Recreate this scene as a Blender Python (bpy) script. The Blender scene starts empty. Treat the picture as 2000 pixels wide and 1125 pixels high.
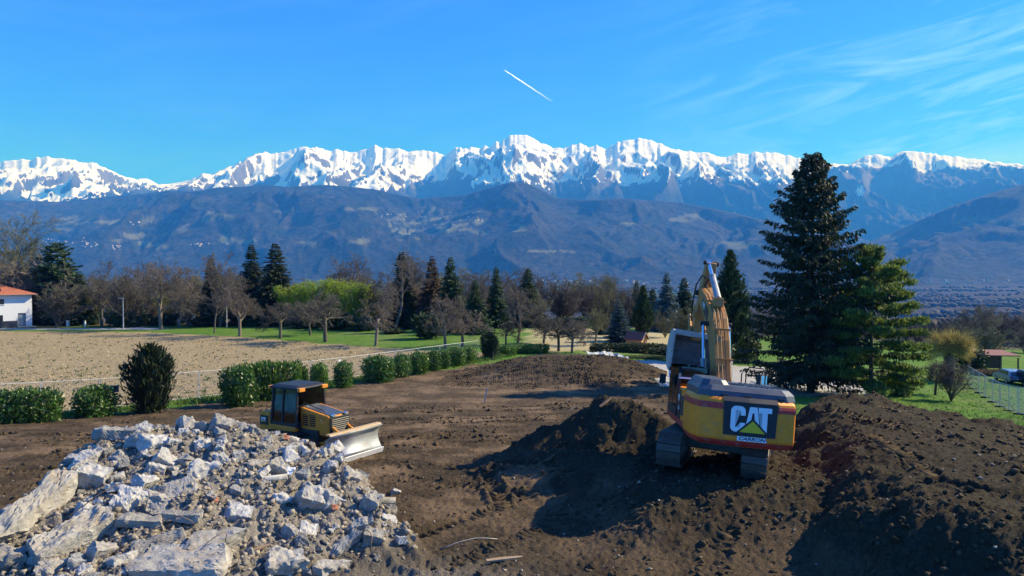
import bpy, bmesh, math, random
import numpy as np
from mathutils import Vector, Matrix, Euler

# ------------------------------------------------------------------ camera, sky, sun, exposure
SC = bpy.context.scene
COL = SC.collection
F = 1387.0            # focal length in photo pixels (2000 wide)
HOR = 525.0           # photo row of the true horizon
CAMZ = 7.0
PITCH = math.atan((562.5 - HOR) / F)
cam_data = bpy.data.cameras.new('camera')
cam_data.sensor_width = 36.0
cam_data.lens = 36.0 * F / 2000.0
cam_data.clip_start = 0.1
cam_data.clip_end = 120000.0
cam = bpy.data.objects.new('camera', cam_data)
COL.objects.link(cam)
cam.location = (0, 0, CAMZ)
cam.rotation_euler = (math.pi / 2 - PITCH, 0, 0)
SC.camera = cam

SUN_AZ = math.radians(72.0)     # clockwise from +Y (the view direction)
SUN_EL = math.radians(35.0)
SUN_DIR = Vector((math.sin(SUN_AZ) * math.cos(SUN_EL), math.cos(SUN_AZ) * math.cos(SUN_EL), math.sin(SUN_EL)))
SUN_STRENGTH = 5.0
SKY_STRENGTH = 0.08
sun_data = bpy.data.lights.new('sun', 'SUN')
sun_data.energy = SUN_STRENGTH
sun_data.angle = math.radians(0.53)
sun_data.color = (1.0, 0.94, 0.84)
sun = bpy.data.objects.new('sun', sun_data)
COL.objects.link(sun)
sun.rotation_euler = (-SUN_DIR).to_track_quat('-Z', 'Y').to_euler()

SC.view_settings.view_transform = 'Standard'
SC.view_settings.look = 'None'
SC.view_settings.exposure = 0.68
SC.view_settings.gamma = 1.0
SC.cycles.use_denoising = True
SC.cycles.max_bounces = 6
SC.cycles.diffuse_bounces = 3
SC.cycles.glossy_bounces = 2
SC.cycles.transmission_bounces = 4
SC.cycles.transparent_max_bounces = 16
SC.cycles.volume_bounces = 0
SC.cycles.caustics_reflective = False
SC.cycles.caustics_refractive = False

world = bpy.data.worlds.new('World')
SC.world = world
world.use_nodes = True


class NT:
    """tiny node-tree helper"""
    def __init__(self, tree):
        self.t = tree
        self.n = tree.nodes
        self.n.clear()

    def new(self, typ, **kw):
        nd = self.n.new(typ)
        for k, v in kw.items():
            setattr(nd, k, v)
        return nd

    def link(self, a, b):
        self.t.links.new(a, b)

    def put(self, sock, val):
        if val is None:
            return
        if hasattr(val, 'is_output'):
            self.link(val, sock)
        else:
            if sock.type == 'RGBA' and isinstance(val, (tuple, list)) and len(val) == 3:
                val = tuple(val) + (1.0,)
            sock.default_value = val

    def math(self, op, a, b=None, c=None, clamp=False):
        nd = self.new('ShaderNodeMath', operation=op, use_clamp=clamp)
        for i, v in enumerate((a, b, c)):
            if v is not None:
                self.put(nd.inputs[i], v)
        return nd.outputs[0]

    def vmath(self, op, a, b=None):
        nd = self.new('ShaderNodeVectorMath', operation=op)
        self.put(nd.inputs[0], a)
        if b is not None:
            self.put(nd.inputs[1], b)
        return nd.outputs[0]

    def mix(self, fac, a, b, blend='MIX'):
        nd = self.new('ShaderNodeMix', data_type='RGBA', blend_type=blend)
        self.put(nd.inputs[0], fac)
        self.put(nd.inputs[6], a)
        self.put(nd.inputs[7], b)
        return nd.outputs[2]

    def ramp(self, fac, stops, interp='LINEAR'):
        nd = self.new('ShaderNodeValToRGB')
        nd.color_ramp.interpolation = interp
        el = nd.color_ramp.elements
        while len(el) > 1:
            el.remove(el[-1])
        el[0].position = stops[0][0]
        c = stops[0][1]
        el[0].color = tuple(c) + (1,) if not isinstance(c, (int, float)) else (c, c, c, 1)
        for p, c in stops[1:]:
            e = el.new(p)
            e.color = tuple(c) + (1,) if not isinstance(c, (int, float)) else (c, c, c, 1)
        self.put(nd.inputs[0], fac)
        return nd.outputs[0]

    def noise(self, vec, scale, detail=4.0, rough=0.55, dist=0.0, dims='3D'):
        nd = self.new('ShaderNodeTexNoise', noise_dimensions=dims)
        if vec is not None:
            self.put(nd.inputs['Vector'], vec)
        nd.inputs['Scale'].default_value = scale
        nd.inputs['Detail'].default_value = detail
        nd.inputs['Roughness'].default_value = rough
        nd.inputs['Distortion'].default_value = dist
        return nd.outputs[0]

    def bump(self, height, strength=0.4, distance=0.05):
        nd = self.new('ShaderNodeBump')
        nd.inputs['Strength'].default_value = strength
        nd.inputs['Distance'].default_value = distance
        self.put(nd.inputs['Height'], height)
        return nd.outputs[0]


def build_world():
    w = NT(world.node_tree)
    out = w.new('ShaderNodeOutputWorld')
    bg = w.new('ShaderNodeBackground')
    bg.inputs['Strength'].default_value = SKY_STRENGTH
    sky = w.new('ShaderNodeTexSky', sky_type='NISHITA')
    sky.sun_disc = False
    sky.sun_elevation = SUN_EL
    sky.sun_rotation = SUN_AZ
    sky.altitude = 400
    sky.air_density = 1.0
    sky.dust_density = 0.25
    sky.ozone_density = 1.6
    col = w.mix(1.0, sky.outputs[0], SKY_TINT, 'MULTIPLY')
    # thin cirrus streaks on a high flat layer, denser towards the right-hand side of the sky
    tc = w.new('ShaderNodeTexCoord')
    sep = w.new('ShaderNodeSeparateXYZ')
    w.link(tc.outputs['Generated'], sep.inputs[0])
    x, y, z = sep.outputs
    zz = w.math('MAXIMUM', z, 0.02)
    zz = w.math('ADD', zz, 0.05)
    u = w.math('DIVIDE', x, zz)
    v = w.math('DIVIDE', y, zz)
    cmb = w.new('ShaderNodeCombineXYZ')
    w.link(u, cmb.inputs[0])
    w.link(v, cmb.inputs[1])
    mp = w.new('ShaderNodeMapping', vector_type='TEXTURE')
    w.link(tc.outputs['Generated'], mp.inputs[0])
    mp.inputs['Rotation'].default_value = (0, math.radians(CIRRUS_ROT), 0)
    mp.inputs['Scale'].default_value = (1.0, 1.0, 0.17)
    streak = w.noise(mp.outputs[0], 4.2, 9, 0.66, 0.9)
    mp2 = w.new('ShaderNodeMapping')
    w.link(cmb.outputs[0], mp2.inputs[0])
    mp2.inputs['Location'].default_value = CIRRUS_LOC
    mp2.inputs['Scale'].default_value = (0.3, 0.45, 1)
    cover = w.noise(mp2.outputs[0], 0.8, 3, 0.5)
    side = w.new('ShaderNodeMapRange')
    side.inputs[1].default_value = 0.15
    side.inputs[2].default_value = 0.55
    w.link(x, side.inputs[0])
    side.inputs[3].default_value = 0.10
    side.inputs[4].default_value = 1.0
    s1 = w.ramp(streak, [(0.44, 0.0), (0.74, 1.0)])
    c1 = w.ramp(cover, [(0.32, 0.0), (0.60, 1.0)])
    m = w.math('MULTIPLY', s1, c1)
    m = w.math('MULTIPLY', m, side.outputs[0])
    m = w.math('MULTIPLY', m, CIRRUS_AMT, clamp=True)
    lo = w.new('ShaderNodeMapRange')
    lo.inputs[1].default_value = 0.02
    lo.inputs[2].default_value = 0.12
    w.link(z, lo.inputs[0])
    m = w.math('MULTIPLY', m, lo.outputs[0])
    col = w.mix(m, col, CIRRUS_COL)
    w.link(col, bg.inputs['Color'])
    w.link(bg.outputs[0], out.inputs['Surface'])


SKY_TINT = (0.17, 0.80, 2.35)
CIRRUS_ROT = -9.0
CIRRUS_LOC = (3.1, 1.7, 0.0)
CIRRUS_AMT = 0.8
CIRRUS_COL = (6.0, 10.5, 15.0)
build_world()

# ------------------------------------------------------------------ helpers
RNG = np.random.default_rng(7)
random.seed(11)


def tag(o, label=None, cat=None, group=None, kind=None):
    if label:
        o['label'] = label
    if cat:
        o['category'] = cat
    if group:
        o['group'] = group
    if kind:
        o['kind'] = kind
    return o


def empty(name, loc=(0, 0, 0), rot=(0, 0, 0), parent=None):
    o = bpy.data.objects.new(name, None)
    COL.objects.link(o)
    o.location = loc
    o.rotation_euler = rot
    o.empty_display_size = 0.2
    if parent:
        o.parent = parent
    return o


def link_mesh(name, me, mat=None, parent=None, loc=None, rot=None, scale=None):
    o = bpy.data.objects.new(name, me)
    COL.objects.link(o)
    if mat is not None and not me.materials:
        for m in (mat if isinstance(mat, (list, tuple)) else [mat]):
            me.materials.append(m)
    if parent:
        o.parent = parent
    if loc is not None:
        o.location = loc
    if rot is not None:
        o.rotation_euler = rot
    if scale is not None:
        o.scale = scale if isinstance(scale, (tuple, list)) else (scale,) * 3
    return o


def np_mesh(name, verts, faces_by_size, smooth=False, matidx=None):
    """verts (N,3); faces_by_size: list of int arrays (M,k). Fast creation."""
    me = bpy.data.meshes.new(name)
    verts = np.asarray(verts, dtype=np.float32)
    me.vertices.add(len(verts))
    me.vertices.foreach_set('co', verts.ravel())
    idx = np.concatenate([np.asarray(f, dtype=np.int32).ravel() for f in faces_by_size])
    tot = np.concatenate([np.full(len(f), f.shape[1], dtype=np.int32) for f in faces_by_size])
    start = np.concatenate([[0], np.cumsum(tot)[:-1]]).astype(np.int32)
    me.loops.add(len(idx))
    me.loops.foreach_set('vertex_index', idx)
    me.polygons.add(len(tot))
    me.polygons.foreach_set('loop_start', start)
    me.polygons.foreach_set('loop_total', tot)
    if matidx is not None:
        me.polygons.foreach_set('material_index', np.asarray(matidx, dtype=np.int32))
    me.update(calc_edges=True)
    me.validate()
    if smooth:
        me.polygons.foreach_set('use_smooth', np.ones(len(tot), dtype=bool))
    return me


class MB:
    """collects shapes for ONE mesh"""
    def __init__(self):
        self.v = []
        self.f = []

    def add(self, verts, faces):
        o = len(self.v)
        self.v.extend([tuple(p) for p in verts])
        self.f.extend([tuple(i + o for i in f) for f in faces])
        return self

    def box(self, c, s, R=None):
        hx, hy, hz = s[0] / 2, s[1] / 2, s[2] / 2
        vs = [Vector((x * hx, y * hy, z * hz)) for x in (-1, 1) for y in (-1, 1) for z in (-1, 1)]
        if R is not None:
            vs = [R @ p for p in vs]
        vs = [p + Vector(c) for p in vs]
        return self.add(vs, [(0, 1, 3, 2), (4, 6, 7, 5), (0, 4, 5, 1), (2, 3, 7, 6), (0, 2, 6, 4), (1, 5, 7, 3)])

    def prism(self, poly, plane, a, b):
        n = len(poly)
        def mk(p, d):
            if plane == 'yz':
                return (d, p[0], p[1])
            if plane == 'xz':
                return (p[0], d, p[1])
            return (p[0], p[1], d)
        vs = [mk(p, a) for p in poly] + [mk(p, b) for p in poly]
        area = sum(poly[i][0] * poly[(i + 1) % n][1] - poly[(i + 1) % n][0] * poly[i][1] for i in range(n))
        flip = (area < 0) ^ (plane == 'xz') ^ (b < a)
        f1 = tuple(range(n - 1, -1, -1))
        f2 = tuple(range(n, 2 * n))
        sides = [(i, (i + 1) % n, n + (i + 1) % n, n + i) for i in range(n)]
        fs = [f1, f2] + sides
        if flip:
            fs = [tuple(reversed(f)) for f in fs]
        return self.add(vs, fs)

    def loft(self, rings, cap=True):
        n = len(rings[0])
        vs = [p for r in rings for p in r]
        fs = []
        for k in range(len(rings) - 1):
            for i in range(n):
                j = (i + 1) % n
                fs.append((k * n + i, k * n + j, (k + 1) * n + j, (k + 1) * n + i))
        if cap:
            fs.append(tuple(range(n - 1, -1, -1)))
            fs.append(tuple(range((len(rings) - 1) * n, len(rings) * n)))
        return self.add(vs, fs)

    def cyl(self, p0, p1, r0, r1=None, n=14, cap=True):
        r1 = r0 if r1 is None else r1
        p0, p1 = Vector(p0), Vector(p1)
        d = (p1 - p0).normalized()
        a = d.orthogonal().normalized()
        b = d.cross(a)
        rings = []
        for p, r in ((p0, r0), (p1, r1)):
            rings.append([p + (a * math.cos(2 * math.pi * i / n) + b * math.sin(2 * math.pi * i / n)) * r for i in range(n)])
        return self.loft(rings, cap)

    def tube(self, pts, r, n=6):
        pts = [Vector(p) for p in pts]
        rings = []
        up = None
        for i, p in enumerate(pts):
            d = (pts[min(i + 1, len(pts) - 1)] - pts[max(i - 1, 0)]).normalized()
            if up is None:
                a = d.orthogonal().normalized()
            else:
                a = (up - d * up.dot(d)).normalized()
            up = a
            b = d.cross(a)
            rr = r[i] if isinstance(r, (list, tuple)) else r
            rings.append([p + (a * math.cos(2 * math.pi * k / n) + b * math.sin(2 * math.pi * k / n)) * rr for k in range(n)])
        return self.loft(rings, True)

    def mesh(self, name):
        me = bpy.data.meshes.new(name)
        me.from_pydata([tuple(p) for p in self.v], [], self.f)
        me.update()
        return me

    def build(self, name, mat, parent=None, bevel=0.0, smooth=False, loc=None, rot=None, seg=2):
        me = self.mesh(name)
        if smooth:
            for p in me.polygons:
                p.use_smooth = True
        o = link_mesh(name, me, mat, parent, loc, rot)
        if bevel > 0:
            m = o.modifiers.new('bevel', 'BEVEL')
            m.width = bevel
            m.segments = seg
            m.limit_method = 'ANGLE'
            m.angle_limit = math.radians(35)
        return o


def copy_tree(o, parent=None):
    c = o.copy()
    COL.objects.link(c)
    c.parent = parent
    for ch in list(o.children):
        copy_tree(ch, c)
    return c


# ---- numpy gradient noise
_perm = np.random.default_rng(3).permutation(512).astype(np.int64)
_ang = np.random.default_rng(4).uniform(0, 2 * np.pi, 512)
_gx, _gy = np.cos(_ang), np.sin(_ang)


def pnoise(x, y, seed=0):
    x = np.asarray(x, dtype=np.float64) + seed * 37.17
    y = np.asarray(y, dtype=np.float64) + seed * 11.93
    xi = np.floor(x).astype(np.int64)
    yi = np.floor(y).astype(np.int64)
    xf = x - xi
    yf = y - yi
    u = xf * xf * xf * (xf * (xf * 6 - 15) + 10)
    v = yf * yf * yf * (yf * (yf * 6 - 15) + 10)
    def g(ix, iy, dx, dy):
        h = _perm[(_perm[ix & 511] + iy) & 511]
        return _gx[h] * dx + _gy[h] * dy
    a = g(xi, yi, xf, yf)
    b = g(xi + 1, yi, xf - 1, yf)
    c = g(xi, yi + 1, xf, yf - 1)
    d = g(xi + 1, yi + 1, xf - 1, yf - 1)
    return ((a + (b - a) * u) * (1 - v) + (c + (d - c) * u) * v) * 1.5


def fbm(x, y, octaves=4, lac=2.0, gain=0.5, seed=0):
    s = 0
    a = 1.0
    f = 1.0
    for o in range(octaves):
        s = s + a * pnoise(x * f, y * f, seed + o)
        a *= gain
        f *= lac
    return s


def ridged(x, y, octaves=5, lac=2.0, gain=0.5, seed=0):
    s = 0
    a = 1.0
    f = 1.0
    w = 1.0
    for o in range(octaves):
        n = 1 - np.abs(pnoise(x * f, y * f, seed + o)) * 1.3
        n = np.clip(n, 0, 1) ** 2
        s = s + a * n * w
        w = np.clip(n * 1.4, 0.15, 1)
        a *= gain
        f *= lac
    return s


def sstep(a, b, x):
    t = np.clip((x - a) / (b - a), 0, 1)
    return t * t * (3 - 2 * t)


def seg_dist(x, y, pts, closed=False):
    """distance to polyline and interpolation value of the 3rd coordinate at the nearest point"""
    best = np.full(np.shape(x), 1e9)
    val = np.zeros(np.shape(x))
    n = len(pts)
    for i in range(n if closed else n - 1):
        a, b = pts[i], pts[(i + 1) % n]
        dx, dy = b[0] - a[0], b[1] - a[1]
        t = np.clip(((x - a[0]) * dx + (y - a[1]) * dy) / (dx * dx + dy * dy), 0, 1)
        d = np.hypot(x - (a[0] + t * dx), y - (a[1] + t * dy))
        m = d < best
        best = np.where(m, d, best)
        if len(a) > 2:
            val = np.where(m, a[2] + t * (b[2] - a[2]), val)
    return best, val


def poly_sd(x, y, poly):
    """signed distance to polygon, negative inside"""
    d, _ = seg_dist(x, y, poly, True)
    inside = np.zeros(np.shape(x), dtype=bool)
    n = len(poly)
    for i in range(n):
        x0, y0 = poly[i]
        x1, y1 = poly[(i + 1) % n]
        c = ((y0 > y) != (y1 > y)) & (x < (x1 - x0) * (y - y0) / (y1 - y0 + 1e-12) + x0)
        inside ^= c
    return np.where(inside, -d, d)
# ------------------------------------------------------------------ materials
def pbr(name, color, rough=0.7, metal=0.0, var=0.12, scale=3.0, bump=0.0, bscale=20.0, dirt=None, dirt_amt=0.0, spec=0.4, coat=0.0, island=0.0, objvar=0.0):
    m = bpy.data.materials.new(name)
    m.use_nodes = True
    t = NT(m.node_tree)
    out = t.new('ShaderNodeOutputMaterial')
    b = t.new('ShaderNodeBsdfPrincipled')
    t.link(b.outputs[0], out.inputs['Surface'])
    tc = t.new('ShaderNodeTexCoord')
    vec = tc.outputs['Object']
    n = t.noise(vec, scale, 5, 0.6)
    dark = tuple(c * (1 - var) for c in color)
    light = tuple(min(1, c * (1 + var)) for c in color)
    col = t.mix(t.ramp(n, [(0.3, 0.0), (0.7, 1.0)]), dark, light)
    if dirt is not None:
        n2 = t.noise(vec, scale * 1.7, 6, 0.65)
        fac = t.ramp(n2, [(0.62 - 0.35 * dirt_amt, 0.0), (0.85 - 0.3 * dirt_amt, 0.85)])
        col = t.mix(fac, col, dirt)
    if island > 0:
        geo = t.new('ShaderNodeNewGeometry')
        hs = t.new('ShaderNodeHueSaturation')
        t.put(hs.inputs['Value'], t.math('MULTIPLY_ADD', geo.outputs['Random Per Island'], 2 * island, 1 - island))
        t.put(hs.inputs['Color'], col)
        col = hs.outputs[0]
    if objvar > 0:
        oi = t.new('ShaderNodeObjectInfo')
        hs = t.new('ShaderNodeHueSaturation')
        t.put(hs.inputs['Value'], t.math('MULTIPLY_ADD', oi.outputs['Random'], 2 * objvar, 1 - objvar))
        t.put(hs.inputs['Color'], col)
        col = hs.outputs[0]
    t.put(b.inputs['Base Color'], col)
    t.put(b.inputs['Roughness'], t.math('MULTIPLY_ADD', n, 0.25, rough - 0.12, clamp=True))
    b.inputs['Metallic'].default_value = metal
    b.inputs['Specular IOR Level'].default_value = spec
    b.inputs['Coat Weight'].default_value = coat
    if bump > 0:
        t.put(b.inputs['Normal'], t.bump(t.noise(vec, bscale, 6, 0.65), bump, 0.05))
    return m


def leaf_mat(name, color, var=0.45, trans=0.35, rough=0.6, hue=0.02, objvar=0.15, spec=0.3):
    m = bpy.data.materials.new(name)
    m.use_nodes = True
    t = NT(m.node_tree)
    out = t.new('ShaderNodeOutputMaterial')
    b = t.new('ShaderNodeBsdfPrincipled')
    geo = t.new('ShaderNodeNewGeometry')
    oi = t.new('ShaderNodeObjectInfo')
    rnd = geo.outputs['Random Per Island']
    tc = t.new('ShaderNodeTexCoord')
    cl = t.noise(tc.outputs['Object'], 1.3, 3, 0.6)
    hs = t.new('ShaderNodeHueSaturation')
    v = t.math('MULTIPLY_ADD', rnd, 2 * var, 1 - var)
    v = t.math('MULTIPLY', v, t.math('MULTIPLY_ADD', cl, 0.7, 0.65))
    v = t.math('MULTIPLY', v, t.math('MULTIPLY_ADD', oi.outputs['Random'], 2 * objvar, 1 - objvar))
    t.put(hs.inputs['Value'], v)
    t.put(hs.inputs['Hue'], t.math('MULTIPLY_ADD', t.math('FRACT', t.math('MULTIPLY', rnd, 7.31)), 2 * hue, 0.5 - hue))
    hs.inputs['Color'].default_value = tuple(color) + (1,)
    t.put(b.inputs['Base Color'], hs.outputs[0])
    b.inputs['Roughness'].default_value = rough
    b.inputs['Specular IOR Level'].default_value = spec
    if trans > 0:
        tr = t.new('ShaderNodeBsdfTranslucent')
        t.put(tr.inputs['Color'], hs.outputs[0])
        ms = t.new('ShaderNodeMixShader')
        ms.inputs[0].default_value = trans
        t.link(b.outputs[0], ms.inputs[1])
        t.link(tr.outputs[0], ms.inputs[2])
        t.link(ms.outputs[0], out.inputs['Surface'])
    else:
        t.link(b.outputs[0], out.inputs['Surface'])
    return m


def glass_mat(name, tint=(0.55, 0.65, 0.62), mixf=0.45):
    m = bpy.data.materials.new(name)
    m.use_nodes = True
    t = NT(m.node_tree)
    out = t.new('ShaderNodeOutputMaterial')
    tr = t.new('ShaderNodeBsdfTransparent')
    tr.inputs[0].default_value = tuple(tint) + (1,)
    gl = t.new('ShaderNodeBsdfGlossy')
    gl.inputs['Roughness'].default_value = 0.06
    gl.inputs['Color'].default_value = (0.9, 0.95, 1, 1)
    lw = t.new('ShaderNodeLayerWeight')
    lw.inputs[0].default_value = 0.35
    tc = t.new('ShaderNodeTexCoord')
    n = t.noise(tc.outputs['Object'], 4, 4, 0.6)
    f = t.math('MULTIPLY_ADD', lw.outputs['Fresnel'], mixf, t.math('MULTIPLY', n, 0.12), clamp=True)
    ms = t.new('ShaderNodeMixShader')
    t.put(ms.inputs[0], f)
    t.link(tr.outputs[0], ms.inputs[1])
    t.link(gl.outputs[0], ms.inputs[2])
    t.link(ms.outputs[0], out.inputs['Surface'])
    return m


M = {}
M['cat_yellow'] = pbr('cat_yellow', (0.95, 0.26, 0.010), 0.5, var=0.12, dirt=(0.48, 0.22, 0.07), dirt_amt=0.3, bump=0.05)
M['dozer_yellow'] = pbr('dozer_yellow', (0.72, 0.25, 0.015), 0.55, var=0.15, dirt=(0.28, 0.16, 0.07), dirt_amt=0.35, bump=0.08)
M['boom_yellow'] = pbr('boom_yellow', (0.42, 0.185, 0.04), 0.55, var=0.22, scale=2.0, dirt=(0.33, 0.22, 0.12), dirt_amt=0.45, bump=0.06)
M['red_paint'] = pbr('red_paint', (0.50, 0.03, 0.025), 0.5, var=0.15, dirt=(0.30, 0.2, 0.14), dirt_amt=0.3)
M['black_paint'] = pbr('black_paint', (0.02, 0.021, 0.024), 0.5, var=0.2, dirt=(0.09, 0.08, 0.065), dirt_amt=0.1)
M['hood_grey'] = pbr('hood_grey', (0.055, 0.065, 0.085), 0.42, var=0.15, dirt=(0.14, 0.125, 0.10), dirt_amt=0.12, spec=0.5)
M['grille_dark'] = pbr('grille_dark', (0.012, 0.012, 0.014), 0.7)
M['white_paint'] = pbr('white_paint', (0.78, 0.80, 0.82), 0.5, var=0.06, dirt=(0.5, 0.45, 0.38), dirt_amt=0.1)
M['logo_yellow'] = pbr('logo_yellow', (0.75, 0.50, 0.02), 0.5, var=0.08)
M['track_steel'] = pbr('track_steel', (0.12, 0.105, 0.09), 0.6, metal=0.35, var=0.3, scale=9, dirt=(0.12, 0.085, 0.055), dirt_amt=0.5, bump=0.3)
M['dusty_steel'] = pbr('dusty_steel', (0.42, 0.40, 0.36), 0.75, var=0.2, dirt=(0.2, 0.15, 0.1), dirt_amt=0.25, bump=0.2)
M['bright_steel'] = pbr('bright_steel', (0.42, 0.44, 0.47), 0.55, metal=0.75, var=0.15, scale=1.3, dirt=(0.30, 0.28, 0.25), dirt_amt=0.35, bump=0.08)
M['edge_steel'] = pbr('edge_steel', (0.78, 0.80, 0.82), 0.45, metal=0.3, var=0.08)
M['blade_yellow'] = pbr('blade_yellow', (0.46, 0.30, 0.12), 0.65, var=0.2, dirt=(0.45, 0.40, 0.33), dirt_amt=0.5)
M['chrome'] = pbr('chrome', (0.75, 0.78, 0.82), 0.18, metal=1.0, var=0.03)
M['cyl_grey'] = pbr('cyl_grey', (0.30, 0.31, 0.32), 0.45, metal=0.3, var=0.15)
M['bucket_steel'] = pbr('bucket_steel', (0.26, 0.245, 0.225), 0.6, metal=0.25, var=0.2, dirt=(0.2, 0.15, 0.1), dirt_amt=0.4, bump=0.15)
M['rubber'] = pbr('rubber', (0.02, 0.02, 0.02), 0.8)
M['seat_cloth'] = pbr('seat_cloth', (0.035, 0.035, 0.04), 0.9)
M['cab_glass'] = glass_mat('cab_glass', (0.07, 0.085, 0.08), 0.40)
M['concrete'] = pbr('concrete', (0.415, 0.41, 0.39), 0.95, var=0.28, scale=2.6, bump=0.9, bscale=7, dirt=(0.23, 0.205, 0.17), dirt_amt=0.55, objvar=0.32, spec=0.2)
M['concrete_dirty'] = pbr('concrete_dirty', (0.34, 0.325, 0.29), 0.95, var=0.3, scale=3, bump=0.9, bscale=11, dirt=(0.22, 0.18, 0.13), dirt_amt=0.5, objvar=0.2, spec=0.2)
M['fragments'] = pbr('fragments', (0.27, 0.235, 0.185), 0.95, var=0.2, island=0.5, bump=0.3, spec=0.2)
M['clod'] = pbr('clod', (0.070, 0.053, 0.033), 0.97, var=0.25, scale=0.6, island=0.35, bump=0.4, bscale=25, spec=0.1)
M['brick'] = pbr('brick', (0.36, 0.15, 0.09), 0.9, var=0.2, bump=0.3)
M['wood_old'] = pbr('wood_old', (0.33, 0.23, 0.14), 0.85, var=0.25, bump=0.3)
M['rebar'] = pbr('rebar', (0.20, 0.13, 0.09), 0.75, metal=0.3, var=0.3)
M['wire_pale'] = pbr('wire_pale', (0.40, 0.37, 0.33), 0.6, metal=0.3, var=0.2)
M['pipe_pvc'] = pbr('pipe_pvc', (0.55, 0.56, 0.57), 0.6, var=0.1)
M['galvanised'] = pbr('galvanised', (0.48, 0.50, 0.52), 0.5, metal=0.5, var=0.12)
M['bark'] = pbr('bark', (0.098, 0.088, 0.066), 0.95, var=0.35, scale=2.5, bump=0.6, bscale=14, objvar=0.25)
M['bark_pale'] = pbr('bark_pale', (0.165, 0.135, 0.105), 0.95, var=0.3, scale=2.0, bump=0.5, bscale=14, objvar=0.25)
M['bark_red'] = pbr('bark_red', (0.118, 0.100, 0.078), 0.95, var=0.3, scale=2.0, bump=0.5, bscale=14, objvar=0.25)
M['bark_mossy'] = pbr('bark_mossy', (0.155, 0.152, 0.075), 0.95, var=0.3, scale=2.0, bump=0.5, bscale=14, objvar=0.25)
M['willow_twig'] = pbr('willow_twig', (0.46, 0.36, 0.09), 0.9, var=0.25, scale=2.0)
M['needle_dark'] = leaf_mat('needle_dark', (0.030, 0.044, 0.016), 0.5, 0.12, 0.65)
M['needle_green'] = leaf_mat('needle_green', (0.036, 0.068, 0.022), 0.5, 0.15, 0.65)
M['needle_pine'] = leaf_mat('needle_pine', (0.14, 0.20, 0.045), 0.5, 0.45, 0.6)
M['needle_blue'] = leaf_mat('needle_blue', (0.085, 0.135, 0.125), 0.4, 0.12, 0.65)
M['needle_cedar'] = leaf_mat('needle_cedar', (0.045, 0.085, 0.032), 0.5, 0.15, 0.65)
M['leaf_laurel'] = leaf_mat('leaf_laurel', (0.060, 0.135, 0.022), 0.5, 0.3, 0.42, spec=0.5)
M['leaf_laurel_bright'] = leaf_mat('leaf_laurel_bright', (0.085, 0.175, 0.022), 0.45, 0.3, 0.42, spec=0.5)
M['leaf_yew'] = leaf_mat('leaf_yew', (0.026, 0.042, 0.016), 0.5, 0.1, 0.6)
M['leaf_dark'] = leaf_mat('leaf_dark', (0.035, 0.062, 0.02), 0.5, 0.2, 0.55)
M['leaf_bamboo'] = leaf_mat('leaf_bamboo', (0.27, 0.36, 0.03), 0.35, 0.45, 0.6)
M['leaf_hedge'] = leaf_mat('leaf_hedge', (0.045, 0.065, 0.022), 0.5, 0.15, 0.6)
M['leaf_russet'] = leaf_mat('leaf_russet', (0.13, 0.085, 0.04), 0.45, 0.2, 0.7)
M['leaf_spring'] = leaf_mat('leaf_spring', (0.13, 0.17, 0.05), 0.4, 0.3, 0.7)
M['grass_blade'] = leaf_mat('grass_blade', (0.11, 0.19, 0.04), 0.45, 0.3, 0.7)
M['weed'] = leaf_mat('weed', (0.075, 0.13, 0.035), 0.45, 0.3, 0.7)
M['stubble'] = leaf_mat('stubble', (0.50, 0.41, 0.26), 0.4, 0.1, 0.8)
M['wall_white'] = pbr('wall_white', (0.82, 0.82, 0.80), 0.9, var=0.03, bump=0.1)
M['wall_cream'] = pbr('wall_cream', (0.50, 0.46, 0.40), 0.9, var=0.08)
M['roof_tile'] = pbr('roof_tile', (0.46, 0.16, 0.085), 0.85, var=0.2, scale=5, bump=0.3)
M['roof_brown'] = pbr('roof_brown', (0.21, 0.085, 0.07), 0.85, var=0.2, scale=5)
M['roof_grey'] = pbr('roof_grey', (0.2, 0.18, 0.17), 0.85, var=0.2)
M['pv_dark'] = pbr('pv_dark', (0.02, 0.018, 0.025), 0.25, spec=0.6)
M['pane'] = pbr('pane', (0.035, 0.04, 0.05), 0.12, spec=0.8)
M['frame_dark'] = pbr('frame_dark', (0.05, 0.05, 0.055), 0.5)
M['door_grey'] = pbr('door_grey', (0.24, 0.29, 0.33), 0.5)
M['screen_dark'] = pbr('screen_dark', (0.035, 0.042, 0.06), 0.8, var=0.2)
M['pine_wood'] = pbr('pine_wood', (0.50, 0.26, 0.10), 0.75, var=0.2, scale=6)
M['dark_wood'] = pbr('dark_wood', (0.11, 0.065, 0.04), 0.85, var=0.25, scale=6)
M['car_silver'] = pbr('car_silver', (0.20, 0.27, 0.38), 0.3, metal=0.4, var=0.03, coat=0.6)
M['car_black'] = pbr('car_black', (0.015, 0.016, 0.02), 0.25, var=0.05, coat=0.6)
M['lamp_red'] = pbr('lamp_red', (0.4, 0.02, 0.02), 0.3)
M['skin'] = pbr('skin', (0.55, 0.33, 0.24), 0.6)
M['shirt_pink'] = pbr('shirt_pink', (0.60, 0.24, 0.24), 0.85)
M['jeans'] = pbr('jeans', (0.14, 0.18, 0.27), 0.9)
M['hair_brown'] = pbr('hair_brown', (0.07, 0.045, 0.03), 0.8)
M['tarp'] = pbr('tarp', (0.40, 0.43, 0.42), 0.7, var=0.15)
M['sign_blue'] = pbr('sign_blue', (0.04, 0.055, 0.085), 0.6)
# ------------------------------------------------------------------ where a photo pixel points
CP, SP = math.cos(PITCH), math.sin(PITCH)


def pix_dir(px, py):
    X = (px - 1000.0) / F
    U = (562.5 - py) / F
    return X, CP + U * SP, -SP + U * CP


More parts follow.
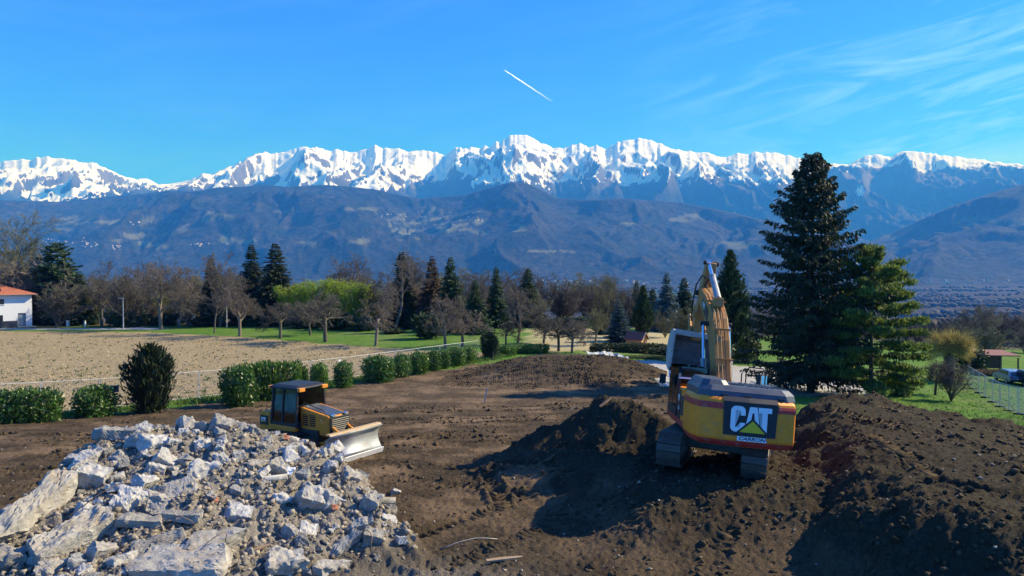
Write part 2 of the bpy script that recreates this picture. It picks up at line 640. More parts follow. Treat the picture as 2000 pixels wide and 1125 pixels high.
def at(px, py, D):
    X, Y, Z = pix_dir(px, py)
    k = D / Y
    return Vector((X * k, D, CAMZ + Z * k))


def z_at(py, D):
    _, Y, Z = pix_dir(1000, py)
    return CAMZ + Z / Y * D


# ------------------------------------------------------------------ the lie of the land
_ly = np.arange(-20, 6000, 1.0)
_lz = np.interp(_ly, [-20, 10, 26, 30, 38, 45, 55, 65, 80, 100, 118, 135, 170, 300, 700, 1500, 2300, 6000],
                [0.3, 0.0, -0.1, -0.4, -1.4, -2.1, -2.7, -3.0, -3.2, -3.3, -3.2, -3.4, -6.0, -18, -55, -118, -124, -124])
_k = np.ones(7) / 7.0
_lzs = np.convolve(np.pad(_lz, 3, 'edge'), _k, 'valid')

HEDGE = [(-62, -8), (-45, 17), (-28.7, 39.8), (-12.4, 65), (-1.0, 82.5), (3.5, 88)]
FIELD_FAR = [(-150, 118), (-100, 117), (-59, 114.5), (-40.5, 106.5), (-25, 97), (-17.1, 92), (-10.8, 88.8), (-3.0, 86)]
PLATEAU = [(9.6, 20.4), (10.4, 24), (11.4, 28), (13.6, 29.6), (15.3, 30.0), (16.6, 28.2), (18.4, 25.4), (23, 19.5), (28, 8), (13, 11), (9.2, 15.2), (8.4, 17.0)]
PILE = [(-11.8, 16.0), (-12.1, 19.4), (-10.6, 20.9), (-9, 21.4), (-6.2, 21.2), (-5, 20.1), (-3.4, 18.2), (-1.5, 16.2), (0.2, 12.5), (-12.5, 8.5)]
SPOIL = [(-1.2, 26.2, 0.15), (0.6, 26.6, 0.9), (1.9, 26.9, 1.45), (3.3, 27.1, 2.3), (4.4, 26.6, 2.25), (5.4, 25.7, 1.7), (6.6, 25.2, 1.1)]
GRAVEL = [(12.5, 59.5), (11.5, 80), (33, 80), (37, 70), (31, 62), (22, 57.5)]


def base_h(x, y):
    x = np.asarray(x, dtype=float)
    y = np.asarray(y, dtype=float)
    z = np.interp(y, _ly, _lzs)
    side = sstep(28, 60, y) * (1 - sstep(250, 700, y))
    z = z - side * np.clip((x - 12) * 0.055, 0, 9)
    z = z + sstep(150, 400, y) * (1 - sstep(800, 1600, y)) * 6 * pnoise(x / 160, y / 160, 5)
    return z


def mound_h(x, y):
    """heaps of soil standing on the lie of the land"""
    h = np.zeros(np.shape(x))
    # tracked dome at the back of the site
    q = np.sqrt(((x - 5.6) / 10.6) ** 2 + ((y - 67.5) / 9.5) ** 2)
    h = np.maximum(h, 1.5 * (1 - sstep(0.32, 1.08, q)))
    # bench under the excavator, falling away forwards
    bx = sstep(2.6, 4.8, x + 0.25 * (22 - y)) * (1 - sstep(11.5, 14, x))
    by = sstep(16.3, 19.8, y) * (1 - sstep(27.5, 31, y))
    h = np.maximum(h, (0.92 - 0.075 * (y - 20.5)) * bx * by)
    # spoil ridge
    d, v = seg_dist(x, y, SPOIL)
    dw = d + 0.35 * fbm(x * 0.7, y * 0.7, 3, seed=21)
    h = np.maximum(h, v - 0.78 * np.clip(dw, 0, None) + 0.0)
    # broad low skirt of the ridge towards the viewer
    d2, _ = seg_dist(x, y, [(1.5, 24.5, 0), (4.5, 23.0, 0)])
    h = np.maximum(h, 0.8 - 0.28 * d2)
    # wide right-hand heap with a flat driven top
    sd = poly_sd(x, y, PLATEAU) + 0.5 * fbm(x * 0.5, y * 0.5, 3, seed=31)
    top = 1.75 + 0.18 * pnoise(x * 0.22, y * 0.22, 33) - 0.085 * np.clip(x - 14, 0, 12)
    h = np.maximum(h, np.where(sd < 0, top - 0.65 * np.clip(1.1 + sd, 0, None) ** 2 * 0.6, top - 0.47 - 0.75 * sd))
    # small lumps at the far lip of that heap
    for (lx, ly, lr, lh) in ((15.0, 29.6, 1.3, 0.55), (13.2, 29.0, 1.0, 0.35), (16.8, 27.6, 0.9, 0.35), (11.6, 27.6, 1.0, 0.3), (17.9, 25.6, 0.9, 0.25)):
        h = h + lh * np.exp(-(((x - lx) / lr) ** 2 + ((y - ly) / lr) ** 2))
    return np.maximum(h, 0)


def pile_h(x, y):
    """body of the rubble heap"""
    sd = poly_sd(x, y, PILE) + 0.25 * fbm(x * 0.8, y * 0.8, 2, seed=41)
    zi = np.clip(0.265 * (y - 11.3), 0, 2.3) - 0.22 * np.clip(x + 8.0, 0, None) - 0.4 * np.clip(-x - 11.3, 0, None)
    zi = zi + 0.16 * fbm(x * 0.9, y * 0.9, 3, seed=43)
    return np.where(sd < 0, np.maximum(zi, 0), np.maximum(zi - 1.05 * sd, 0)) * (1 - sstep(0.0, 3.5, sd))


def ground_h(x, y):
    return base_h(x, y) + mound_h(x, y) + pile_h(x, y)


def gz(x, y):
    return float(ground_h(np.array([float(x)]), np.array([float(y)]))[0])


def gp(px, py, dmin=8.0, dmax=400.0):
    """first hit of the pixel's ray on the ground"""
    X, Y, Z = pix_dir(px, py)
    D = np.exp(np.linspace(math.log(dmin), math.log(dmax), 4000))
    zr = CAMZ + Z / Y * D
    g = ground_h(X / Y * D, D)
    hit = np.nonzero(zr <= g)[0]
    d = D[hit[0]] if len(hit) else dmax
    return Vector((X / Y * d, d, gz(X / Y * d, d)))


def hedge_side(x, y):
    """signed distance from the hedge line, positive on the building-site side"""
    d, _ = seg_dist(x, y, HEDGE)
    hx = np.interp(y, [p[1] for p in HEDGE], [p[0] for p in HEDGE])
    return np.where(x > hx, d, -d)


def zones(x, y):
    """weights of bare soil, field, grass, gravel, dry grass, road, wood floor, rubble grit"""
    n1 = fbm(x * 0.35, y * 0.35, 4, seed=51)
    n2 = fbm(x * 0.06, y * 0.06, 3, seed=55)
    hs = hedge_side(x, y)
    ff = np.interp(x, [p[0] for p in FIELD_FAR], [p[1] for p in FIELD_FAR])
    field = sstep(0.0, 0.8, -hs - 1.3 + 0.5 * n1) * sstep(-0.6, 0.6, ff - y + 0.8 * n1)
    gsd = poly_sd(x, y, GRAVEL)
    gravel = 1 - sstep(-0.7, 0.7, gsd + 0.9 * n1)
    # right edge of the dug ground
    mh = mound_h(x, y)
    east = np.interp(y, [0, 24, 27, 31, 40, 52, 58, 66, 76, 82], [60, 21, 18.5, 16.2, 15.0, 15.5, 14.5, 15.5, 13, 9])
    soil = sstep(-0.5, 0.6, hs - 1.6 + 0.9 * n1) * (1 - sstep(-0.5, 1.0, x - east + 0.9 * n1)) * (1 - sstep(75, 77, y + n1))
    soil = np.maximum(soil, sstep(0.08, 0.3, mh) * sstep(-1, 1, hs))
    soil = soil * (1 - gravel * (mh < 0.3))
    wood = sstep(126, 134, y + 5 * n2 + 0.12 * np.clip(-x - 55, 0, 40)) * (1 - sstep(190, 260, y))
    dry = sstep(1, 5, x + 2 * n1) * (1 - sstep(24, 30, x)) * sstep(86, 90, y + 2 * n1) * (1 - sstep(120, 124, y))
    rc = 120.6 + 0.012 * (x + 80)
    road = (1 - sstep(1.5, 1.9, np.abs(y - rc))) * (1 - sstep(-62, -58, x))
    road = np.maximum(road, (1 - sstep(1.3, 1.8, np.abs((x + 63) + 0.9 * (y - 121)))) * sstep(119, 120, y) * (1 - sstep(133, 136, y)))
    grit = sstep(0.15, 0.7, pile_h(x, y)) + 0.8 * np.exp(-(((x + 2.0) / 2.2) ** 2 + ((y - 15.0) / 1.6) ** 2))
    return dict(soil=soil, field=field, gravel=gravel, dry=dry, road=road, wood=wood, grit=np.clip(grit, 0, 1))


RUTS = [  # centre line of a tracked machine's run: points, half gauge
    ([(-30, 27.5), (-14, 28.5), (-4, 30.5), (6, 33), (14, 37)], 1.0),
    ([(-26, 32), (-10, 32), (0, 33), (9, 36)], 1.0),
    ([(-9, 25.2), (-3, 24.6), (1, 22.6), (3.0, 19.5)], 1.0),
    ([(-22, 40), (-8, 39), (4, 41), (13, 46)], 1.0),
    ([(-18, 46), (-6, 45), (4, 47), (12, 52)], 1.0),
    ([(-2, 17.5), (0.8, 20.5), (0.2, 24)], 1.0),
    ([(-14, 24.2), (-24, 22), (-34, 19)], 1.0),
    ([(1.6, 13), (3.2, 16), (4.5, 18.4)], 1.1),
    ([(13, 27), (14.5, 23), (15, 17.5), (14, 13)], 1.2),
    ([(18, 24.5), (19, 20), (18.5, 15)], 1.2),
    ([(10.8, 25.5), (12.5, 22.5), (12.0, 18)], 1.2),
]
for _i in range(8):
    _yy = 58.5 + 1.35 * _i
    RUTS.append(([(-6, _yy + 1.6), (2, _yy), (9, _yy + 0.3), (15, _yy + 1.8)], 0.5))


def detail_h(x, y, z):
    """small relief: clods, ruts, furrows"""
    so, fi = z['soil'], z['field']
    far = 1 - sstep(60, 130, y)
    mh = mound_h(x, y)
    rough = 0.35 + 0.65 * sstep(0.1, 0.6, mh)
    flat_top = (1 - sstep(-2.2, -0.6, poly_sd(x, y, PLATEAU)))
    rough = rough * (1 - 0.55 * flat_top)
    n = fbm(x * 0.9, y * 0.9, 3, seed=61) * 0.11 * rough
    lump = np.abs(fbm(x * 2.3, y * 2.3, 4, gain=0.6, seed=65))
    n = n + (0.10 * lump) * rough + 0.045 * np.abs(fbm(x * 3.6, y * 3.6, 2, seed=73)) + 0.036 * fbm(x * 8, y * 8, 3, gain=0.65, seed=71)
    d = n * so
    global RUTMASK
    RUTMASK = np.zeros(np.shape(x))
    for pts, hg in RUTS:
        pts = np.array(pts, dtype=float)
        xm, xM = pts[:, 0].min() - 2, pts[:, 0].max() + 2
        ym, yM = pts[:, 1].min() - 2, pts[:, 1].max() + 2
        s = (x > xm) & (x < xM) & (y > ym) & (y < yM)
        if not s.any():
            continue
        xs, ys = x[s], y[s]
        L = np.concatenate([[0], np.cumsum(np.hypot(np.diff(pts[:, 0]), np.diff(pts[:, 1])))])
        dist, arc = seg_dist(xs, ys, [(p[0], p[1], l) for p, l in zip(pts, L)])
        dist = dist + 0.07 * fbm(xs * 0.8, ys * 0.8, 2, seed=81)
        near = np.exp(-((dist - hg) / 0.22) ** 4)
        lip = np.exp(-((np.abs(dist - hg) - 0.34) / 0.09) ** 2)
        grouse = np.sign(np.sin(arc * 2 * math.pi / 0.30)) * 0.5 + 0.5
        amp = np.clip(0.5 + 1.3 * pnoise(xs * 0.15, ys * 0.15, 83), 0.15, 1.1)
        d[s] += (near * (-0.12 + 0.10 * grouse) + 0.11 * lip * (0.6 + 0.8 * np.abs(pnoise(xs * 2.1, ys * 2.1, 84)))) * amp * so[s]
        RUTMASK[s] = np.maximum(RUTMASK[s], near * amp * (1 - 0.6 * grouse))
    d = d + fi * far * (0.035 * fbm(x * 1.6, y * 1.6, 3, seed=85))
    gr = np.clip(1 - so - fi - z['gravel'] - z['road'], 0, 1)
    d = d + gr * far * 0.05 * fbm(x * 1.1, y * 1.1, 3, seed=87)
    d = d + z['grit'] * 0.08 * fbm(x * 3.5, y * 3.5, 4, gain=0.6, seed=89)
    d = d + z['gravel'] * 0.015 * fbm(x * 3, y * 3, 2, seed=91)
    return d


def full_h(x, y):
    z = zones(x, y)
    return ground_h(x, y) + detail_h(x, y, z)


def ground_material():
    m = bpy.data.materials.new('ground_soil_field_grass')
    m.use_nodes = True
    t = NT(m.node_tree)
    out = t.new('ShaderNodeOutputMaterial')
    b = t.new('ShaderNodeBsdfPrincipled')
    t.link(b.outputs[0], out.inputs['Surface'])
    geo = t.new('ShaderNodeNewGeometry')
    P = geo.outputs['Position']

    def att(name):
        a = t.new('ShaderNodeAttribute', attribute_name=name)
        s = t.new('ShaderNodeSeparateColor')
        t.link(a.outputs['Color'], s.inputs[0])
        return s.outputs[0], s.outputs[1], s.outputs[2]
    soil, field, gravel = att('zone_a')
    dry, road, wood = att('zone_b')
    grit, heap, damp = att('zone_c')
    fine = t.noise(P, 9.0, 6, 0.7)
    mid = t.noise(P, 1.3, 5, 0.6)
    big = t.noise(P, 0.16, 4, 0.55)
    # grass
    g = t.mix(t.ramp(mid, [(0.3, 0.0), (0.72, 1.0)]), (0.06, 0.145, 0.018), (0.125, 0.25, 0.032))
    g = t.mix(t.ramp(big, [(0.46, 0.0), (0.72, 0.6)]), g, (0.20, 0.215, 0.085))
    g = t.mix(t.ramp(fine, [(0.35, 0.55), (0.55, 0.0)]), g, (0.05, 0.085, 0.018))
    # dry meadow
    d = t.mix(mid, (0.36, 0.30, 0.16), (0.46, 0.39, 0.22))
    col = t.mix(dry, g, d)
    # wood floor
    wf = t.mix(mid, (0.07, 0.055, 0.035), (0.13, 0.10, 0.06))
    col = t.mix(wood, col, wf)
    # ploughed / harvested field
    f = t.mix(t.ramp(fine, [(0.3, 0.0), (0.7, 1.0)]), (0.25, 0.19, 0.10), (0.40, 0.32, 0.185))
    f = t.mix(t.ramp(big, [(0.35, 0.0), (0.7, 0.6)]), f, (0.28, 0.215, 0.115))
    weeds = t.noise(P, 0.85, 3, 0.7)
    f = t.mix(t.ramp(weeds, [(0.635, 0.0), (0.70, 0.75)]), f, (0.14, 0.17, 0.055))
    col = t.mix(field, col, f)
    # gravel
    gv = t.mix(t.ramp(t.noise(P, 14, 4, 0.7), [(0.3, 0.0), (0.7, 1.0)]), (0.30, 0.29, 0.27), (0.52, 0.505, 0.47))
    col = t.mix(gravel, col, gv)
    col = t.mix(road, col, t.mix(mid, (0.50, 0.49, 0.46), (0.60, 0.59, 0.56)))
    # soil
    s = t.mix(t.ramp(fine, [(0.3, 0.0), (0.72, 1.0)]), (0.038, 0.027, 0.017), (0.135, 0.098, 0.061))
    dryp = t.ramp(t.noise(P, 0.33, 5, 0.62), [(0.46, 0.0), (0.62, 0.85)])
    s = t.mix(t.math('MULTIPLY', dryp, t.math('SUBTRACT', 1.0, heap)), s, (0.215, 0.148, 0.090))
    hs = t.mix(t.ramp(fine, [(0.3, 0.0), (0.72, 1.0)]), (0.024, 0.020, 0.013), (0.080, 0.066, 0.042))
    s = t.mix(heap, s, hs)
    s = t.mix(t.math('MULTIPLY', damp, 0.7, clamp=True), s, (0.048, 0.036, 0.023))
    col = t.mix(soil, col, s)
    gt = t.mix(t.ramp(t.noise(P, 22, 5, 0.75), [(0.32, 0.0), (0.68, 1.0)]), (0.17, 0.14, 0.10), (0.46, 0.43, 0.37))
    col = t.mix(t.math('MULTIPLY', grit, 0.8), col, gt)
    t.put(b.inputs['Base Color'], col)
    b.inputs['Roughness'].default_value = 0.97
    b.inputs['Specular IOR Level'].default_value = 0.12
    hgt = t.math('ADD', t.math('MULTIPLY', t.noise(P, 26, 5, 0.7), 0.5), fine)
    t.put(b.inputs['Normal'], t.bump(hgt, 0.95, 0.09))
    return m


def build_ground():
    na, nr = 640, 740
    az = np.tan(np.linspace(math.radians(-44), math.radians(44), na))
    r = np.concatenate([np.exp(np.linspace(math.log(9.5), math.log(70.0), 630)), np.exp(np.linspace(math.log(70.6), math.log(210.0), nr - 630))])
    Y, X = np.meshgrid(r, az, indexing='ij')
    X = X * Y
    x, y = X.ravel(), Y.ravel()
    zz = zones(x, y)
    h = ground_h(x, y) + detail_h(x, y, zz)
    # edges hang a little so that the valley sheet tucks under
    ii = np.arange(nr * na).reshape(nr, na)
    q = np.stack([ii[:-1, :-1], ii[:-1, 1:], ii[1:, 1:], ii[1:, :-1]], -1).reshape(-1, 4)
    me = np_mesh('ground', np.stack([x, y, h], 1), [q], smooth=True)
    one = np.ones_like(x)
    mh = mound_h(x, y)
    heap = sstep(0.25, 0.8, mh) * (1 - sstep(50, 56, y)) * sstep(-3, 1, x)
    heap = np.maximum(heap, 0.55 * sstep(6, 14, x) * (y < 50))
    heap = np.maximum(heap, 0.45 * (1 - sstep(15, 24, y)))
    heap = np.maximum(heap, 0.6 * sstep(0.2, 0.8, mh) * (y > 50))
    damp = np.clip(RUTMASK, 0, 1) + sstep(0.0, 0.35, fbm(x * 0.5, y * 0.5, 3, seed=95)) * (1 - sstep(40, 60, y))
    for nm, a3 in (('zone_a', (zz['soil'], zz['field'], zz['gravel'])), ('zone_b', (zz['dry'], zz['road'], zz['wood'])), ('zone_c', (zz['grit'], heap, damp))):
        at_ = me.attributes.new(nm, 'FLOAT_COLOR', 'POINT')
        at_.data.foreach_set('color', np.stack([a3[0], a3[1], a3[2], one], 1).astype(np.float32).ravel())
    o = link_mesh('ground', me, ground_material())
    tag(o, kind='structure')
    return o


build_ground()

# ------------------------------------------------------------------ valley floor and mountains
SNOW_SKY = [(-700, 330), (-300, 300), (-60, 322), (0, 318), (40, 311), (60, 312), (95, 306), (120, 310), (150, 313), (165, 319), (182, 316), (215, 331), (245, 345), (270, 350), (290, 348), (312, 361),
            (350, 357), (375, 351), (400, 338), (415, 341), (430, 335), (445, 328), (470, 317), (485, 308), (500, 302), (520, 296), (532, 301), (545, 300), (562, 295), (580, 291), (600, 287), (632, 290), (645, 297), (655, 292), (680, 296),
            (690, 299), (705, 294), (720, 291), (735, 283), (748, 291), (760, 289), (780, 291), (800, 297), (825, 294), (850, 296), (870, 305), (882, 296), (890, 286), (905, 290), (925, 287), (938, 291), (950, 285), (958, 287), (968, 277), (978, 280), (985, 271), (1000, 264),
            (1030, 264), (1045, 272), (1055, 279), (1065, 281), (1080, 290), (1100, 289), (1115, 285), (1132, 280), (1150, 288), (1165, 285), (1185, 291), (1205, 278), (1225, 274), (1250, 271), (1275, 275), (1290, 281), (1305, 289), (1330, 295),
            (1345, 294), (1360, 298), (1380, 298), (1400, 306), (1415, 307), (1440, 300), (1460, 302), (1475, 296), (1510, 299), (1530, 303), (1550, 307), (1600, 318), (1630, 320), (1655, 321), (1675, 311), (1690, 304), (1712, 302), (1735, 307), (1745, 300), (1770, 295), (1800, 298),
            (1850, 305), (1890, 309), (1950, 318), (2000, 322), (2100, 332), (2400, 310), (2700, 330)]
SNOW_LINE = [(-700, 380), (0, 378), (60, 384), (120, 392), (160, 380), (210, 368), (260, 366), (312, 362), (370, 352), (420, 358), (480, 360), (560, 364), (620, 355), (680, 362), (750, 368), (800, 352), (850, 340), (880, 336), (910, 345), (940, 362),
             (1000, 352), (1060, 352), (1110, 346), (1150, 337), (1200, 346), (1240, 352), (1290, 344), (1340, 346), (1380, 336), (1420, 340), (1470, 352), (1520, 350), (1560, 335), (1620, 326), (1680, 322), (1740, 322), (1800, 330), (1860, 322), (1920, 324), (1980, 326), (2100, 334), (2700, 350)]
FOOT_SKY = [(-700, 410), (-100, 395), (0, 391), (60, 393), (120, 394), (200, 386), (260, 381), (330, 373), (380, 374), (430, 366), (480, 364), (520, 361), (560, 365), (600, 363), (640, 361), (700, 366), (740, 371), (780, 381), (820, 388), (870, 384), (910, 381), (950, 368), (1000, 355), (1030, 358),
            (1060, 372), (1085, 386), (1130, 390), (1180, 389), (1210, 387), (1260, 391), (1330, 396), (1400, 409), (1450, 420), (1500, 432), (1560, 446), (1620, 462), (1668, 478), (1700, 471), (1750, 451), (1800, 427), (1850, 405), (1900, 388), (1950, 372), (2000, 359), (2100, 345), (2400, 330), (2700, 340)]


def profile_z(table, px, R):
    py = np.interp(px, [p[0] for p in table], [p[1] for p in table])
    _, Y, Z = pix_dir(1000.0, py)
    return CAMZ + Z / Y * R


FOOT0, FOOT1, CREST0, CREST1, BACK = 5000.0, 8300.0, 9900.0, 14000.0, 17500.0
MEADOWS = [  # photo positions (x, y, half width, half height) of pale clearings on the forested slopes
    (290, 432, 34, 7), (205, 434, 22, 5), (140, 430, 32, 5), (270, 458, 26, 7), (230, 470, 20, 4), (428, 424, 26, 8), (290, 480, 28, 4), (465, 468, 26, 7), (130, 447, 26, 4),
    (700, 470, 24, 5), (720, 410, 26, 7), (780, 425, 18, 7), (800, 450, 24, 4), (835, 410, 16, 6), (860, 425, 24, 8), (880, 445, 22, 8), (950, 430, 22, 7), (910, 440, 14, 5), (815, 470, 24, 3), (1010, 445, 34, 4), (930, 452, 40, 3),
    (1110, 490, 20, 4), (1345, 427, 36, 5), (1450, 477, 46, 6), (1060, 490, 30, 3), (780, 437, 30, 3), (1890, 432, 22, 8), (1935, 428, 40, 5), (1985, 431, 18, 6), (1730, 462, 20, 4), (830, 432, 30, 4), (360, 445, 20, 4), (600, 478, 24, 4), (1230, 440, 30, 3), (560, 412, 22, 4), (900, 415, 30, 4)]


def build_mountains():
    na = 1020
    ax = np.tan(np.linspace(math.radians(-44), math.radians(44), na))
    r = np.concatenate([np.exp(np.linspace(math.log(195), math.log(4900), 70)), np.linspace(FOOT0, FOOT1, 105), np.linspace(FOOT1 + 60, CREST0, 16)[:], np.linspace(CREST0 + 40, CREST1, 130), np.linspace(CREST1 + 80, BACK, 22)])
    nr = len(r)
    Y, XX = np.meshgrid(r, ax, indexing='ij')
    X = XX * Y
    px = 1000 + F * XX
    wob = 240 * fbm(X / 1500, Y / 1500, 2, seed=101)
    z = base_h(X, Y)
    zf = profile_z(FOOT_SKY, px, FOOT1)
    zs = profile_z(SNOW_SKY, px, CREST1)
    jag = (fbm(px / 16.0, px * 0 + 3.3, 3, gain=0.65, seed=104) * 22 + 26 * (0.35 - np.abs(pnoise(px / 9.0, px * 0 + 1.7, 106)))) * sstep(395, 300, np.interp(px, [p[0] for p in SNOW_SKY], [p[1] for p in SNOW_SKY])) 
    zs = zs + jag
    z0 = -124.0
    # foothills
    t = np.clip((Y - FOOT0) / (FOOT1 - FOOT0), 0, 1)
    wx = X + 260 * fbm(X / 900, Y / 900, 3, seed=105)
    wy = Y + 260 * fbm(X / 900, Y / 900, 3, seed=107)
    spur = ridged(wx / 1500, wy / 2300, 5, gain=0.48, seed=109) - 0.75
    fine = fbm(wx / 330, wy / 330, 4, gain=0.55, seed=113)
    env = (np.clip(t, 0, 1) ** 0.7) * (1 - 0.97 * t ** 4) * (t < 1)
    zfoot = z0 + (zf - z0) * (0.35 * t + 0.65 * sstep(0, 1, t) ** 0.9) + env * (330 * spur + 60 * fine)
    # keep the slope below its own skyline as seen from the site
    lim = CAMZ + (zf - CAMZ) / FOOT1 * Y
    zfoot = np.where((Y > FOOT0 + 500) & (Y < FOOT1), np.minimum(zfoot, lim - 0.012 * (FOOT1 - Y)), zfoot)
    z = np.where(Y >= FOOT0, zfoot, z)
    # hollow behind the foothills, then the high range
    t2 = np.clip((Y - FOOT1) / (CREST0 - FOOT1), 0, 1)
    zd = zf - 0.10 * np.abs(zf - z0) - 20
    z = np.where(Y > FOOT1, zf + (zd - zf) * sstep(0, 1, t2), z)
    t3 = np.clip((Y - CREST0) / (CREST1 - CREST0), 0, 1)
    rg = ridged(wx / 1350 + 5, wy / 5200, 4, gain=0.45, seed=121) - 0.8
    rg2 = ridged(wx / 430, wy / 1250, 4, gain=0.55, seed=131) - 0.7
    rg3 = ridged(wx / 260, wy / 330, 3, gain=0.6, seed=135) - 0.7
    env3 = (4 * t3 * (1 - t3)) ** 1.05
    zr = zd + (zs - zd) * (0.62 * t3 + 0.38 * t3 ** 2) + env3 * (480 * rg + 130 * rg2 + 40 * rg3) + 22 * fbm(X / 120, Y / 120, 3, seed=137) * env3
    lim3 = CAMZ + (zs - CAMZ) / CREST1 * Y
    zr = np.where(t3 < 1, np.minimum(zr, lim3 - 0.03 * (CREST1 - Y)), zr)
    z = np.where(Y > CREST0, zr, z)
    t4 = np.clip((Y - CREST1) / (BACK - CREST1), 0, 1)
    z = np.where(Y > CREST1, zs - (zs - 300) * t4 ** 0.8 * 0.9, z)
    # attributes
    pyv = 562.5 - F * ((z - CAMZ) / Y + math.tan(PITCH)) / (1 - (z - CAMZ) / Y * math.tan(PITCH))
    sl = np.interp(px, [p[0] for p in SNOW_LINE], [p[1] for p in SNOW_LINE])
    gzy, gzx = np.gradient(z)
    dx = np.gradient(X, axis=1)
    dy = np.gradient(Y, axis=0)
    slope = np.hypot(gzx / dx, gzy / dy)
    patch = fbm(X / 260, Y / 260, 4, gain=0.6, seed=141)
    patch2 = fbm(X / 90, Y / 130, 3, gain=0.6, seed=147)
    right = sstep(1560, 1720, px)
    sn = (sl + 5 - pyv) / 8.0 + 0.5 + 1.3 * patch + 0.8 * patch2 - 0.5 * np.clip(slope - 1.2, 0, 2) - right * (0.4 + 1.2 * np.clip(patch, -1, 1))
    snow = sstep(-0.4, 0.5, sn) * (Y > CREST0)
    thr = np.percentile(slope[(Y > CREST0 + 900) & (Y < CREST1)], 79)
    rock = sstep(thr, thr * 1.35, slope + 0.25 * patch2 + 0.12 * patch)
    rock = rock * sstep(-1, 0.5, patch2 + patch + 0.6)
    snow = snow * (1 - rock)
    # isolated snow gully and a clearing of snow
    for (cx, cy, wx_, wy_) in ((1678, 373, 9, 7), (60, 380, 14, 5), (650, 360, 5, 4)):
        snow = np.maximum(snow, (((px - cx) / wx_) ** 2 + ((pyv - cy) / wy_) ** 2 < 1) * (Y > CREST0) * 1.0)
    mead = np.zeros_like(z)
    jx = 30 * fbm(X / 300, Y / 300, 4, seed=151)
    jy = 8 * fbm(X / 300, Y / 300, 4, seed=153)
    for (cx, cy, hw, hh) in MEADOWS:
        q = ((px + jx - cx) / hw) ** 2 + ((pyv + jy - cy) / hh) ** 2
        mead = np.maximum(mead, 1 - sstep(0.6, 1.15, q))
    mead = mead * ((Y > FOOT0) & (Y < CREST0))
    conif = sstep(-0.1, 0.5, fbm(X / 420, Y / 420, 3, seed=157) + 1.5 * sstep(600, 1100, z) - 0.3)
    ii = np.arange(nr * na).reshape(nr, na)
    q = np.stack([ii[:-1, :-1], ii[:-1, 1:], ii[1:, 1:], ii[1:, :-1]], -1).reshape(-1, 4)
    # the valley sheet starts just below the site sheet
    zt = z - 1.2 * (1 - sstep(200, 230, Y))
    me = np_mesh('mountains', np.stack([X.ravel(), Y.ravel(), zt.ravel()], 1), [q], smooth=True)
    a = me.attributes.new('cover', 'FLOAT_COLOR', 'POINT')
    a.data.foreach_set('color', np.stack([snow.ravel(), mead.ravel(), conif.ravel(), (Y > CREST0).astype(float).ravel()], 1).astype(np.float32).ravel())
    m = bpy.data.materials.new('mountain_cover')
    m.use_nodes = True
    t_ = NT(m.node_tree)
    out = t_.new('ShaderNodeOutputMaterial')
    b = t_.new('ShaderNodeBsdfPrincipled')
    t_.link(b.outputs[0], out.inputs['Surface'])
    geo = t_.new('ShaderNodeNewGeometry')
    P = geo.outputs['Position']
    att = t_.new('ShaderNodeAttribute', attribute_name='cover')
    sep = t_.new('ShaderNodeSeparateColor')
    t_.link(att.outputs['Color'], sep.inputs[0])
    sn_, me_, co_ = sep.outputs[0], sep.outputs[1], sep.outputs[2]
    tree = t_.noise(P, 0.020, 6, 0.8)
    stand = t_.noise(P, 0.0035, 5, 0.65)
    c1 = t_.mix(t_.ramp(tree, [(0.40, 0.0), (0.60, 1.0)]), (0.004, 0.006, 0.005), (0.062, 0.058, 0.040))
    c2 = t_.mix(t_.ramp(tree, [(0.40, 0.0), (0.60, 1.0)]), (0.004, 0.007, 0.005), (0.026, 0.036, 0.022))
    col = t_.mix(t_.math('MULTIPLY_ADD', t_.ramp(stand, [(0.45, 0.0), (0.55, 1.0)]), 0.75, t_.math('MULTIPLY', co_, 0.6), clamp=True), c1, c2)
    mea = t_.mix(t_.noise(P, 0.006, 3, 0.6), (0.10, 0.125, 0.05), (0.16, 0.145, 0.085))
    col = t_.mix(me_, col, mea)
    # flat valley floor: patchwork of meadow and ploughland
    sx = t_.new('ShaderNodeSeparateXYZ')
    t_.link(P, sx.inputs[0])
    flat = t_.math('LESS_THAN', sx.outputs[2], -105.0)
    vor = t_.new('ShaderNodeTexVoronoi')
    mpn = t_.new('ShaderNodeMapping')
    mpn.inputs['Scale'].default_value = (0.0035, 0.0016, 0.0)
    t_.link(P, mpn.inputs[0])
    t_.link(mpn.outputs[0], vor.inputs['Vector'])
    vor.inputs['Scale'].default_value = 1.0
    sv = t_.new('ShaderNodeSeparateColor')
    t_.link(vor.outputs['Color'], sv.inputs[0])
    fl = t_.ramp(sv.outputs[0], [(0.0, (0.050, 0.044, 0.034)), (0.6, (0.05, 0.075, 0.03)), (0.66, (0.050, 0.043, 0.034)), (0.92, (0.10, 0.09, 0.065)), (0.96, (0.06, 0.10, 0.03))], 'CONSTANT')
    col = t_.mix(flat, col, fl)
    rockc = t_.mix(t_.noise(P, 0.012, 5, 0.7), (0.075, 0.075, 0.078), (0.20, 0.19, 0.18))
    high = att.outputs['Alpha']
    zf_ = t_.new('ShaderNodeMapRange')
    zf_.inputs[1].default_value = 1150
    zf_.inputs[2].default_value = 1600
    t_.link(sx.outputs[2], zf_.inputs[0])
    col = t_.mix(t_.math('MULTIPLY', high, zf_.outputs[0]), col, rockc)
    snp = t_.math('ADD', sn_, t_.math('MULTIPLY', t_.math('SUBTRACT', t_.noise(P, 0.03, 8, 0.78), 0.5), 1.5))
    snf = t_.ramp(snp, [(0.42, 0.0), (0.58, 1.0)])
    col = t_.mix(snf, col, (0.90, 0.91, 0.93))
    t_.put(b.inputs['Base Color'], col)
    b.inputs['Roughness'].default_value = 0.95
    b.inputs['Specular IOR Level'].default_value = 0.1
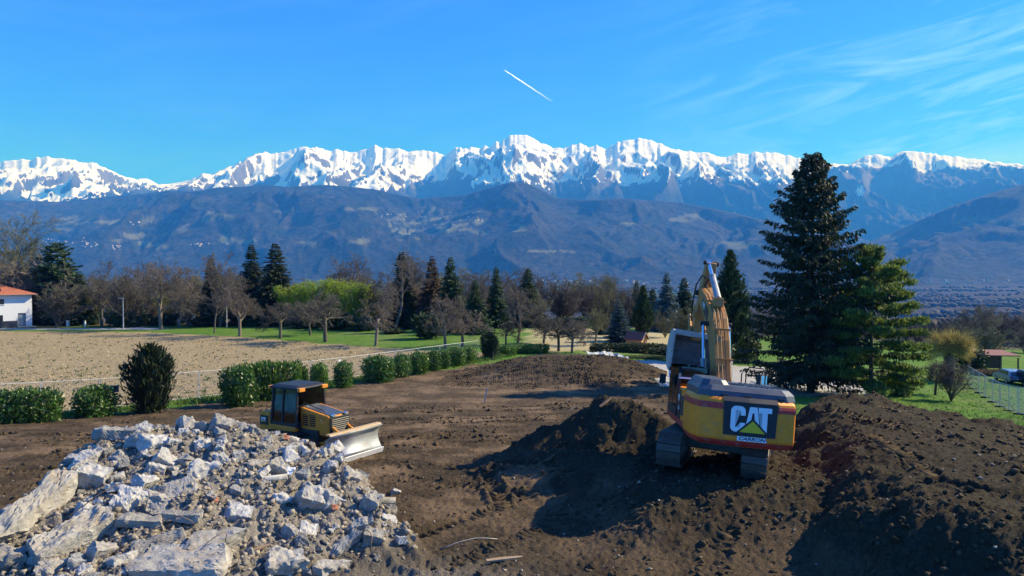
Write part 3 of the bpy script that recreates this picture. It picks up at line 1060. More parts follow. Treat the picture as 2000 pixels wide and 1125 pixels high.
    hb = t_.math('ADD', t_.math('MULTIPLY', tree, 34.0), t_.math('MULTIPLY', t_.noise(P, 0.006, 5, 0.7), 40.0))
    nb = t_.new('ShaderNodeBump')
    nb.inputs['Strength'].default_value = 0.75
    nb.inputs['Distance'].default_value = 1.0
    t_.link(hb, nb.inputs['Height'])
    t_.link(nb.outputs[0], b.inputs['Normal'])
    me.materials.append(m)
    o = link_mesh('mountains', me)
    tag(o, kind='structure')
    return X, Y, z, pyv


MX, MY, MZ, MPY = build_mountains()


def far_hit(px, py, ymin=1500.0):
    """world point on the valley or the slopes seen at a photo pixel"""
    tx = (px - 1000.0) / F
    j = int(round((math.atan(tx) - math.radians(-44)) / (math.radians(88)) * (MX.shape[1] - 1)))
    col = MPY[:, j]
    ok = np.nonzero((MY[:, j] > ymin) & (col <= py))[0]
    i = int(ok[0]) if len(ok) else MX.shape[0] - 30
    a = max(i - 1, 0)
    d = col[a] - col[i]
    f = 0.0 if abs(d) < 1e-6 else float(np.clip((col[a] - py) / d, 0, 1))
    return Vector((MX[a, j] + f * (MX[i, j] - MX[a, j]), MY[a, j] + f * (MY[i, j] - MY[a, j]), MZ[a, j] + f * (MZ[i, j] - MZ[a, j])))


def build_haze():
    m = bpy.data.materials.new('valley_haze')
    m.use_nodes = True
    t = NT(m.node_tree)
    out = t.new('ShaderNodeOutputMaterial')
    v = t.new('ShaderNodeVolumePrincipled')
    v.inputs['Color'].default_value = HAZE_COL + (1,)
    v.inputs['Density'].default_value = HAZE_DENS
    v.inputs['Absorption Color'].default_value = (1, 1, 1, 1)
    v.inputs['Anisotropy'].default_value = 0.0
    t.link(v.outputs[0], out.inputs['Volume'])
    b = MB()
    b.box((0, 8200, 1350), (46000, 20400, 3100))
    o = b.build('haze', m)
    tag(o, 'thin blue haze filling the valley air', 'haze', kind='stuff')


HAZE_COL = (0.045, 0.28, 1.0)
HAZE_DENS = 1.0e-4
build_haze()
# ------------------------------------------------------------------ vegetation builders
def seg_mesh(name, segs, sides=3):
    """segs: array (N,8): p0 p1 r0 r1 -> open tapered prisms"""
    s = np.asarray(segs, dtype=float)
    p0, p1, r0, r1 = s[:, 0:3], s[:, 3:6], s[:, 6], s[:, 7]
    d = p1 - p0
    d /= np.linalg.norm(d, axis=1, keepdims=True) + 1e-9
    ref = np.where(np.abs(d[:, 2:3]) < 0.9, np.array([[0, 0, 1.0]]), np.array([[1.0, 0, 0]]))
    a = np.cross(d, ref)
    a /= np.linalg.norm(a, axis=1, keepdims=True) + 1e-9
    b = np.cross(d, a)
    N = len(s)
    V = np.zeros((N, 2 * sides, 3))
    for k in range(sides):
        c, si = math.cos(2 * math.pi * k / sides), math.sin(2 * math.pi * k / sides)
        off = a * c + b * si
        V[:, k] = p0 + off * r0[:, None]
        V[:, sides + k] = p1 + off * r1[:, None]
    base = (np.arange(N) * 2 * sides)[:, None]
    fs = []
    for k in range(sides):
        j = (k + 1) % sides
        fs.append(base + np.array([[k, j, sides + j, sides + k]]))
    return V.reshape(-1, 3), np.concatenate(fs)


def card_mesh(centers, u, v):
    """diamond-ish quads: centre, half axes u (length) and v (width)"""
    V = np.stack([centers - u, centers - v * 1.0 + u * 0.1, centers + u, centers + v * 1.0 + u * 0.1], 1)
    N = len(centers)
    f = np.arange(N * 4).reshape(N, 4)
    return V.reshape(-1, 3), f


def rand_dirs(n, rng):
    d = rng.normal(size=(n, 3))
    return d / np.linalg.norm(d, axis=1, keepdims=True)


def grow(rng, segs, p, d, length, r, level, maxlevel, prm):
    """recursive bare branch"""
    n = prm['n'][level]
    step = length / n
    nodes = [(p, d, r)]
    q = p.copy()
    dd = d.copy()
    rr = r
    rend = r * prm['taper'][level]
    for i in range(n):
        dd = dd + rng.normal(size=3) * prm['wob'][level] + np.array([0, 0, prm['up'][level]])
        dd /= np.linalg.norm(dd)
        r2 = r + (rend - r) * (i + 1) / n
        q2 = q + dd * step
        segs[level].append(np.concatenate([q, q2, [rr, r2]]))
        q, rr = q2, r2
        nodes.append((q, dd, rr))
    if level >= maxlevel:
        return
    k = prm['kids'][level]
    k = max(1, int(round(k * rng.uniform(0.75, 1.25))))
    for j in range(k):
        f = prm['from'][level] + (1 - prm['from'][level]) * (j + rng.uniform(0.2, 1.0)) / k
        f = min(f, 1.0)
        i = min(int(f * n), n - 1)
        t = f * n - i
        a, b = nodes[i], nodes[i + 1]
        pos = a[0] + (b[0] - a[0]) * t
        ax = a[1]
        rd = rng.normal(size=3)
        rd -= ax * rd.dot(ax)
        rd /= np.linalg.norm(rd) + 1e-9
        an = prm['ang'][level] * rng.uniform(0.7, 1.3)
        nd = ax * math.cos(an) + rd * math.sin(an)
        nl = length * prm['len'][level] * rng.uniform(0.65, 1.2) * (1.15 - 0.45 * f)
        nr = (a[2] + (b[2] - a[2]) * t) * prm['rad'][level]
        grow(rng, segs, pos, nd, nl, max(nr, prm['rmin']), level + 1, maxlevel, prm)


PRM = {
    'walnut': dict(n=[3, 5, 4, 3, 2], taper=[0.85, 0.4, 0.35, 0.4, 0.4], wob=[0.05, 0.16, 0.22, 0.28, 0.3], up=[0.05, 0.05, 0.03, 0.02, 0.02], kids=[7, 9, 8, 6], ang=[0.85, 0.85, 0.85, 0.8], len=[1.55, 0.55, 0.5, 0.5], rad=[0.55, 0.5, 0.5, 0.6], rmin=0.017, **{'from': [0.6, 0.25, 0.2, 0.15]}),
    'tall': dict(n=[8, 5, 4, 3, 2], taper=[0.25, 0.35, 0.35, 0.4, 0.4], wob=[0.05, 0.1, 0.16, 0.22, 0.25], up=[0.03, 0.10, 0.07, 0.04, 0.02], kids=[20, 8, 6, 5], ang=[0.75, 0.6, 0.65, 0.7], len=[0.42, 0.5, 0.5, 0.5], rad=[0.42, 0.5, 0.5, 0.6], rmin=0.019, **{'from': [0.25, 0.2, 0.2, 0.1]}),
    'thicket': dict(n=[2, 5, 4, 3, 2], taper=[0.9, 0.3, 0.35, 0.4, 0.4], wob=[0.05, 0.12, 0.18, 0.25, 0.25], up=[0.0, 0.08, 0.05, 0.03, 0.02], kids=[13, 9, 6, 4], ang=[0.5, 0.6, 0.7, 0.7], len=[4.6, 0.45, 0.5, 0.5], rad=[0.5, 0.5, 0.5, 0.6], rmin=0.017, **{'from': [0.1, 0.2, 0.2, 0.1]}),
    'orchard': dict(n=[3, 5, 4, 3, 2], taper=[0.85, 0.4, 0.35, 0.4, 0.4], wob=[0.06, 0.22, 0.28, 0.3, 0.3], up=[0.03, 0.05, 0.06, 0.04, 0.02], kids=[7, 9, 8, 6], ang=[0.95, 0.8, 0.8, 0.8], len=[1.5, 0.6, 0.5, 0.5], rad=[0.6, 0.5, 0.5, 0.6], rmin=0.017, **{'from': [0.75, 0.2, 0.15, 0.1]}),
    'oak': dict(n=[5, 5, 4, 3, 2], taper=[0.5, 0.4, 0.35, 0.4, 0.4], wob=[0.08, 0.2, 0.25, 0.3, 0.3], up=[0.02, 0.06, 0.04, 0.02, 0.02], kids=[12, 8, 7, 5], ang=[0.95, 0.8, 0.8, 0.8], len=[0.62, 0.52, 0.5, 0.5], rad=[0.5, 0.5, 0.5, 0.6], rmin=0.019, **{'from': [0.35, 0.2, 0.15, 0.1]}),
}
TRUNK_LEN = {'walnut': 0.26, 'tall': 0.92, 'thicket': 0.06, 'orchard': 0.24, 'oak': 0.62}
TRUNK_R = {'walnut': 0.017, 'tall': 0.012, 'thicket': 0.010, 'orchard': 0.017, 'oak': 0.016}


def bare_proto(kind, seed, height=12.0):
    """returns (trunk mesh, crown mesh) normalised to unit height"""
    rng = np.random.default_rng(seed)
    segs = [[] for _ in range(5)]
    prm = PRM[kind]
    d = np.array([rng.normal() * 0.05, rng.normal() * 0.05, 1.0])
    d /= np.linalg.norm(d)
    grow(rng, segs, np.zeros(3), d, height * TRUNK_LEN[kind], height * TRUNK_R[kind], 0, 4, prm)
    hmax = max(max(s[5] for s in L) for L in segs if L)
    k = 1.0 / hmax
    arr = [np.array(L) * k for L in segs]
    V, Fc = [], []
    v1, f1 = seg_mesh('t', arr[0], 8)
    v2, f2 = seg_mesh('t', arr[1], 5)
    flare = None
    tr = np_mesh('trunk', np.concatenate([v1, v2]), [np.concatenate([f1, f2 + len(v1)])], smooth=True)
    a = np.concatenate(arr[2:])
    v3, f3 = seg_mesh('c', a, 3)
    cr = np_mesh('crown', v3, [f3], smooth=False)
    return tr, cr


def conifer_proto(kind, seed, fine=1.0):
    """unit height; spruce / fir / cypress / cedar / narrow"""
    rng = np.random.default_rng(seed)
    P = dict(spruce=(0.26, 42, 9, 0.25, 0.9), fir=(0.20, 40, 8, 0.05, 0.8), cypress=(0.17, 60, 9, -0.9, 0.6), cedar=(0.34, 24, 8, -0.05, 0.7), narrow=(0.15, 46, 8, 0.2, 0.8))[kind]
    rad, whorls, per, droop, shape = P
    segs, C, U, W = [], [], [], []
    segs.append(np.array([0, 0, 0, 0, 0, 0.5, 0.016, 0.010]))
    segs.append(np.array([0, 0, 0.5, 0, 0, 0.985, 0.010, 0.0015]))
    whorls = int(whorls * (0.6 + 0.4 * fine))
    for w in range(whorls):
        t = 0.04 + 0.955 * (w + rng.uniform(-0.3, 0.3)) / whorls
        t = min(max(t, 0.03), 0.99)
        L0 = rad * (1 - t) ** shape
        if kind == 'cypress':
            L0 = rad * min(1.0, 5.0 * t + 0.2) * (1 - t ** 2.2) + 0.01
        if kind == 'cedar':
            L0 = rad * (math.sin(math.pi * min(1, 0.12 + 0.88 * (1 - t))) * 0.6 + 0.45 * (1 - t))
        if kind in ('spruce', 'fir') and t < 0.10:
            L0 *= 0.55 + 4.5 * t
        for b in range(per):
            az = 2 * math.pi * (b + rng.uniform(0, 1)) / per + w * 1.9
            L = L0 * rng.uniform(0.62, 1.16) + 0.006
            out = np.array([math.cos(az), math.sin(az), 0])
            side = np.array([-math.sin(az), math.cos(az), 0])
            slope = -droop * (0.4 + 0.6 * (1 - t)) + (0.35 if t > 0.8 else 0.0)
            p0 = np.array([0, 0, t])
            tip = p0 + out * L + np.array([0, 0, slope * L])
            mid = p0 + out * L * 0.5 + np.array([0, 0, slope * L * 0.5 - 0.06 * L])
            segs.append(np.concatenate([p0, mid, [0.0032 * (1 - t) + 0.0008, 0.0018 * (1 - t) + 0.0006]]))
            segs.append(np.concatenate([mid, tip, [0.0018 * (1 - t) + 0.0006, 0.0004]]))
            ns = max(3, int((5 + 26 * L / 0.26) * fine))
            for k in range(ns):
                f = 0.16 + 0.84 * (k + rng.uniform(0, 1)) / ns
                c = p0 + (mid - p0) * min(1, 2 * f) if f < 0.5 else mid + (tip - mid) * (2 * f - 1)
                sgn = 1 if k % 2 else -1
                sz = (0.020 + 0.028 * (1 - f)) * (0.32 + 1.1 * L / 0.26) * rng.uniform(0.6, 1.35)
                if kind == 'cypress':
                    u = np.array([0, 0, 1.0]) * 0.7 + out * 0.4 + rng.normal(size=3) * 0.35
                elif kind == 'cedar':
                    u = out * 0.5 + side * sgn * 0.9 + rng.normal(size=3) * 0.25 + np.array([0, 0, 0.1])
                else:
                    u = out * (0.45 + 0.5 * f) + side * sgn * (0.95 - 0.5 * f) + rng.normal(size=3) * 0.25 + np.array([0, 0, -0.55 if kind == 'spruce' else -0.1])
                u /= np.linalg.norm(u)
                vv = np.cross(u, rng.normal(size=3))
                vv /= np.linalg.norm(vv) + 1e-9
                C.append(c + u * sz * 0.8)
                U.append(u * sz)
                W.append(vv * sz * rng.uniform(0.22, 0.4))
    v1, f1 = seg_mesh('t', np.array(segs), 5)
    tr = np_mesh('trunk', v1, [f1], smooth=True)
    v2, f2 = card_mesh(np.array(C), np.array(U), np.array(W))
    cr = np_mesh('crown', v2, [f2])
    return tr, cr


def spruce_big(seed):
    """the tall dark spruce: unit height, dense drooping branchlets"""
    rng = np.random.default_rng(seed)
    segs, C, U, W = [], [], [], []
    for i in range(10):
        a, b = i / 10, (i + 1) / 10
        segs.append(np.array([0, 0, a * 0.985, 0, 0, b * 0.985, 0.017 * (1 - a) + 0.0012, 0.017 * (1 - b) + 0.001]))
    whorls = 50
    for w in range(whorls):
        t = 0.075 + 0.915 * (w + rng.uniform(-0.35, 0.35)) / whorls
        prof = np.interp(t, [0.0, 0.07, 0.12, 0.25, 0.45, 0.62, 0.78, 0.90, 0.97, 1.0], [0.19, 0.225, 0.25, 0.25, 0.225, 0.172, 0.122, 0.066, 0.022, 0.006])
        per = 7
        for b in range(per):
            az = 2 * math.pi * (b + rng.uniform(0, 1)) / per + w * 2.4
            prof_ = prof * (1 + 0.30 * float(pnoise(np.array([math.cos(az) * 1.3 + t * 5.0]), np.array([math.sin(az) * 1.3 + t * 3.0]), 12)[0]))
            L = prof_ * rng.choice([rng.uniform(0.45, 0.8), rng.uniform(0.85, 1.15)], p=[0.42, 0.58]) + 0.004
            out = np.array([math.cos(az), math.sin(az), 0])
            side = np.array([-math.sin(az), math.cos(az), 0])
            dr = np.interp(t, [0, 0.5, 0.85, 1], [-0.30, -0.20, 0.15, 0.8])
            p0 = np.array([0, 0, t])
            pts = [p0]
            n = 5
            for k in range(1, n + 1):
                f = k / n
                zz = dr * L * f + 0.16 * L * f * f * (1 if t < 0.9 else 0) - 0.05 * L * math.sin(math.pi * f)
                pts.append(p0 + out * L * f + np.array([0, 0, zz]) + side * rng.normal() * 0.006)
            for k in range(n):
                segs.append(np.concatenate([pts[k], pts[k + 1], [0.0032 * (1 - k / n) * (1.1 - t) + 0.0004, 0.0032 * (1 - (k + 1) / n) * (1.1 - t) + 0.0003]]))
            ns = int(18 + 215 * L)
            for k in range(ns):
                f = 0.12 + 0.88 * (k + rng.uniform(0, 1)) / ns
                i = min(int(f * n), n - 1)
                c = pts[i] + (pts[i + 1] - pts[i]) * (f * n - i)
                sgn = 1 if k % 2 else -1
                bl = (0.055 * (1 - f) + 0.016) * (0.45 + 2.4 * L) * rng.uniform(0.7, 1.25)
                u = out * (0.3 + 0.7 * f) + side * sgn * (1.0 - 0.5 * f) + np.array([0, 0, -0.45]) + rng.normal(size=3) * 0.12
                u /= np.linalg.norm(u)
                m = 3
                for q in range(m):
                    g = (q + rng.uniform(0.2, 1)) / m
                    cc = c + u * bl * g
                    uu = u * 0.75 + np.array([0, 0, -0.75]) * rng.uniform(0.2, 1.1) + rng.normal(size=3) * 0.3
                    uu /= np.linalg.norm(uu)
                    vv = np.cross(uu, rng.normal(size=3))
                    vv /= np.linalg.norm(vv) + 1e-9
                    sz = rng.uniform(0.0055, 0.0115) * (0.6 + 0.4 * min(1, L / 0.1))
                    C.append(cc + uu * sz * 0.6)
                    U.append(uu * sz)
                    W.append(vv * sz * rng.uniform(0.25, 0.45))
    v1, f1 = seg_mesh('t', np.array(segs), 6)
    tr = np_mesh('trunk', v1, [f1], smooth=True)
    v2, f2 = card_mesh(np.array(C), np.array(U), np.array(W))
    return tr, np_mesh('crown', v2, [f2])


def pine_proto(seed, nb=54, rad=0.40, first=0.11, tuft=900):
    """pine with layered cushions of needles on long limbs; unit height"""
    rng = np.random.default_rng(seed)
    segs, C, U, W = [], [], [], []
    for i in range(8):
        a, b = i / 8, (i + 1) / 8
        segs.append(np.array([0.01 * math.sin(a * 4), 0, a * 0.97, 0.01 * math.sin(b * 4), 0, b * 0.97, 0.017 * (1 - a) + 0.002, 0.017 * (1 - b) + 0.0016]))
    for b in range(nb):
        t = first + (0.975 - first) * (b + rng.uniform(0, 1)) / nb
        az = b * 2.399 + rng.normal() * 0.3
        L = rad * np.interp(t, [0.1, 0.25, 0.5, 0.75, 0.9, 1.0], [0.75, 1.0, 0.85, 0.62, 0.36, 0.12]) * rng.uniform(0.7, 1.15)
        out = np.array([math.cos(az), math.sin(az), 0])
        side = np.array([-math.sin(az), math.cos(az), 0])
        p0 = np.array([0, 0, t])
        rise = np.interp(t, [0.1, 0.5, 0.9, 1.0], [-0.12, 0.10, 0.45, 1.2])
        p1 = p0 + out * L * 0.5 + np.array([0, 0, rise * L * 0.35])
        p2 = p0 + out * L + np.array([0, 0, rise * L])
        segs.append(np.concatenate([p0, p1, [0.0055 * (1.15 - t), 0.0036 * (1.15 - t)]]))
        segs.append(np.concatenate([p1, p2, [0.0036 * (1.15 - t), 0.001]]))
        nc = max(3, int(9 * L / rad))
        for k in range(nc):
            f = 0.35 + 0.65 * (k + rng.uniform(0, 1)) / nc
            c = p0 + (p1 - p0) * min(1, 2 * f) if f < 0.5 else p1 + (p2 - p1) * (2 * f - 1)
            c = c + side * rng.normal() * 0.045 * f + np.array([0, 0, 0.008])
            R = np.array([0.062, 0.062, 0.026]) * rng.uniform(0.7, 1.25)
            m = int(tuft / nc * L / rad) + 22
            d = rand_dirs(m, rng)
            cc = c + d * R * rng.uniform(0.3, 1.0, size=(m, 1))
            uu = d * 0.6 + np.array([0, 0, 0.55]) + rng.normal(size=(m, 3)) * 0.35
            uu /= np.linalg.norm(uu, axis=1, keepdims=True)
            vv = np.cross(uu, rng.normal(size=(m, 3)))
            vv /= np.linalg.norm(vv, axis=1, keepdims=True) + 1e-9
            sz = rng.uniform(0.010, 0.022, size=(m, 1))
            C.append(cc)
            U.append(uu * sz)
            W.append(vv * sz * 0.30)
            bp = p0 + (p2 - p0) * max(0.0, f - 0.15)
            bp = p0 + (p1 - p0) * min(1, 2 * (f - 0.15)) if f - 0.15 < 0.5 else p1 + (p2 - p1) * (2 * (f - 0.15) - 1)
            segs.append(np.concatenate([bp, c + out * 0.02, [0.0016, 0.0006]]))
    v1, f1 = seg_mesh('t', np.array(segs), 6)
    tr = np_mesh('trunk', v1, [f1], smooth=True)
    v2, f2 = card_mesh(np.concatenate(C), np.concatenate(U), np.concatenate(W))
    return tr, np_mesh('crown', v2, [f2])


def bush_proto(seed, dims=(1, 1, 1), n=2600, leaf=0.05, boxy=0.0, lump=0.12, up=0.2, stems=7, aspect=0.45, shell=0.7):
    """leafy shrub of given half-widths/height: leaves spread through an uneven rounded volume; z from 0 to dims[2]"""
    rng = np.random.default_rng(seed)
    d = rand_dirs(n, rng)
    if boxy > 0:
        mx = np.max(np.abs(d), axis=1, keepdims=True)
        d2 = d / mx
        d = d * (1 - boxy) + d2 * boxy
    lum = 1 + lump * (fbm(d[:, 0] * 2.2 + seed, d[:, 1] * 2.2 + d[:, 2] * 1.7, 3, seed=seed % 50) * 1.4)
    rr = (shell + (1 - shell) * rng.uniform(0, 1, n)) * lum
    inner = rng.uniform(0, 1, n) < 0.22
    rr = np.where(inner, rr * rng.uniform(0.45, 0.9, n), rr)
    nrm = d / np.linalg.norm(d, axis=1, keepdims=True)
    P = d * rr[:, None]
    P[:, 2] = (P[:, 2] * 0.5 + 0.5)
    P[:, 2] = np.maximum(P[:, 2], 0.015)
    P *= np.array(dims)
    u = nrm * 0.55 + np.array([0, 0, up]) + rng.normal(size=(n, 3)) * 0.55
    u /= np.linalg.norm(u, axis=1, keepdims=True)
    v = np.cross(u, nrm + rng.normal(size=(n, 3)) * 0.4)
    v /= np.linalg.norm(v, axis=1, keepdims=True) + 1e-9
    sz = leaf * rng.uniform(0.6, 1.4, size=(n, 1))
    V, Fc = card_mesh(P, u * sz, v * sz * aspect)
    leaves = np_mesh('foliage', V, [Fc])
    segs = []
    for s in range(stems):
        a = rng.uniform(0, 2 * math.pi)
        q = np.array([math.cos(a) * 0.10 * dims[0], math.sin(a) * 0.10 * dims[1], 0])
        e = np.array([math.cos(a) * 0.6 * dims[0], math.sin(a) * 0.6 * dims[1], dims[2] * rng.uniform(0.5, 0.85)])
        mid = (q + e) / 2 + np.array([0, 0, 0.1 * dims[2]])
        w = 0.022 * max(dims)
        segs.append(np.concatenate([q - np.array([0, 0, 0.05 * dims[2]]), mid, [w, w * 0.6]]))
        segs.append(np.concatenate([mid, e, [w * 0.6, w * 0.2]]))
    v1, f1 = seg_mesh('s', np.array(segs), 5)
    stem = np_mesh('stem', v1, [f1], smooth=True)
    return stem, leaves


ORD = ['first', 'second', 'third', 'fourth', 'fifth', 'sixth', 'seventh', 'eighth', 'ninth', 'tenth', 'eleventh', 'twelfth', 'thirteenth', 'fourteenth', 'fifteenth', 'sixteenth', 'seventeenth', 'eighteenth', 'nineteenth', 'twentieth',
       'twenty-first', 'twenty-second', 'twenty-third', 'twenty-fourth', 'twenty-fifth', 'twenty-sixth', 'twenty-seventh', 'twenty-eighth']


def plant(name, proto, mats, loc, scale, rotz, label, cat, group=None, parts=('trunk', 'crown'), tilt=(0, 0)):
    root = empty(name, loc, (tilt[0], tilt[1], rotz))
    root.scale = scale if isinstance(scale, (tuple, list)) else (scale,) * 3
    tag(root, label, cat, group)
    for me, mt, pn in zip(proto, mats, parts):
        o = bpy.data.objects.new(pn, me)
        COL.objects.link(o)
        o.parent = root
        if len(me.materials) == 0:
            me.materials.append(mt)
        o.material_slots[0].link = 'OBJECT'
        o.material_slots[0].material = mt
    return root


def spot(px, D, top_py, sink=0.15):
    """ground point at depth D under photo column px, and the height that reaches photo row top_py"""
    x = (px - 1000.0) / F * D
    z = gz(x, D)
    return (x, D, z - sink), z_at(top_py, D) - z + sink


BARE = {k: [bare_proto(k, 100 + 10 * i + j) for j in range(n)] for i, (k, n) in enumerate((('walnut', 3), ('tall', 3), ('thicket', 2), ('orchard', 3), ('oak', 2)))}
CON = {k: [conifer_proto(k, 300 + 10 * i + j, 1.0) for j in range(n)] for i, (k, n) in enumerate((('spruce', 3), ('fir', 1), ('cypress', 1), ('cedar', 1), ('narrow', 2)))}
# ------------------------------------------------------------------ the trees in view
def place_bare(px, D, top, kind, idx, width, mat, label, group=None, name='bare_tree', rz=None, cat='tree'):
    loc, h = spot(px, D, top)
    rz = random.uniform(0, 6.28) if rz is None else rz
    b = M['bark'] if mat is None else M[mat]
    return plant(name, BARE[kind][idx % len(BARE[kind])], (b, b), loc, (h * width, h * width, h), rz, label, cat, group)


def place_con(px, D, top, kind, idx, width, mat, label, group=None, name='conifer_tree'):
    loc, h = spot(px, D, top)
    return plant(name, CON[kind][idx % len(CON[kind])], (M['bark'], M[mat]), loc, (h * width, h * width, h), random.uniform(0, 6.28), label, 'tree', group)


# the two big evergreens beside the gravel yard
loc, h = spot(1586, 61.0, 293)
plant('spruce_tree', spruce_big(5), (M['bark'], M['needle_dark']), loc, (h * 1.0, h * 1.0, h), 0.6, 'tallest dark spruce towering over the gravel yard beside the excavator', 'tree')
loc, h = spot(1706, 58.0, 492)
plant('pine_tree', pine_proto(8), (M['bark'], M['needle_pine']), loc, (h * 0.95, h * 0.95, h), 2.0, 'bright green layered pine standing right of the tallest spruce', 'tree')
place_con(1426, 82, 490, 'cypress', 0, 0.95, 'needle_green', 'tall dense cypress-shaped evergreen behind the excavator boom')

# conifers of the tree line, left to right
place_con(112, 132, 474, 'cedar', 0, 1.0, 'needle_cedar', 'broad green cedar behind the white house')
place_con(82, 138, 520, 'spruce', 1, 1.42, 'needle_dark', 'low dark conifer tucked between white house and cedar')
place_con(155, 130, 528, 'narrow', 0, 1.77, 'needle_cedar', 'slender light green conifer on the right flank of the cedar')
place_con(412, 128, 497, 'narrow', 1, 1.28, 'needle_dark', 'narrow ivy-dark conifer spire behind the tall bare tree')
place_con(492, 133, 475, 'spruce', 0, 1.31, 'needle_dark', 'left of the twin tall dark spruces behind the orchard')
place_con(538, 130, 472, 'spruce', 2, 1.49, 'needle_dark', 'right, wider one of the twin tall dark spruces')
place_con(785, 122, 490, 'narrow', 0, 1.56, 'needle_green', 'dark conifer top inside the big reddish bare tree')
place_con(844, 122, 498, 'spruce', 1, 1.14, 'leaf_russet', 'brownish thin conifer left of the pointed green spruce')
place_con(880, 116, 499, 'spruce', 2, 1.21, 'needle_green', 'pointed green spruce in the middle of the tree line')
place_con(928, 112, 545, 'spruce', 0, 1.42, 'needle_green', 'shorter bushy spruce right of the pointed green spruce')
place_con(969, 124, 518, 'spruce', 1, 1.06, 'needle_green', 'slim spruce with loose top left of the reddish oak')
place_con(1031, 128, 522, 'spruce', 2, 1.35, 'needle_green', 'dark spruce top rising behind the reddish oak')
place_con(1176, 112, 602, 'fir', 0, 2.13, 'needle_dark', 'black-green fir in the shade left of the blue spruce')
place_con(1209, 101, 584, 'fir', 0, 1.77, 'needle_blue', 'blue-grey spruce beside the small wooden chalet')
place_con(1256, 108, 558, 'cypress', 0, 1.1, 'needle_green', 'rounded green conifer right behind the small wooden chalet')
place_con(1243, 150, 548, 'narrow', 1, 1.28, 'needle_green', 'thin conifer tip above the rounded green conifer')
place_con(1302, 125, 531, 'spruce', 0, 1.28, 'needle_blue', 'greyish spruce left of the excavator bucket')
place_con(1336, 128, 540, 'spruce', 2, 1.42, 'needle_green', 'spruce right behind the excavator stick')
place_con(1275, 135, 560, 'spruce', 1, 1.28, 'needle_green', 'smaller spruce between rounded conifer and greyish spruce')

# orchard trees on the grass beyond the field: (px, base row, top row, kind, idx, width, material, label)
ORCH = [
    (313, 643, 503, 'walnut', 0, 0.95, 'bark_pale', 'wide bare walnut with forked trunk nearest the street lamp'),
    (417, 651, 490, 'tall', 0, 1.0, 'bark_pale', 'tall pale bare tree with a dark conifer spire behind it'),
    (467, 657, 543, 'walnut', 1, 1.05, 'bark_pale', 'leaning bare orchard tree below the twin dark spruces'),
    (547, 661, 588, 'orchard', 0, 1.1, 'bark', 'small round bare fruit tree left of the bamboo'),
    (605, 655, 585, 'orchard', 2, 1.0, 'bark', 'bare fruit tree standing further back before the bamboo'),
    (635, 668, 566, 'orchard', 1, 1.2, 'bark', 'wide bare fruit tree in front of the bamboo'),
    (733, 676, 552, 'walnut', 2, 0.9, 'bark_pale', 'slim bare tree at the right end of the bamboo'),
    (869, 681, 570, 'walnut', 0, 1.0, 'bark_pale', 'pale bare tree straight behind the laurel row'),
    (903, 677, 606, 'orchard', 1, 1.2, 'bark_pale', 'short bare fruit tree just right of the pale bare tree'),
    (1010, 674, 552, 'oak', 0, 1.1, 'bark_red', 'big reddish oak-like bare tree behind the dark round yew'),
    (988, 674, 628, 'orchard', 0, 1.2, 'bark', 'low bare fruit tree under the reddish oak'),
    (1062, 671, 612, 'orchard', 2, 1.3, 'bark', 'bare fruit tree at the edge of the dry meadow'),
    (1091, 686, 616, 'orchard', 1, 1.2, 'bark', 'dark leaning fruit tree on the dry meadow'),
    (1117, 690, 622, 'orchard', 0, 1.1, 'bark_pale', 'nearest small fruit tree on the dry meadow behind the tracked mound'),
    (1163, 674, 598, 'orchard', 2, 0.8, 'bark_mossy', 'thin upright sapling on the dry meadow'),
]
for (px, by, ty, kind, idx, w, mt, lab) in ORCH:
    g = gp(px, by, 80, 200)
    place_bare(px, g.y, ty, kind, idx, w, mt, lab, 'bare orchard trees beyond the field')

# larger bare trees of the wood behind
BIG = [
    (18, 138, 408, 'tall', 1, 1.15, 'bark_mossy', 'very tall bare tree rising behind the white house roof'),
    (50, 143, 455, 'oak', 0, 0.9, 'bark_mossy', 'broad bare tree between the white house and the cedar'),
    (-30, 135, 470, 'tall', 2, 1.2, 'bark_mossy', 'bare tree cut by the left edge of the picture'),
    (215, 134, 508, 'oak', 1, 1.1, 'bark', 'rounded grey bare tree right of the cedar'),
    (262, 150, 500, 'oak', 0, 1.0, 'bark', 'bare tree behind the street lamp'),
    (365, 132, 520, 'oak', 1, 1.0, 'bark_red', 'brownish bare tree behind the walking person'),
    (440, 136, 505, 'tall', 2, 1.1, 'bark', 'dense grey bare tree just left of the twin spruces'),
    (575, 136, 548, 'oak', 1, 0.9, 'bark_mossy', 'mossy bare tree right of the twin spruces'),
    (672, 150, 488, 'walnut', 1, 1.0, 'bark_red', 'open-crowned bare tree showing above the bamboo'),
    (770, 118, 478, 'oak', 0, 0.95, 'bark_red', 'largest reddish bare tree in the middle of the tree line'),
    (812, 126, 500, 'tall', 0, 1.2, 'bark_red', 'upright reddish bare tree right of the largest one'),
    (722, 126, 520, 'oak', 1, 0.9, 'bark', 'grey bare tree at the right shoulder of the bamboo'),
    (950, 128, 560, 'oak', 1, 1.0, 'bark', 'low grey bare tree between two spruces'),
    (1052, 132, 558, 'thicket', 0, 1.1, 'bark_mossy', 'bushy mossy thicket behind the dry meadow'),
    (1100, 140, 560, 'thicket', 1, 1.2, 'bark_red', 'brown thicket at the far side of the dry meadow'),
    (1150, 150, 565, 'oak', 1, 1.1, 'bark_red', 'brown bare tree left above the blue spruce'),
    (1345, 100, 590, 'thicket', 0, 1.0, 'bark_mossy', 'grey thicket behind the excavator bucket'),
    (1300, 112, 600, 'thicket', 1, 1.0, 'bark_mossy', 'mossy thicket right of the wooden chalet'),
]
for (px, D, ty, kind, idx, w, mt, lab) in BIG:
    place_bare(px, D, ty, kind, idx, w, mt, lab, 'bare trees of the wood line')

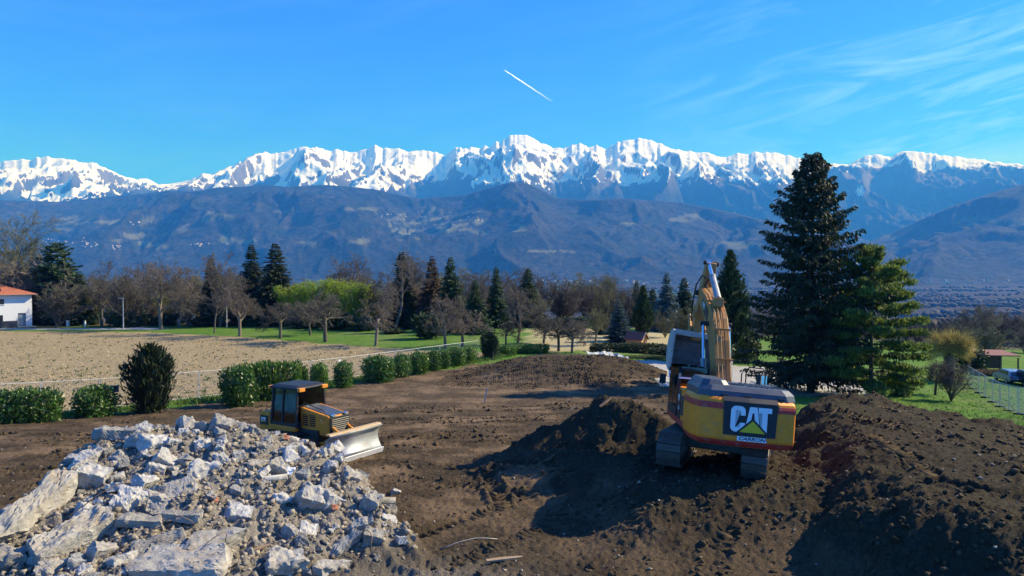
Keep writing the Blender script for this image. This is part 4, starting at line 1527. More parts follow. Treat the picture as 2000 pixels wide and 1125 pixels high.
# the rest of the wood: bare trunks and brush filling the depth behind
rw = random.Random(5)
n_w = 0
for k in range(150):
    px = rw.uniform(-60, 1230)
    D = rw.uniform(122, 170) if k < 115 else rw.uniform(200, 420)
    if 1060 < px and D < 140:
        D += 25
    x = (px - 1000) / F * D
    top = rw.uniform(518, 585) + (18 if 540 < px < 720 else 0) + (10 if px > 1050 else 0)
    if px < 60:
        top = rw.uniform(480, 560)
    kind = rw.choice(['oak', 'tall', 'thicket', 'oak', 'thicket', 'walnut'])
    mt = rw.choice(['bark', 'bark_red', 'bark_mossy', 'bark', 'bark_pale'])
    place_bare(px, D, top, kind, rw.randrange(3), rw.uniform(0.9, 1.3), mt, 'leafless {} tree deep in the wood {}'.format({'bark': 'grey', 'bark_red': 'brownish', 'bark_mossy': 'mossy', 'bark_pale': 'pale'}[mt], 'behind the white house' if px < 80 else 'behind the street lamp' if px < 330 else 'around the twin spruces' if px < 560 else 'behind the bamboo' if px < 730 else 'behind the laurel row' if px < 940 else 'behind the reddish oak' if px < 1060 else 'behind the dry meadow'), 'leafless trees deep in the wood', rz=rw.uniform(0, 6.28))
for k in range(70):
    px = rw.uniform(1770, 2090) if k % 3 else rw.uniform(1440, 1700)
    D = rw.uniform(105, 260)
    x = (px - 1000) / F * D
    top = rw.uniform(588, 640) if px > 1900 else rw.uniform(612, 665)
    loc, h = spot(px, D, top)
    if h < 2.5:
        h = rw.uniform(4, 8)
    b = M[rw.choice(['bark', 'bark_mossy', 'bark'])]
    kind = rw.choice(['oak', 'thicket', 'thicket', 'tall'])
    plant('bare_tree', BARE[kind][rw.randrange(2)], (b, b), loc, (h * 1.3, h * 1.3, h), rw.uniform(0, 6), 'leafless tree on the slope {}'.format('seen between the cypress and the tallest spruce' if px < 1720 else 'behind the willow' if px < 1900 else 'behind the open shelter'), 'tree', 'leafless trees on the slope at the right')

# willow with yellow twigs
def willow():
    rng = np.random.default_rng(77)
    tr = [np.array([0, 0, 0, 0.02, 0, 0.22, 0.065, 0.055]), np.array([0.02, 0, 0.22, 0.0, 0.02, 0.46, 0.055, 0.07])]
    for k in range(7):
        a = k * 0.9
        tr.append(np.array([0, 0.02, 0.48, 0.12 * math.cos(a), 0.12 * math.sin(a), 0.62, 0.04, 0.02]))
    tw = []
    limbs = []
    for k in range(46):
        a = rng.uniform(0, 2 * math.pi)
        el = math.asin(rng.uniform(-0.25, 0.98))
        d = np.array([math.cos(a) * math.cos(el), math.sin(a) * math.cos(el), math.sin(el)])
        p = np.array([0.03 * d[0], 0.03 * d[1], 0.50 + 0.05 * rng.uniform(0, 1)])
        L = rng.uniform(0.10, 0.24)
        q = p + d * L
        limbs.append((p, q, d))
        tw.append(np.concatenate([p, q, [0.010, 0.005]]))
    for k in range(4200):
        p0_, q0_, d0 = limbs[rng.integers(0, len(limbs))]
        p = p0_ + (q0_ - p0_) * rng.uniform(0.3, 1.0)
        d = d0 * 0.7 + rng.normal(size=3) * 0.55 + np.array([0, 0, 0.25])
        d /= np.linalg.norm(d)
        L = rng.uniform(0.08, 0.26)
        for s_ in range(4):
            q = p + d * L / 4
            tw.append(np.concatenate([p, q, [0.0034 - 0.0006 * s_, 0.0028 - 0.0006 * s_]]))
            p = q
            d = d + np.array([0, 0, -0.20]) + rng.normal(size=3) * 0.15
            d /= np.linalg.norm(d)
    v, f = seg_mesh('t', np.array(tr), 8)
    v2, f2 = seg_mesh('c', np.array(tw), 3)
    return np_mesh('trunk', v, [f], smooth=True), np_mesh('crown', v2, [f2])


loc, h = spot(1856, 76, 622)
plant('willow_tree', willow(), (M['bark'], M['willow_twig']), loc, (h * 1.05, h * 1.05, h), 0.3, 'pollarded willow with a ball of golden yellow twigs', 'tree')
loc, h = spot(1862, 60, 690)
plant('bare_shrub', BARE['thicket'][0], (M['bark_pale'], M['bark_pale']), loc, (h * 0.9, h * 0.9, h), 1.0, 'bare many-stemmed shrub on the grass before the willow', 'shrub')
loc, h = spot(1830, 64, 700)
plant('bare_shrub', BARE['orchard'][2], (M['bark'], M['bark']), loc, (h, h, h), 1.7, 'small bare tree on the grass left of the many-stemmed shrub', 'tree')

# ------------------------------------------------------------------ hedges and shrubs
LAUREL = [bush_proto(500 + i, (0.5, 0.5, 1.0), 3200, 0.050, 0.50, 0.11) for i in range(3)]
LONGH = [bush_proto(520 + i, (1.0, 0.42, 0.62), 6500, 0.040, 0.75, 0.06, stems=12) for i in range(2)]
ROUND = [bush_proto(540 + i, (0.5, 0.5, 1.0), 2400, 0.06, 0.0, 0.30) for i in range(2)]


def hedge_bush(px, D, top, wpx, protos, i, mat, label, group=None, name='laurel_bush', rotz=0.0, depth=None, sink=0.1, cat='bush'):
    loc, h = spot(px, D, top, sink)
    w = wpx / F * D * 1.16
    pw, pd, ph = (1.0, 1.0, 1.0)
    me = protos[i % len(protos)]
    xs = [v.co for v in me[1].vertices][:1]
    base = {id(LAUREL): (1.0, 1.0, 1.0), id(LONGH): (2.0, 0.84, 0.62), id(ROUND): (1.0, 1.0, 1.0)}[id(protos)]
    sc = (w / base[0], (depth or w * 0.8) / base[1], h / base[2])
    return plant(name, me, (M['bark'], M[mat]), loc, sc, rotz, label, cat, group, ('stem', 'foliage'))


HZ = math.atan2(21, 13.6)
# (px centre, depth, top row, width px, kind, material, label)
HB = [
    (18, 38.6, 762, 150, 'L', 'leaf_laurel', 'long clipped laurel hedge cut by the left picture edge'),
    (184, 42.0, 752, 70, 'B', 'leaf_laurel', 'clipped laurel bush between the long left hedge and the dark yew'),
    (462, 47.5, 716, 62, 'B', 'leaf_laurel', 'dark laurel bush at the left end of the hedge behind the bulldozer'),
    (522, 51.0, 707, 112, 'L', 'leaf_laurel_bright', 'long clipped laurel hedge directly behind the bulldozer'),
    (590, 54.0, 716, 24, 'B', 'leaf_laurel', 'little laurel at the right end of the hedge behind the bulldozer'),
    (622, 56.0, 709, 30, 'B', 'leaf_laurel_bright', 'narrow tall laurel right above the bulldozer bonnet'),
    (669, 58.5, 706, 38, 'B', 'leaf_laurel', 'lone round laurel between the narrow one and the wide one'),
    (738, 62.0, 695, 56, 'B', 'leaf_laurel', 'widest laurel, first of the close row of clipped laurels'),
    (783, 65.0, 691, 34, 'B', 'leaf_laurel', 'dark laurel, second of the close row of clipped laurels'),
    (817, 67.5, 687, 36, 'B', 'leaf_laurel_bright', 'laurel, third of the close row of clipped laurels'),
    (846, 70.0, 685, 28, 'B', 'leaf_laurel', 'laurel, fourth of the close row of clipped laurels'),
    (867, 72.0, 683, 26, 'B', 'leaf_laurel', 'laurel, fifth of the close row of clipped laurels'),
    (891, 74.0, 679, 34, 'B', 'leaf_laurel_bright', 'yellow-green laurel, sixth of the close row of clipped laurels'),
    (917, 76.5, 677, 28, 'B', 'leaf_laurel_bright', 'laurel, last of the close row before the dark yew'),
    (990, 84.0, 674, 34, 'B', 'leaf_laurel_bright', 'bright laurel just right of the far dark yew'),
    (1036, 86.0, 672, 66, 'L', 'leaf_laurel_bright', 'low bright laurel hedge on the skyline of the tracked mound'),
]
for i, (px, D, top, w, k, mt, lab) in enumerate(HB):
    if k == 'L':
        hedge_bush(px, D, top, w, LONGH, i, mt, lab, 'clipped laurels along the field fence', 'laurel_hedge', rotz=(HZ * 0.45 if px < 600 else 0.1), depth=1.9, sink=0.2, cat='hedge')
    else:
        hedge_bush(px, D, top, w, LAUREL, i, mt, lab, 'clipped laurels along the field fence', 'laurel_bush', rotz=i * 1.3, sink=0.2)


def yew(seed, n=5200):
    """dark upright shrub, narrow foot, wide shaggy head"""
    rng = np.random.default_rng(seed)
    K = 34
    pa = rng.uniform(0, 2 * math.pi, K)
    out_ = rng.uniform(0.02, 0.36, K)
    top = np.clip(1.0 - 0.75 * out_ + rng.normal(size=K) * 0.05, 0.6, 1.0)
    kk = rng.integers(0, K, n)
    f = rng.uniform(0, 1, n) ** 0.75
    ax_ = np.stack([np.cos(pa[kk]) * out_[kk] * (0.18 + 0.82 * f ** 0.8), np.sin(pa[kk]) * out_[kk] * (0.18 + 0.82 * f ** 0.8), 0.02 + (top[kk] - 0.06) * f], 1)
    rad = 0.17 * np.sin(np.pi * np.clip(0.12 + 0.86 * f, 0, 1)) ** 0.6 + 0.02
    P = ax_ + rand_dirs(n, rng) * (rad * rng.uniform(0.4, 1.0, n))[:, None]
    P[:, 2] = np.clip(P[:, 2], 0.01, None)
    oo = np.stack([np.cos(pa[kk]), np.sin(pa[kk]), np.zeros(n)], 1)
    u = oo * 0.5 + np.array([0, 0, 0.8]) + rng.normal(size=(n, 3)) * 0.32
    u /= np.linalg.norm(u, axis=1, keepdims=True)
    v = np.cross(u, rng.normal(size=(n, 3)))
    v /= np.linalg.norm(v, axis=1, keepdims=True)
    sz = rng.uniform(0.025, 0.07, size=(n, 1))
    V, Fc = card_mesh(P, u * sz, v * sz * 0.2)
    segs = []
    for k in range(8):
        b = k * 0.8
        segs.append(np.array([0.05 * math.cos(b), 0.05 * math.sin(b), -0.04, 0.2 * math.cos(b), 0.2 * math.sin(b), 0.6, 0.018, 0.006]))
    v1, f1 = seg_mesh('s', np.array(segs), 5)
    return np_mesh('stem', v1, [f1]), np_mesh('foliage', V, [Fc])


YEW = yew(9, 9000)
loc, h = spot(288, 44.0, 670, 0.1)
plant('yew_bush', YEW, (M['bark'], M['leaf_yew']), loc, (h * 0.93, h * 0.93, h), 0.4, 'tall shaggy dark yew on the field edge left of the bulldozer', 'bush', None, ('stem', 'foliage'))
loc, h = spot(956, 80.0, 648, 0.1)
plant('yew_bush', YEW, (M['bark'], M['leaf_yew']), loc, (h * 1.05, h * 1.05, h), 2.4, 'dark round yew at the end of the laurel row', 'bush', None, ('stem', 'foliage'))

# dark evergreens and brush along the foot of the wood
SH = [
    (838, 104, 610, 56, 'leaf_dark', 'large dark evergreen bush in front of the wood'),
    (770, 112, 640, 40, 'leaf_dark', 'low dark bush under the largest reddish tree'),
    (262, 126, 606, 60, 'leaf_dark', 'spreading green shrub right of the street lamp'),
    (330, 130, 612, 60, 'leaf_dark', 'dark shrub behind the forked walnut'),
    (228, 128, 600, 40, 'needle_cedar', 'green shrub left of the street lamp'),
    (300, 129, 622, 40, 'leaf_spring', 'light green shrub left of the walking person'),
    (392, 128, 620, 46, 'leaf_russet', 'russet shrub right of the walking person'),
    (180, 131, 600, 30, 'leaf_dark', 'dark shrub beside the gate posts'),
    (120, 130, 605, 44, 'leaf_dark', 'dark shrub right of the white house'),
    (88, 131, 600, 34, 'leaf_russet', 'brown shrub against the corner of the white house'),
    (445, 128, 628, 40, 'leaf_russet', 'russet brush under the twin spruces'),
    (500, 128, 622, 50, 'leaf_hedge', 'olive brush left of the bamboo'),
    (660, 120, 612, 70, 'leaf_dark', 'dark thicket in the shade below the bamboo'),
    (705, 117, 620, 50, 'leaf_dark', 'dark shade bush under the right end of the bamboo'),
    (600, 122, 610, 60, 'leaf_dark', 'dark shade bush under the left end of the bamboo'),
    (905, 112, 625, 40, 'leaf_hedge', 'olive bush behind the short fruit tree'),
    (1130, 126, 618, 60, 'leaf_dark', 'dark evergreen brush behind the dry meadow'),
    (1085, 128, 622, 60, 'leaf_dark', 'dark brush left behind the dry meadow'),
    (1045, 124, 612, 44, 'leaf_hedge', 'olive brush right of the reddish oak'),
    (1400, 78, 655, 70, 'leaf_dark', 'dark shrub behind the excavator bucket'),
    (1455, 84, 640, 60, 'leaf_hedge', 'dark shrub at the foot of the cypress-shaped evergreen'),
    (1330, 84, 672, 60, 'leaf_hedge', 'low shrub left of the bucket by the gravel yard'),
    (1900, 88, 680, 50, 'leaf_hedge', 'dark green bush left of the open wooden shelter'),
    (1760, 62, 716, 60, 'needle_pine', 'low pine-green bush at the foot of the layered pine'),
]
for i, (px, D, top, w, mt, lab) in enumerate(SH):
    hedge_bush(px, D, top, w, ROUND, i, mt, lab, None, 'evergreen_bush', rotz=i * 0.7)
for i, (px, D, top, w, mt, lab) in enumerate([
    (1228, 88.0, 670, 130, 'leaf_hedge', 'dark clipped hedge in front of the small wooden chalet'),
    (1305, 86.0, 678, 66, 'leaf_hedge', 'dark hedge between the chalet and the excavator bucket'),
    (1260, 82.0, 694, 70, 'leaf_spring', 'loose yellowish shrubs at the corner of the gravel yard'),
    (1936, 84.0, 722, 64, 'leaf_russet', 'brown clipped hedge left of the silver-blue car'),
]):
    hedge_bush(px, D, top, w, LONGH, i, mt, lab, None, 'garden_hedge', rotz=0.05 * i, depth=1.8, cat='hedge')


def bamboo():
    rng = np.random.default_rng(31)
    C, U, W, segs = [], [], [], []
    for k in range(95):
        x = rng.uniform(-0.5, 0.5)
        y = rng.uniform(-0.12, 0.12)
        H = 0.72 + 0.28 * math.cos(x * 2.6) * rng.uniform(0.7, 1.05)
        lean = np.array([rng.normal() * 0.06 + x * 0.10, rng.normal() * 0.04, 0])
        segs.append(np.concatenate([[x, y, 0], np.array([x, y, 0.6 * H]) + lean * 0.5, [0.004, 0.003]]))
        segs.append(np.concatenate([np.array([x, y, 0.6 * H]) + lean * 0.5, np.array([x, y, H]) + lean * 1.3, [0.003, 0.001]]))
        n = 210
        t = rng.uniform(0.28, 1.0, n)
        c = np.stack([x + lean[0] * t * t * 1.3 + rng.normal(size=n) * 0.030 * (1.3 - t * 0.7), y + lean[1] * t * t * 1.3 + rng.normal(size=n) * 0.03, H * t + rng.normal(size=n) * 0.02], 1)
        u = rng.normal(size=(n, 3)) * 0.6 + np.array([0, 0, -0.3])
        u /= np.linalg.norm(u, axis=1, keepdims=True)
        v = np.cross(u, rng.normal(size=(n, 3)))
        v /= np.linalg.norm(v, axis=1, keepdims=True)
        sz = rng.uniform(0.010, 0.022, size=(n, 1))
        C.append(c)
        U.append(u * sz)
        W.append(v * sz * 0.3)
    v1, f1 = seg_mesh('s', np.array(segs), 4)
    V, Fc = card_mesh(np.concatenate(C), np.concatenate(U), np.concatenate(W))
    return np_mesh('cane', v1, [f1]), np_mesh('foliage', V, [Fc])


loc, h = spot(640, 127, 545)
plant('bamboo_clump', bamboo(), (M['bark_mossy'], M['leaf_bamboo']), loc, (15.5, 14, h), 0.0, 'bright yellow-green bamboo clump glowing among bare trees', 'bamboo', None, ('cane', 'foliage'))

# ------------------------------------------------------------------ woods on the valley floor (one mass)
def far_woods():
    rng = np.random.default_rng(41)
    ico = bmesh.new()
    bmesh.ops.create_icosphere(ico, subdivisions=1, radius=1.0)
    bv = np.array([v.co[:] for v in ico.verts])
    bf = np.array([[v.index for v in f.verts] for f in ico.faces])
    ico.free()
    N = 13000
    D = np.exp(rng.uniform(math.log(650), math.log(5000), N * 4))
    X = rng.uniform(-0.85, 0.85, N * 4) * D
    keep = fbm(X / 1100, D / 300, 3, seed=171) > np.where(D < 900, -0.1, 0.16)
    X, D = X[keep][:N], D[keep][:N]
    n = len(X)
    z = base_h(X, D)
    h = rng.uniform(5, 12, n) * np.where(D > 1500, 1.2, 1.0)
    w = h * rng.uniform(0.28, 0.5, n) * np.where(D > 1800, 2.2, 1.0)
    V = bv[None] * (1 + 0.16 * rng.normal(size=(n, len(bv), 1)))
    V = V * np.stack([w, w, h * 0.55], 1)[:, None, :] + np.stack([X, D, z + h * 0.5], 1)[:, None, :]
    Fc = bf[None] + (np.arange(n) * len(bv))[:, None, None]
    me = np_mesh('valley_woods', V.reshape(-1, 3), [Fc.reshape(-1, 3)])
    m = pbr('valley_wood_twigs', (0.058, 0.050, 0.038), 0.95, var=0.35, scale=0.35, island=0.3, bump=1.0, bscale=0.9)
    o = link_mesh('valley_woods', me, m)
    tag(o, 'leafless brown woods covering the valley floor', 'woods', kind='stuff')


far_woods()
# ------------------------------------------------------------------ tracked machines
def letter_shapes():
    """outlines of the bold sans letters C, A, T on a unit-high field; A is notched by a triangle"""
    C = []
    # outer contour of C (rounded), then inner contour
    w, t = 0.56, 0.185
    def arc(cx, cy, rx, ry, a0, a1, n):
        return [(cx + rx * math.cos(math.radians(a0 + (a1 - a0) * i / n)), cy + ry * math.sin(math.radians(a0 + (a1 - a0) * i / n))) for i in range(n + 1)]
    outer = [(w, 0.64), (w, 0.80)] + arc(w - 0.2, 0.8, 0.2, 0.2, 0, 90, 5) + arc(0.2, 0.8, 0.2, 0.2, 90, 180, 5) + arc(0.2, 0.2, 0.2, 0.2, 180, 270, 5) + arc(w - 0.2, 0.2, 0.2, 0.2, 270, 360, 5) + [(w, 0.36)]
    inner = [(w - t, 0.36), (w - t, 0.24)] + arc(w - t - 0.06, 0.22, 0.06, 0.06, 0, -90, 3) + arc(t + 0.06, 0.22, 0.06, 0.06, 270, 180, 3) + arc(t + 0.06, 0.78, 0.06, 0.06, 180, 90, 3) + arc(w - t - 0.06, 0.78, 0.06, 0.06, 90, 0, 3) + [(w - t, 0.64)]
    C = outer + inner
    A = [(0.0, 0.0), (0.17, 1.0), (0.45, 1.0), (0.62, 0.0), (0.44, 0.0), (0.39, 0.40), (0.345, 0.76), (0.275, 0.76), (0.23, 0.40), (0.18, 0.0)]
    T = [(0.0, 1.0), (0.0, 0.80), (0.155, 0.80), (0.155, 0.0), (0.355, 0.0), (0.355, 0.80), (0.51, 0.80), (0.51, 1.0)]
    return C, A, T


def flat_poly(pts, name, mat, parent, to3, thick=0.008, normal=(0, -1, 0)):
    """thin plate with the outline pts; to3 maps 2-D to 3-D; concave outlines are triangulated"""
    bm = bmesh.new()
    vs = [bm.verts.new(to3(p)) for p in pts]
    f = bm.faces.new(vs)
    bmesh.ops.triangulate(bm, faces=[f], ngon_method='EAR_CLIP')
    r = bmesh.ops.extrude_face_region(bm, geom=bm.faces[:])
    nv = [e for e in r['geom'] if isinstance(e, bmesh.types.BMVert)]
    bmesh.ops.translate(bm, verts=nv, vec=Vector(normal) * thick)
    bmesh.ops.recalc_face_normals(bm, faces=bm.faces[:])
    me = bpy.data.meshes.new(name)
    bm.to_mesh(me)
    bm.free()
    return link_mesh(name, me, mat, parent)


def text_mesh(txt, name, mat, parent, loc, rot, size, bold=0.02, shear=0.0, stretch=1.0, extrude=0.004):
    cu = bpy.data.curves.new(name, 'FONT')
    cu.body = txt
    cu.size = size
    cu.offset = bold
    cu.shear = shear
    cu.extrude = extrude
    cu.align_x = 'CENTER'
    cu.align_y = 'CENTER'
    tmp = bpy.data.objects.new(name, cu)
    COL.objects.link(tmp)
    dg = bpy.context.evaluated_depsgraph_get()
    me = bpy.data.meshes.new_from_object(tmp.evaluated_get(dg))
    bpy.data.objects.remove(tmp)
    me.name = name
    me.materials.clear()
    o = link_mesh(name, me, mat, parent, loc, rot, (stretch, 1, 1))
    return o


def logo(parent, origin, ux, uz, normal, height, letters=True):
    """the three-letter maker's mark with its triangle, on a plane (origin = lower left)"""
    C, A, T = letter_shapes()
    O, UX, UZ = Vector(origin), Vector(ux), Vector(uz)
    def to3(dx, k=1.0):
        return lambda p: O + UX * ((p[0] * k + dx) * height) + UZ * (p[1] * height)
    flat_poly(C, 'letter_c', M['white_paint'], parent, to3(0.0), normal=normal)
    flat_poly(A, 'letter_a', M['white_paint'], parent, to3(0.545), normal=normal)
    flat_poly(T, 'letter_t', M['white_paint'], parent, to3(1.045), normal=normal)
    trb = [(0.24, -0.012), (1.47, -0.012), (0.855, 0.56)]
    flat_poly(trb, 'triangle_edge', M['black_paint'], parent, to3(0.0), thick=0.011, normal=normal)
    tri = [(0.36, 0.0), (1.35, 0.0), (0.855, 0.46)]
    flat_poly(tri, 'triangle_mark', M['logo_yellow'], parent, to3(0.0), thick=0.015, normal=normal)


def shoe_mesh(width, pitch):
    b = MB()
    b.box((0, 0, 0), (width, pitch * 0.94, 0.035))
    for k in (-0.36, 0.0, 0.36):
        b.box((0, k * pitch, 0.03), (width * 0.998, pitch * 0.11, 0.034))
    return b.mesh('track_shoe')


def build_track(parent, x, width, half, radius, pitch, shoe, mats, name='track', sag=0.03):
    """track frame (the part) with its shoes, wheels and rollers as sub-parts"""
    b = MB()
    prof = [(-half * 0.9, radius * 0.45), (-half * 0.75, radius * 1.55), (half * 0.75, radius * 1.55), (half * 0.9, radius * 0.45), (half * 0.6, radius * 0.32), (-half * 0.6, radius * 0.32)]
    b.prism(prof, 'yz', x - width * 0.33, x + width * 0.33)
    fr = b.build(name, mats[0], parent, bevel=0.03)
    per = 4 * half + 2 * math.pi * radius
    n = int(round(per / pitch))
    for k in range(n):
        s = per * k / n
        if s < 2 * half:
            y, z, ang = -half + s, 2 * radius, 0.0
            z -= sag * math.sin(math.pi * s / (2 * half))
        elif s < 2 * half + math.pi * radius:
            a = (s - 2 * half) / radius
            y, z, ang = half + radius * math.sin(a), radius + radius * math.cos(a), -a
        elif s < 4 * half + math.pi * radius:
            y, z, ang = half - (s - 2 * half - math.pi * radius), 0.0, math.pi
        else:
            a = (s - 4 * half - math.pi * radius) / radius
            y, z, ang = -half - radius * math.sin(a), radius - radius * math.cos(a), math.pi - a
        o = bpy.data.objects.new('track_shoe', shoe)
        COL.objects.link(o)
        o.parent = fr
        o.location = (x, y, z + 0.03)
        o.rotation_euler = (ang, 0, 0)
    for yy, nm in ((-half, 'sprocket'), (half, 'idler')):
        w = MB()
        w.cyl((x - width * 0.36, yy, radius), (x + width * 0.36, yy, radius), radius * 0.86, n=22)
        w.cyl((x - width * 0.40, yy, radius), (x + width * 0.40, yy, radius), radius * 0.42, n=16)
        w.build(nm, mats[1], fr, bevel=0.02)
    for k in range(6):
        yy = -half * 0.68 + k * half * 1.36 / 5
        w = MB()
        w.cyl((x - width * 0.38, yy, radius * 0.34), (x + width * 0.38, yy, radius * 0.34), radius * 0.30, n=14)
        w.build('roller', mats[1], fr)
    return fr


def bolt_ring(parent, p, axis, r, mat, name='pin'):
    b = MB()
    b.cyl(Vector(p) - Vector(axis), Vector(p) + Vector(axis), r, n=16)
    return b.build(name, mat, parent, bevel=0.01)


def ram(parent, p0, p1, r, frac, name, matb='cyl_grey'):
    """hydraulic cylinder: barrel from p0, bright rod to p1"""
    p0, p1 = Vector(p0), Vector(p1)
    m = p0 + (p1 - p0) * frac
    b = MB()
    b.cyl(p0, m, r, n=16)
    b.cyl(m - (p1 - p0).normalized() * 0.09, m + (p1 - p0).normalized() * 0.02, r * 1.15, n=16)
    o = b.build(name, M[matb], parent, bevel=0.01)
    q = MB()
    q.cyl(m, p1, r * 0.58, n=14)
    q.cyl(p1 - Vector((r * 0.9, 0, 0)), p1 + Vector((r * 0.9, 0, 0)), r * 0.85, n=12)
    q.build('rod', M['chrome'], o)
    return o


def excavator():
    cx, cy = EXC_POS
    gzv = EXC_Z
    root = empty('excavator', (cx, cy, gzv), EXC_ROT)
    tag(root, 'large yellow tracked excavator seen from behind on the dark soil bench', 'excavator')
    # ---- undercarriage, turned against the upper body
    turn = Matrix.Rotation(math.radians(-18), 4, 'Z')
    shoe = shoe_mesh(0.72, 0.216)
    shoe.materials.append(M['track_steel'])
    for sx in (-1, 1):
        fr = build_track(root, sx * 1.24, 0.72, 1.95, 0.47, 0.216, shoe, (M['dusty_steel'], M['track_steel']))
        fr.matrix_basis = turn @ fr.matrix_basis
    b = MB()
    b.box((0, 0, 0.70), (1.9, 1.3, 0.40))
    b.box((0, 0.7, 0.62), (2.0, 0.3, 0.3))
    b.box((0, -0.7, 0.62), (2.0, 0.3, 0.3))
    o = b.build('carbody', M['track_steel'], root, bevel=0.04)
    o.matrix_basis = turn
    b = MB()
    b.cyl((0, 0, 0.88), (0, 0, 1.2), 0.72, n=32)
    b.build('slew_ring', M['track_steel'], root)
    # ---- upper frame
    plan = [(-1.49, 2.0), (-1.49, -1.55), (1.49, -1.55), (1.49, 1.55), (0.62, 1.7), (0.62, 0.9), (-0.38, 0.9), (-0.38, 2.0)]
    b = MB()
    b.prism(plan, 'xy', 1.17, 1.36)
    b.build('upper_frame', M['red_paint'], root, bevel=0.02)
    # ---- counterweight
    base = [(-1.50, -1.55), (-1.50, -2.62), (-1.34, -3.22), (-0.85, -3.38), (0.0, -3.42), (0.85, -3.38), (1.34, -3.22), (1.50, -2.62), (1.50, -1.55)]
    def ring(z, k, grow=0.0):
        out = []
        for (x, y) in base:
            yy = -1.55 + (y + 1.55) * k
            v = Vector((x * k, yy, 0))
            if grow:
                n = Vector((x, y + 1.0, 0)).normalized()
                v += n * grow
            out.append((v.x, v.y, z))
        return out
    b = MB()
    b.loft([ring(1.03, 0.94), ring(1.12, 0.98), ring(1.26, 1.0), ring(2.16, 1.0), ring(2.30, 0.985), ring(2.38, 0.95)])
    cw = b.build('counterweight', M['cat_yellow'], root, bevel=0.035, seg=3)
    b = MB()
    b.loft([ring(1.045, 0.945, 0.006), ring(1.12, 0.98, 0.006), ring(1.20, 0.993, 0.006)], cap=False)
    b.build('lower_red_band', M['red_paint'], cw)
    b = MB()
    b.loft([ring(2.06, 1.0, 0.006), ring(2.16, 1.0, 0.006), ring(2.235, 0.992, 0.006)], cap=False)
    b.build('upper_red_band', M['red_paint'], cw)
    # black panel with the maker's mark; slightly bulged like the weight itself
    def rear_y(x):
        return np.interp(abs(x), [0, 0.85, 1.34, 1.5], [-3.42, -3.38, -3.22, -2.62])
    xs = [-0.70, -0.4, 0, 0.4, 0.80]
    b = MB()
    lo = [(x + (0.03 if x < 0 else -0.03) * (abs(x) > 0.6), rear_y(x) - 0.022, 1.36) for x in xs]
    hi = [(x, rear_y(x) - 0.022, 2.30) for x in xs]
    hi2 = [(x, rear_y(x) + 0.12, 2.42) for x in xs]
    lo_b = [(p[0], p[1] + 0.05, p[2]) for p in lo]
    hi_b = [(p[0], p[1] + 0.05, p[2]) for p in hi]
    n = len(xs)
    vs = lo + hi + hi2 + lo_b + hi_b
    fs = [(i, i + 1, n + i + 1, n + i) for i in range(n - 1)] + [(n + i, n + i + 1, 2 * n + i + 1, 2 * n + i) for i in range(n - 1)]
    fs += [(3 * n + i, 3 * n + i + 1, i + 1, i) for i in range(n - 1)] + [(3 * n, 0, n, 4 * n), (n - 1, 4 * n - 1, 5 * n - 1, 2 * n - 1)]
    b.add(vs, fs)
    pn = b.build('logo_panel', M['black_paint'], cw)
    logo(cw, (-0.50, -3.455, 1.47), (1.0, 0, 0), (0, 0, 1), (0, -1, 0), 0.72)
    b = MB()
    b.box((0.12, -3.432, 1.285), (0.80, 0.014, 0.125))
    pl = b.build('owner_plate', M['white_paint'], cw)
    text_mesh('CARRON', 'owner_name', M['black_paint'], cw, (0.12, -3.442, 1.285), (math.pi / 2, 0, 0), 0.125, 0.003, 0.25, 1.42, 0.002)
    # ---- engine bonnet with ribs, grilles and hinges
    b = MB()
    def hood_ring(z, x0, x1, y0, y1, c):
        return [(x0 + c, y0, z), (x1 - c, y0, z), (x1, y0 + c, z), (x1, y1, z), (x0, y1, z), (x0, y0 + c, z)]
    b.loft([hood_ring(2.36, -1.36, 1.42, -3.22, -0.9, 0.3), hood_ring(2.55, -1.34, 1.38, -3.16, -0.9, 0.3), hood_ring(2.70, -1.24, 1.24, -2.98, -1.0, 0.28)])
    hd = b.build('engine_bonnet', M['hood_grey'], root, bevel=0.04, seg=3)
    b = MB()
    b.loft([hood_ring(2.68, -1.26, -0.42, -2.92, -1.0, 0.2), hood_ring(2.84, -1.16, -0.52, -2.78, -1.05, 0.18)])
    b.build('raised_cover', M['hood_grey'], hd, bevel=0.03, seg=3)
    for k in range(5):
        b = MB()
        b.box((0.16 + 0.16 * k, -2.1, 2.71), (0.07, 1.35, 0.035))
        b.build('rib', M['hood_grey'], hd, bevel=0.012)
    for (gx, gw) in ((-0.16, 0.36), (1.05, 0.2)):
        b = MB()
        b.box((gx, -2.25, 2.703), (gw, 0.75, 0.012))
        g = b.build('vent_grille', M['grille_dark'], hd)
        for k in range(6):
            s = MB()
            s.box((gx, -2.55 + k * 0.12, 2.714), (gw * 0.94, 0.025, 0.012))
            s.build('louvre', M['hood_grey'], g)
    for gx in (-0.66, 0.0, 0.92):
        b = MB()
        b.box((gx, -3.21, 2.44), (0.18, 0.06, 0.07))
        b.build('hinge', M['black_paint'], hd, bevel=0.01)
    # ---- side bodies
    b = MB()
    b.box((-1.04, -1.0, 1.87), (0.90, 1.12, 1.02))
    sb = b.build('left_side_body', M['cat_yellow'], root, bevel=0.03)
    b = MB()
    b.box((-1.497, -1.22, 1.83), (0.012, 0.42, 0.62))
    lv = b.build('louvre_panel', M['hood_grey'], sb)
    for k in range(7):
        s = MB()
        s.box((-1.508, -1.22, 1.58 + k * 0.083), (0.012, 0.38, 0.03))
        s.build('louvre', M['grille_dark'], lv)
    b = MB()
    b.box((-1.5, -0.66, 1.83), (0.02, 0.46, 0.92))
    tp = b.build('type_panel', M['black_paint'], sb)
    logo(tp, (-1.512, -0.475, 1.93), (0, -1, 0), (0, 0, 1), (-1, 0, 0), 0.20)
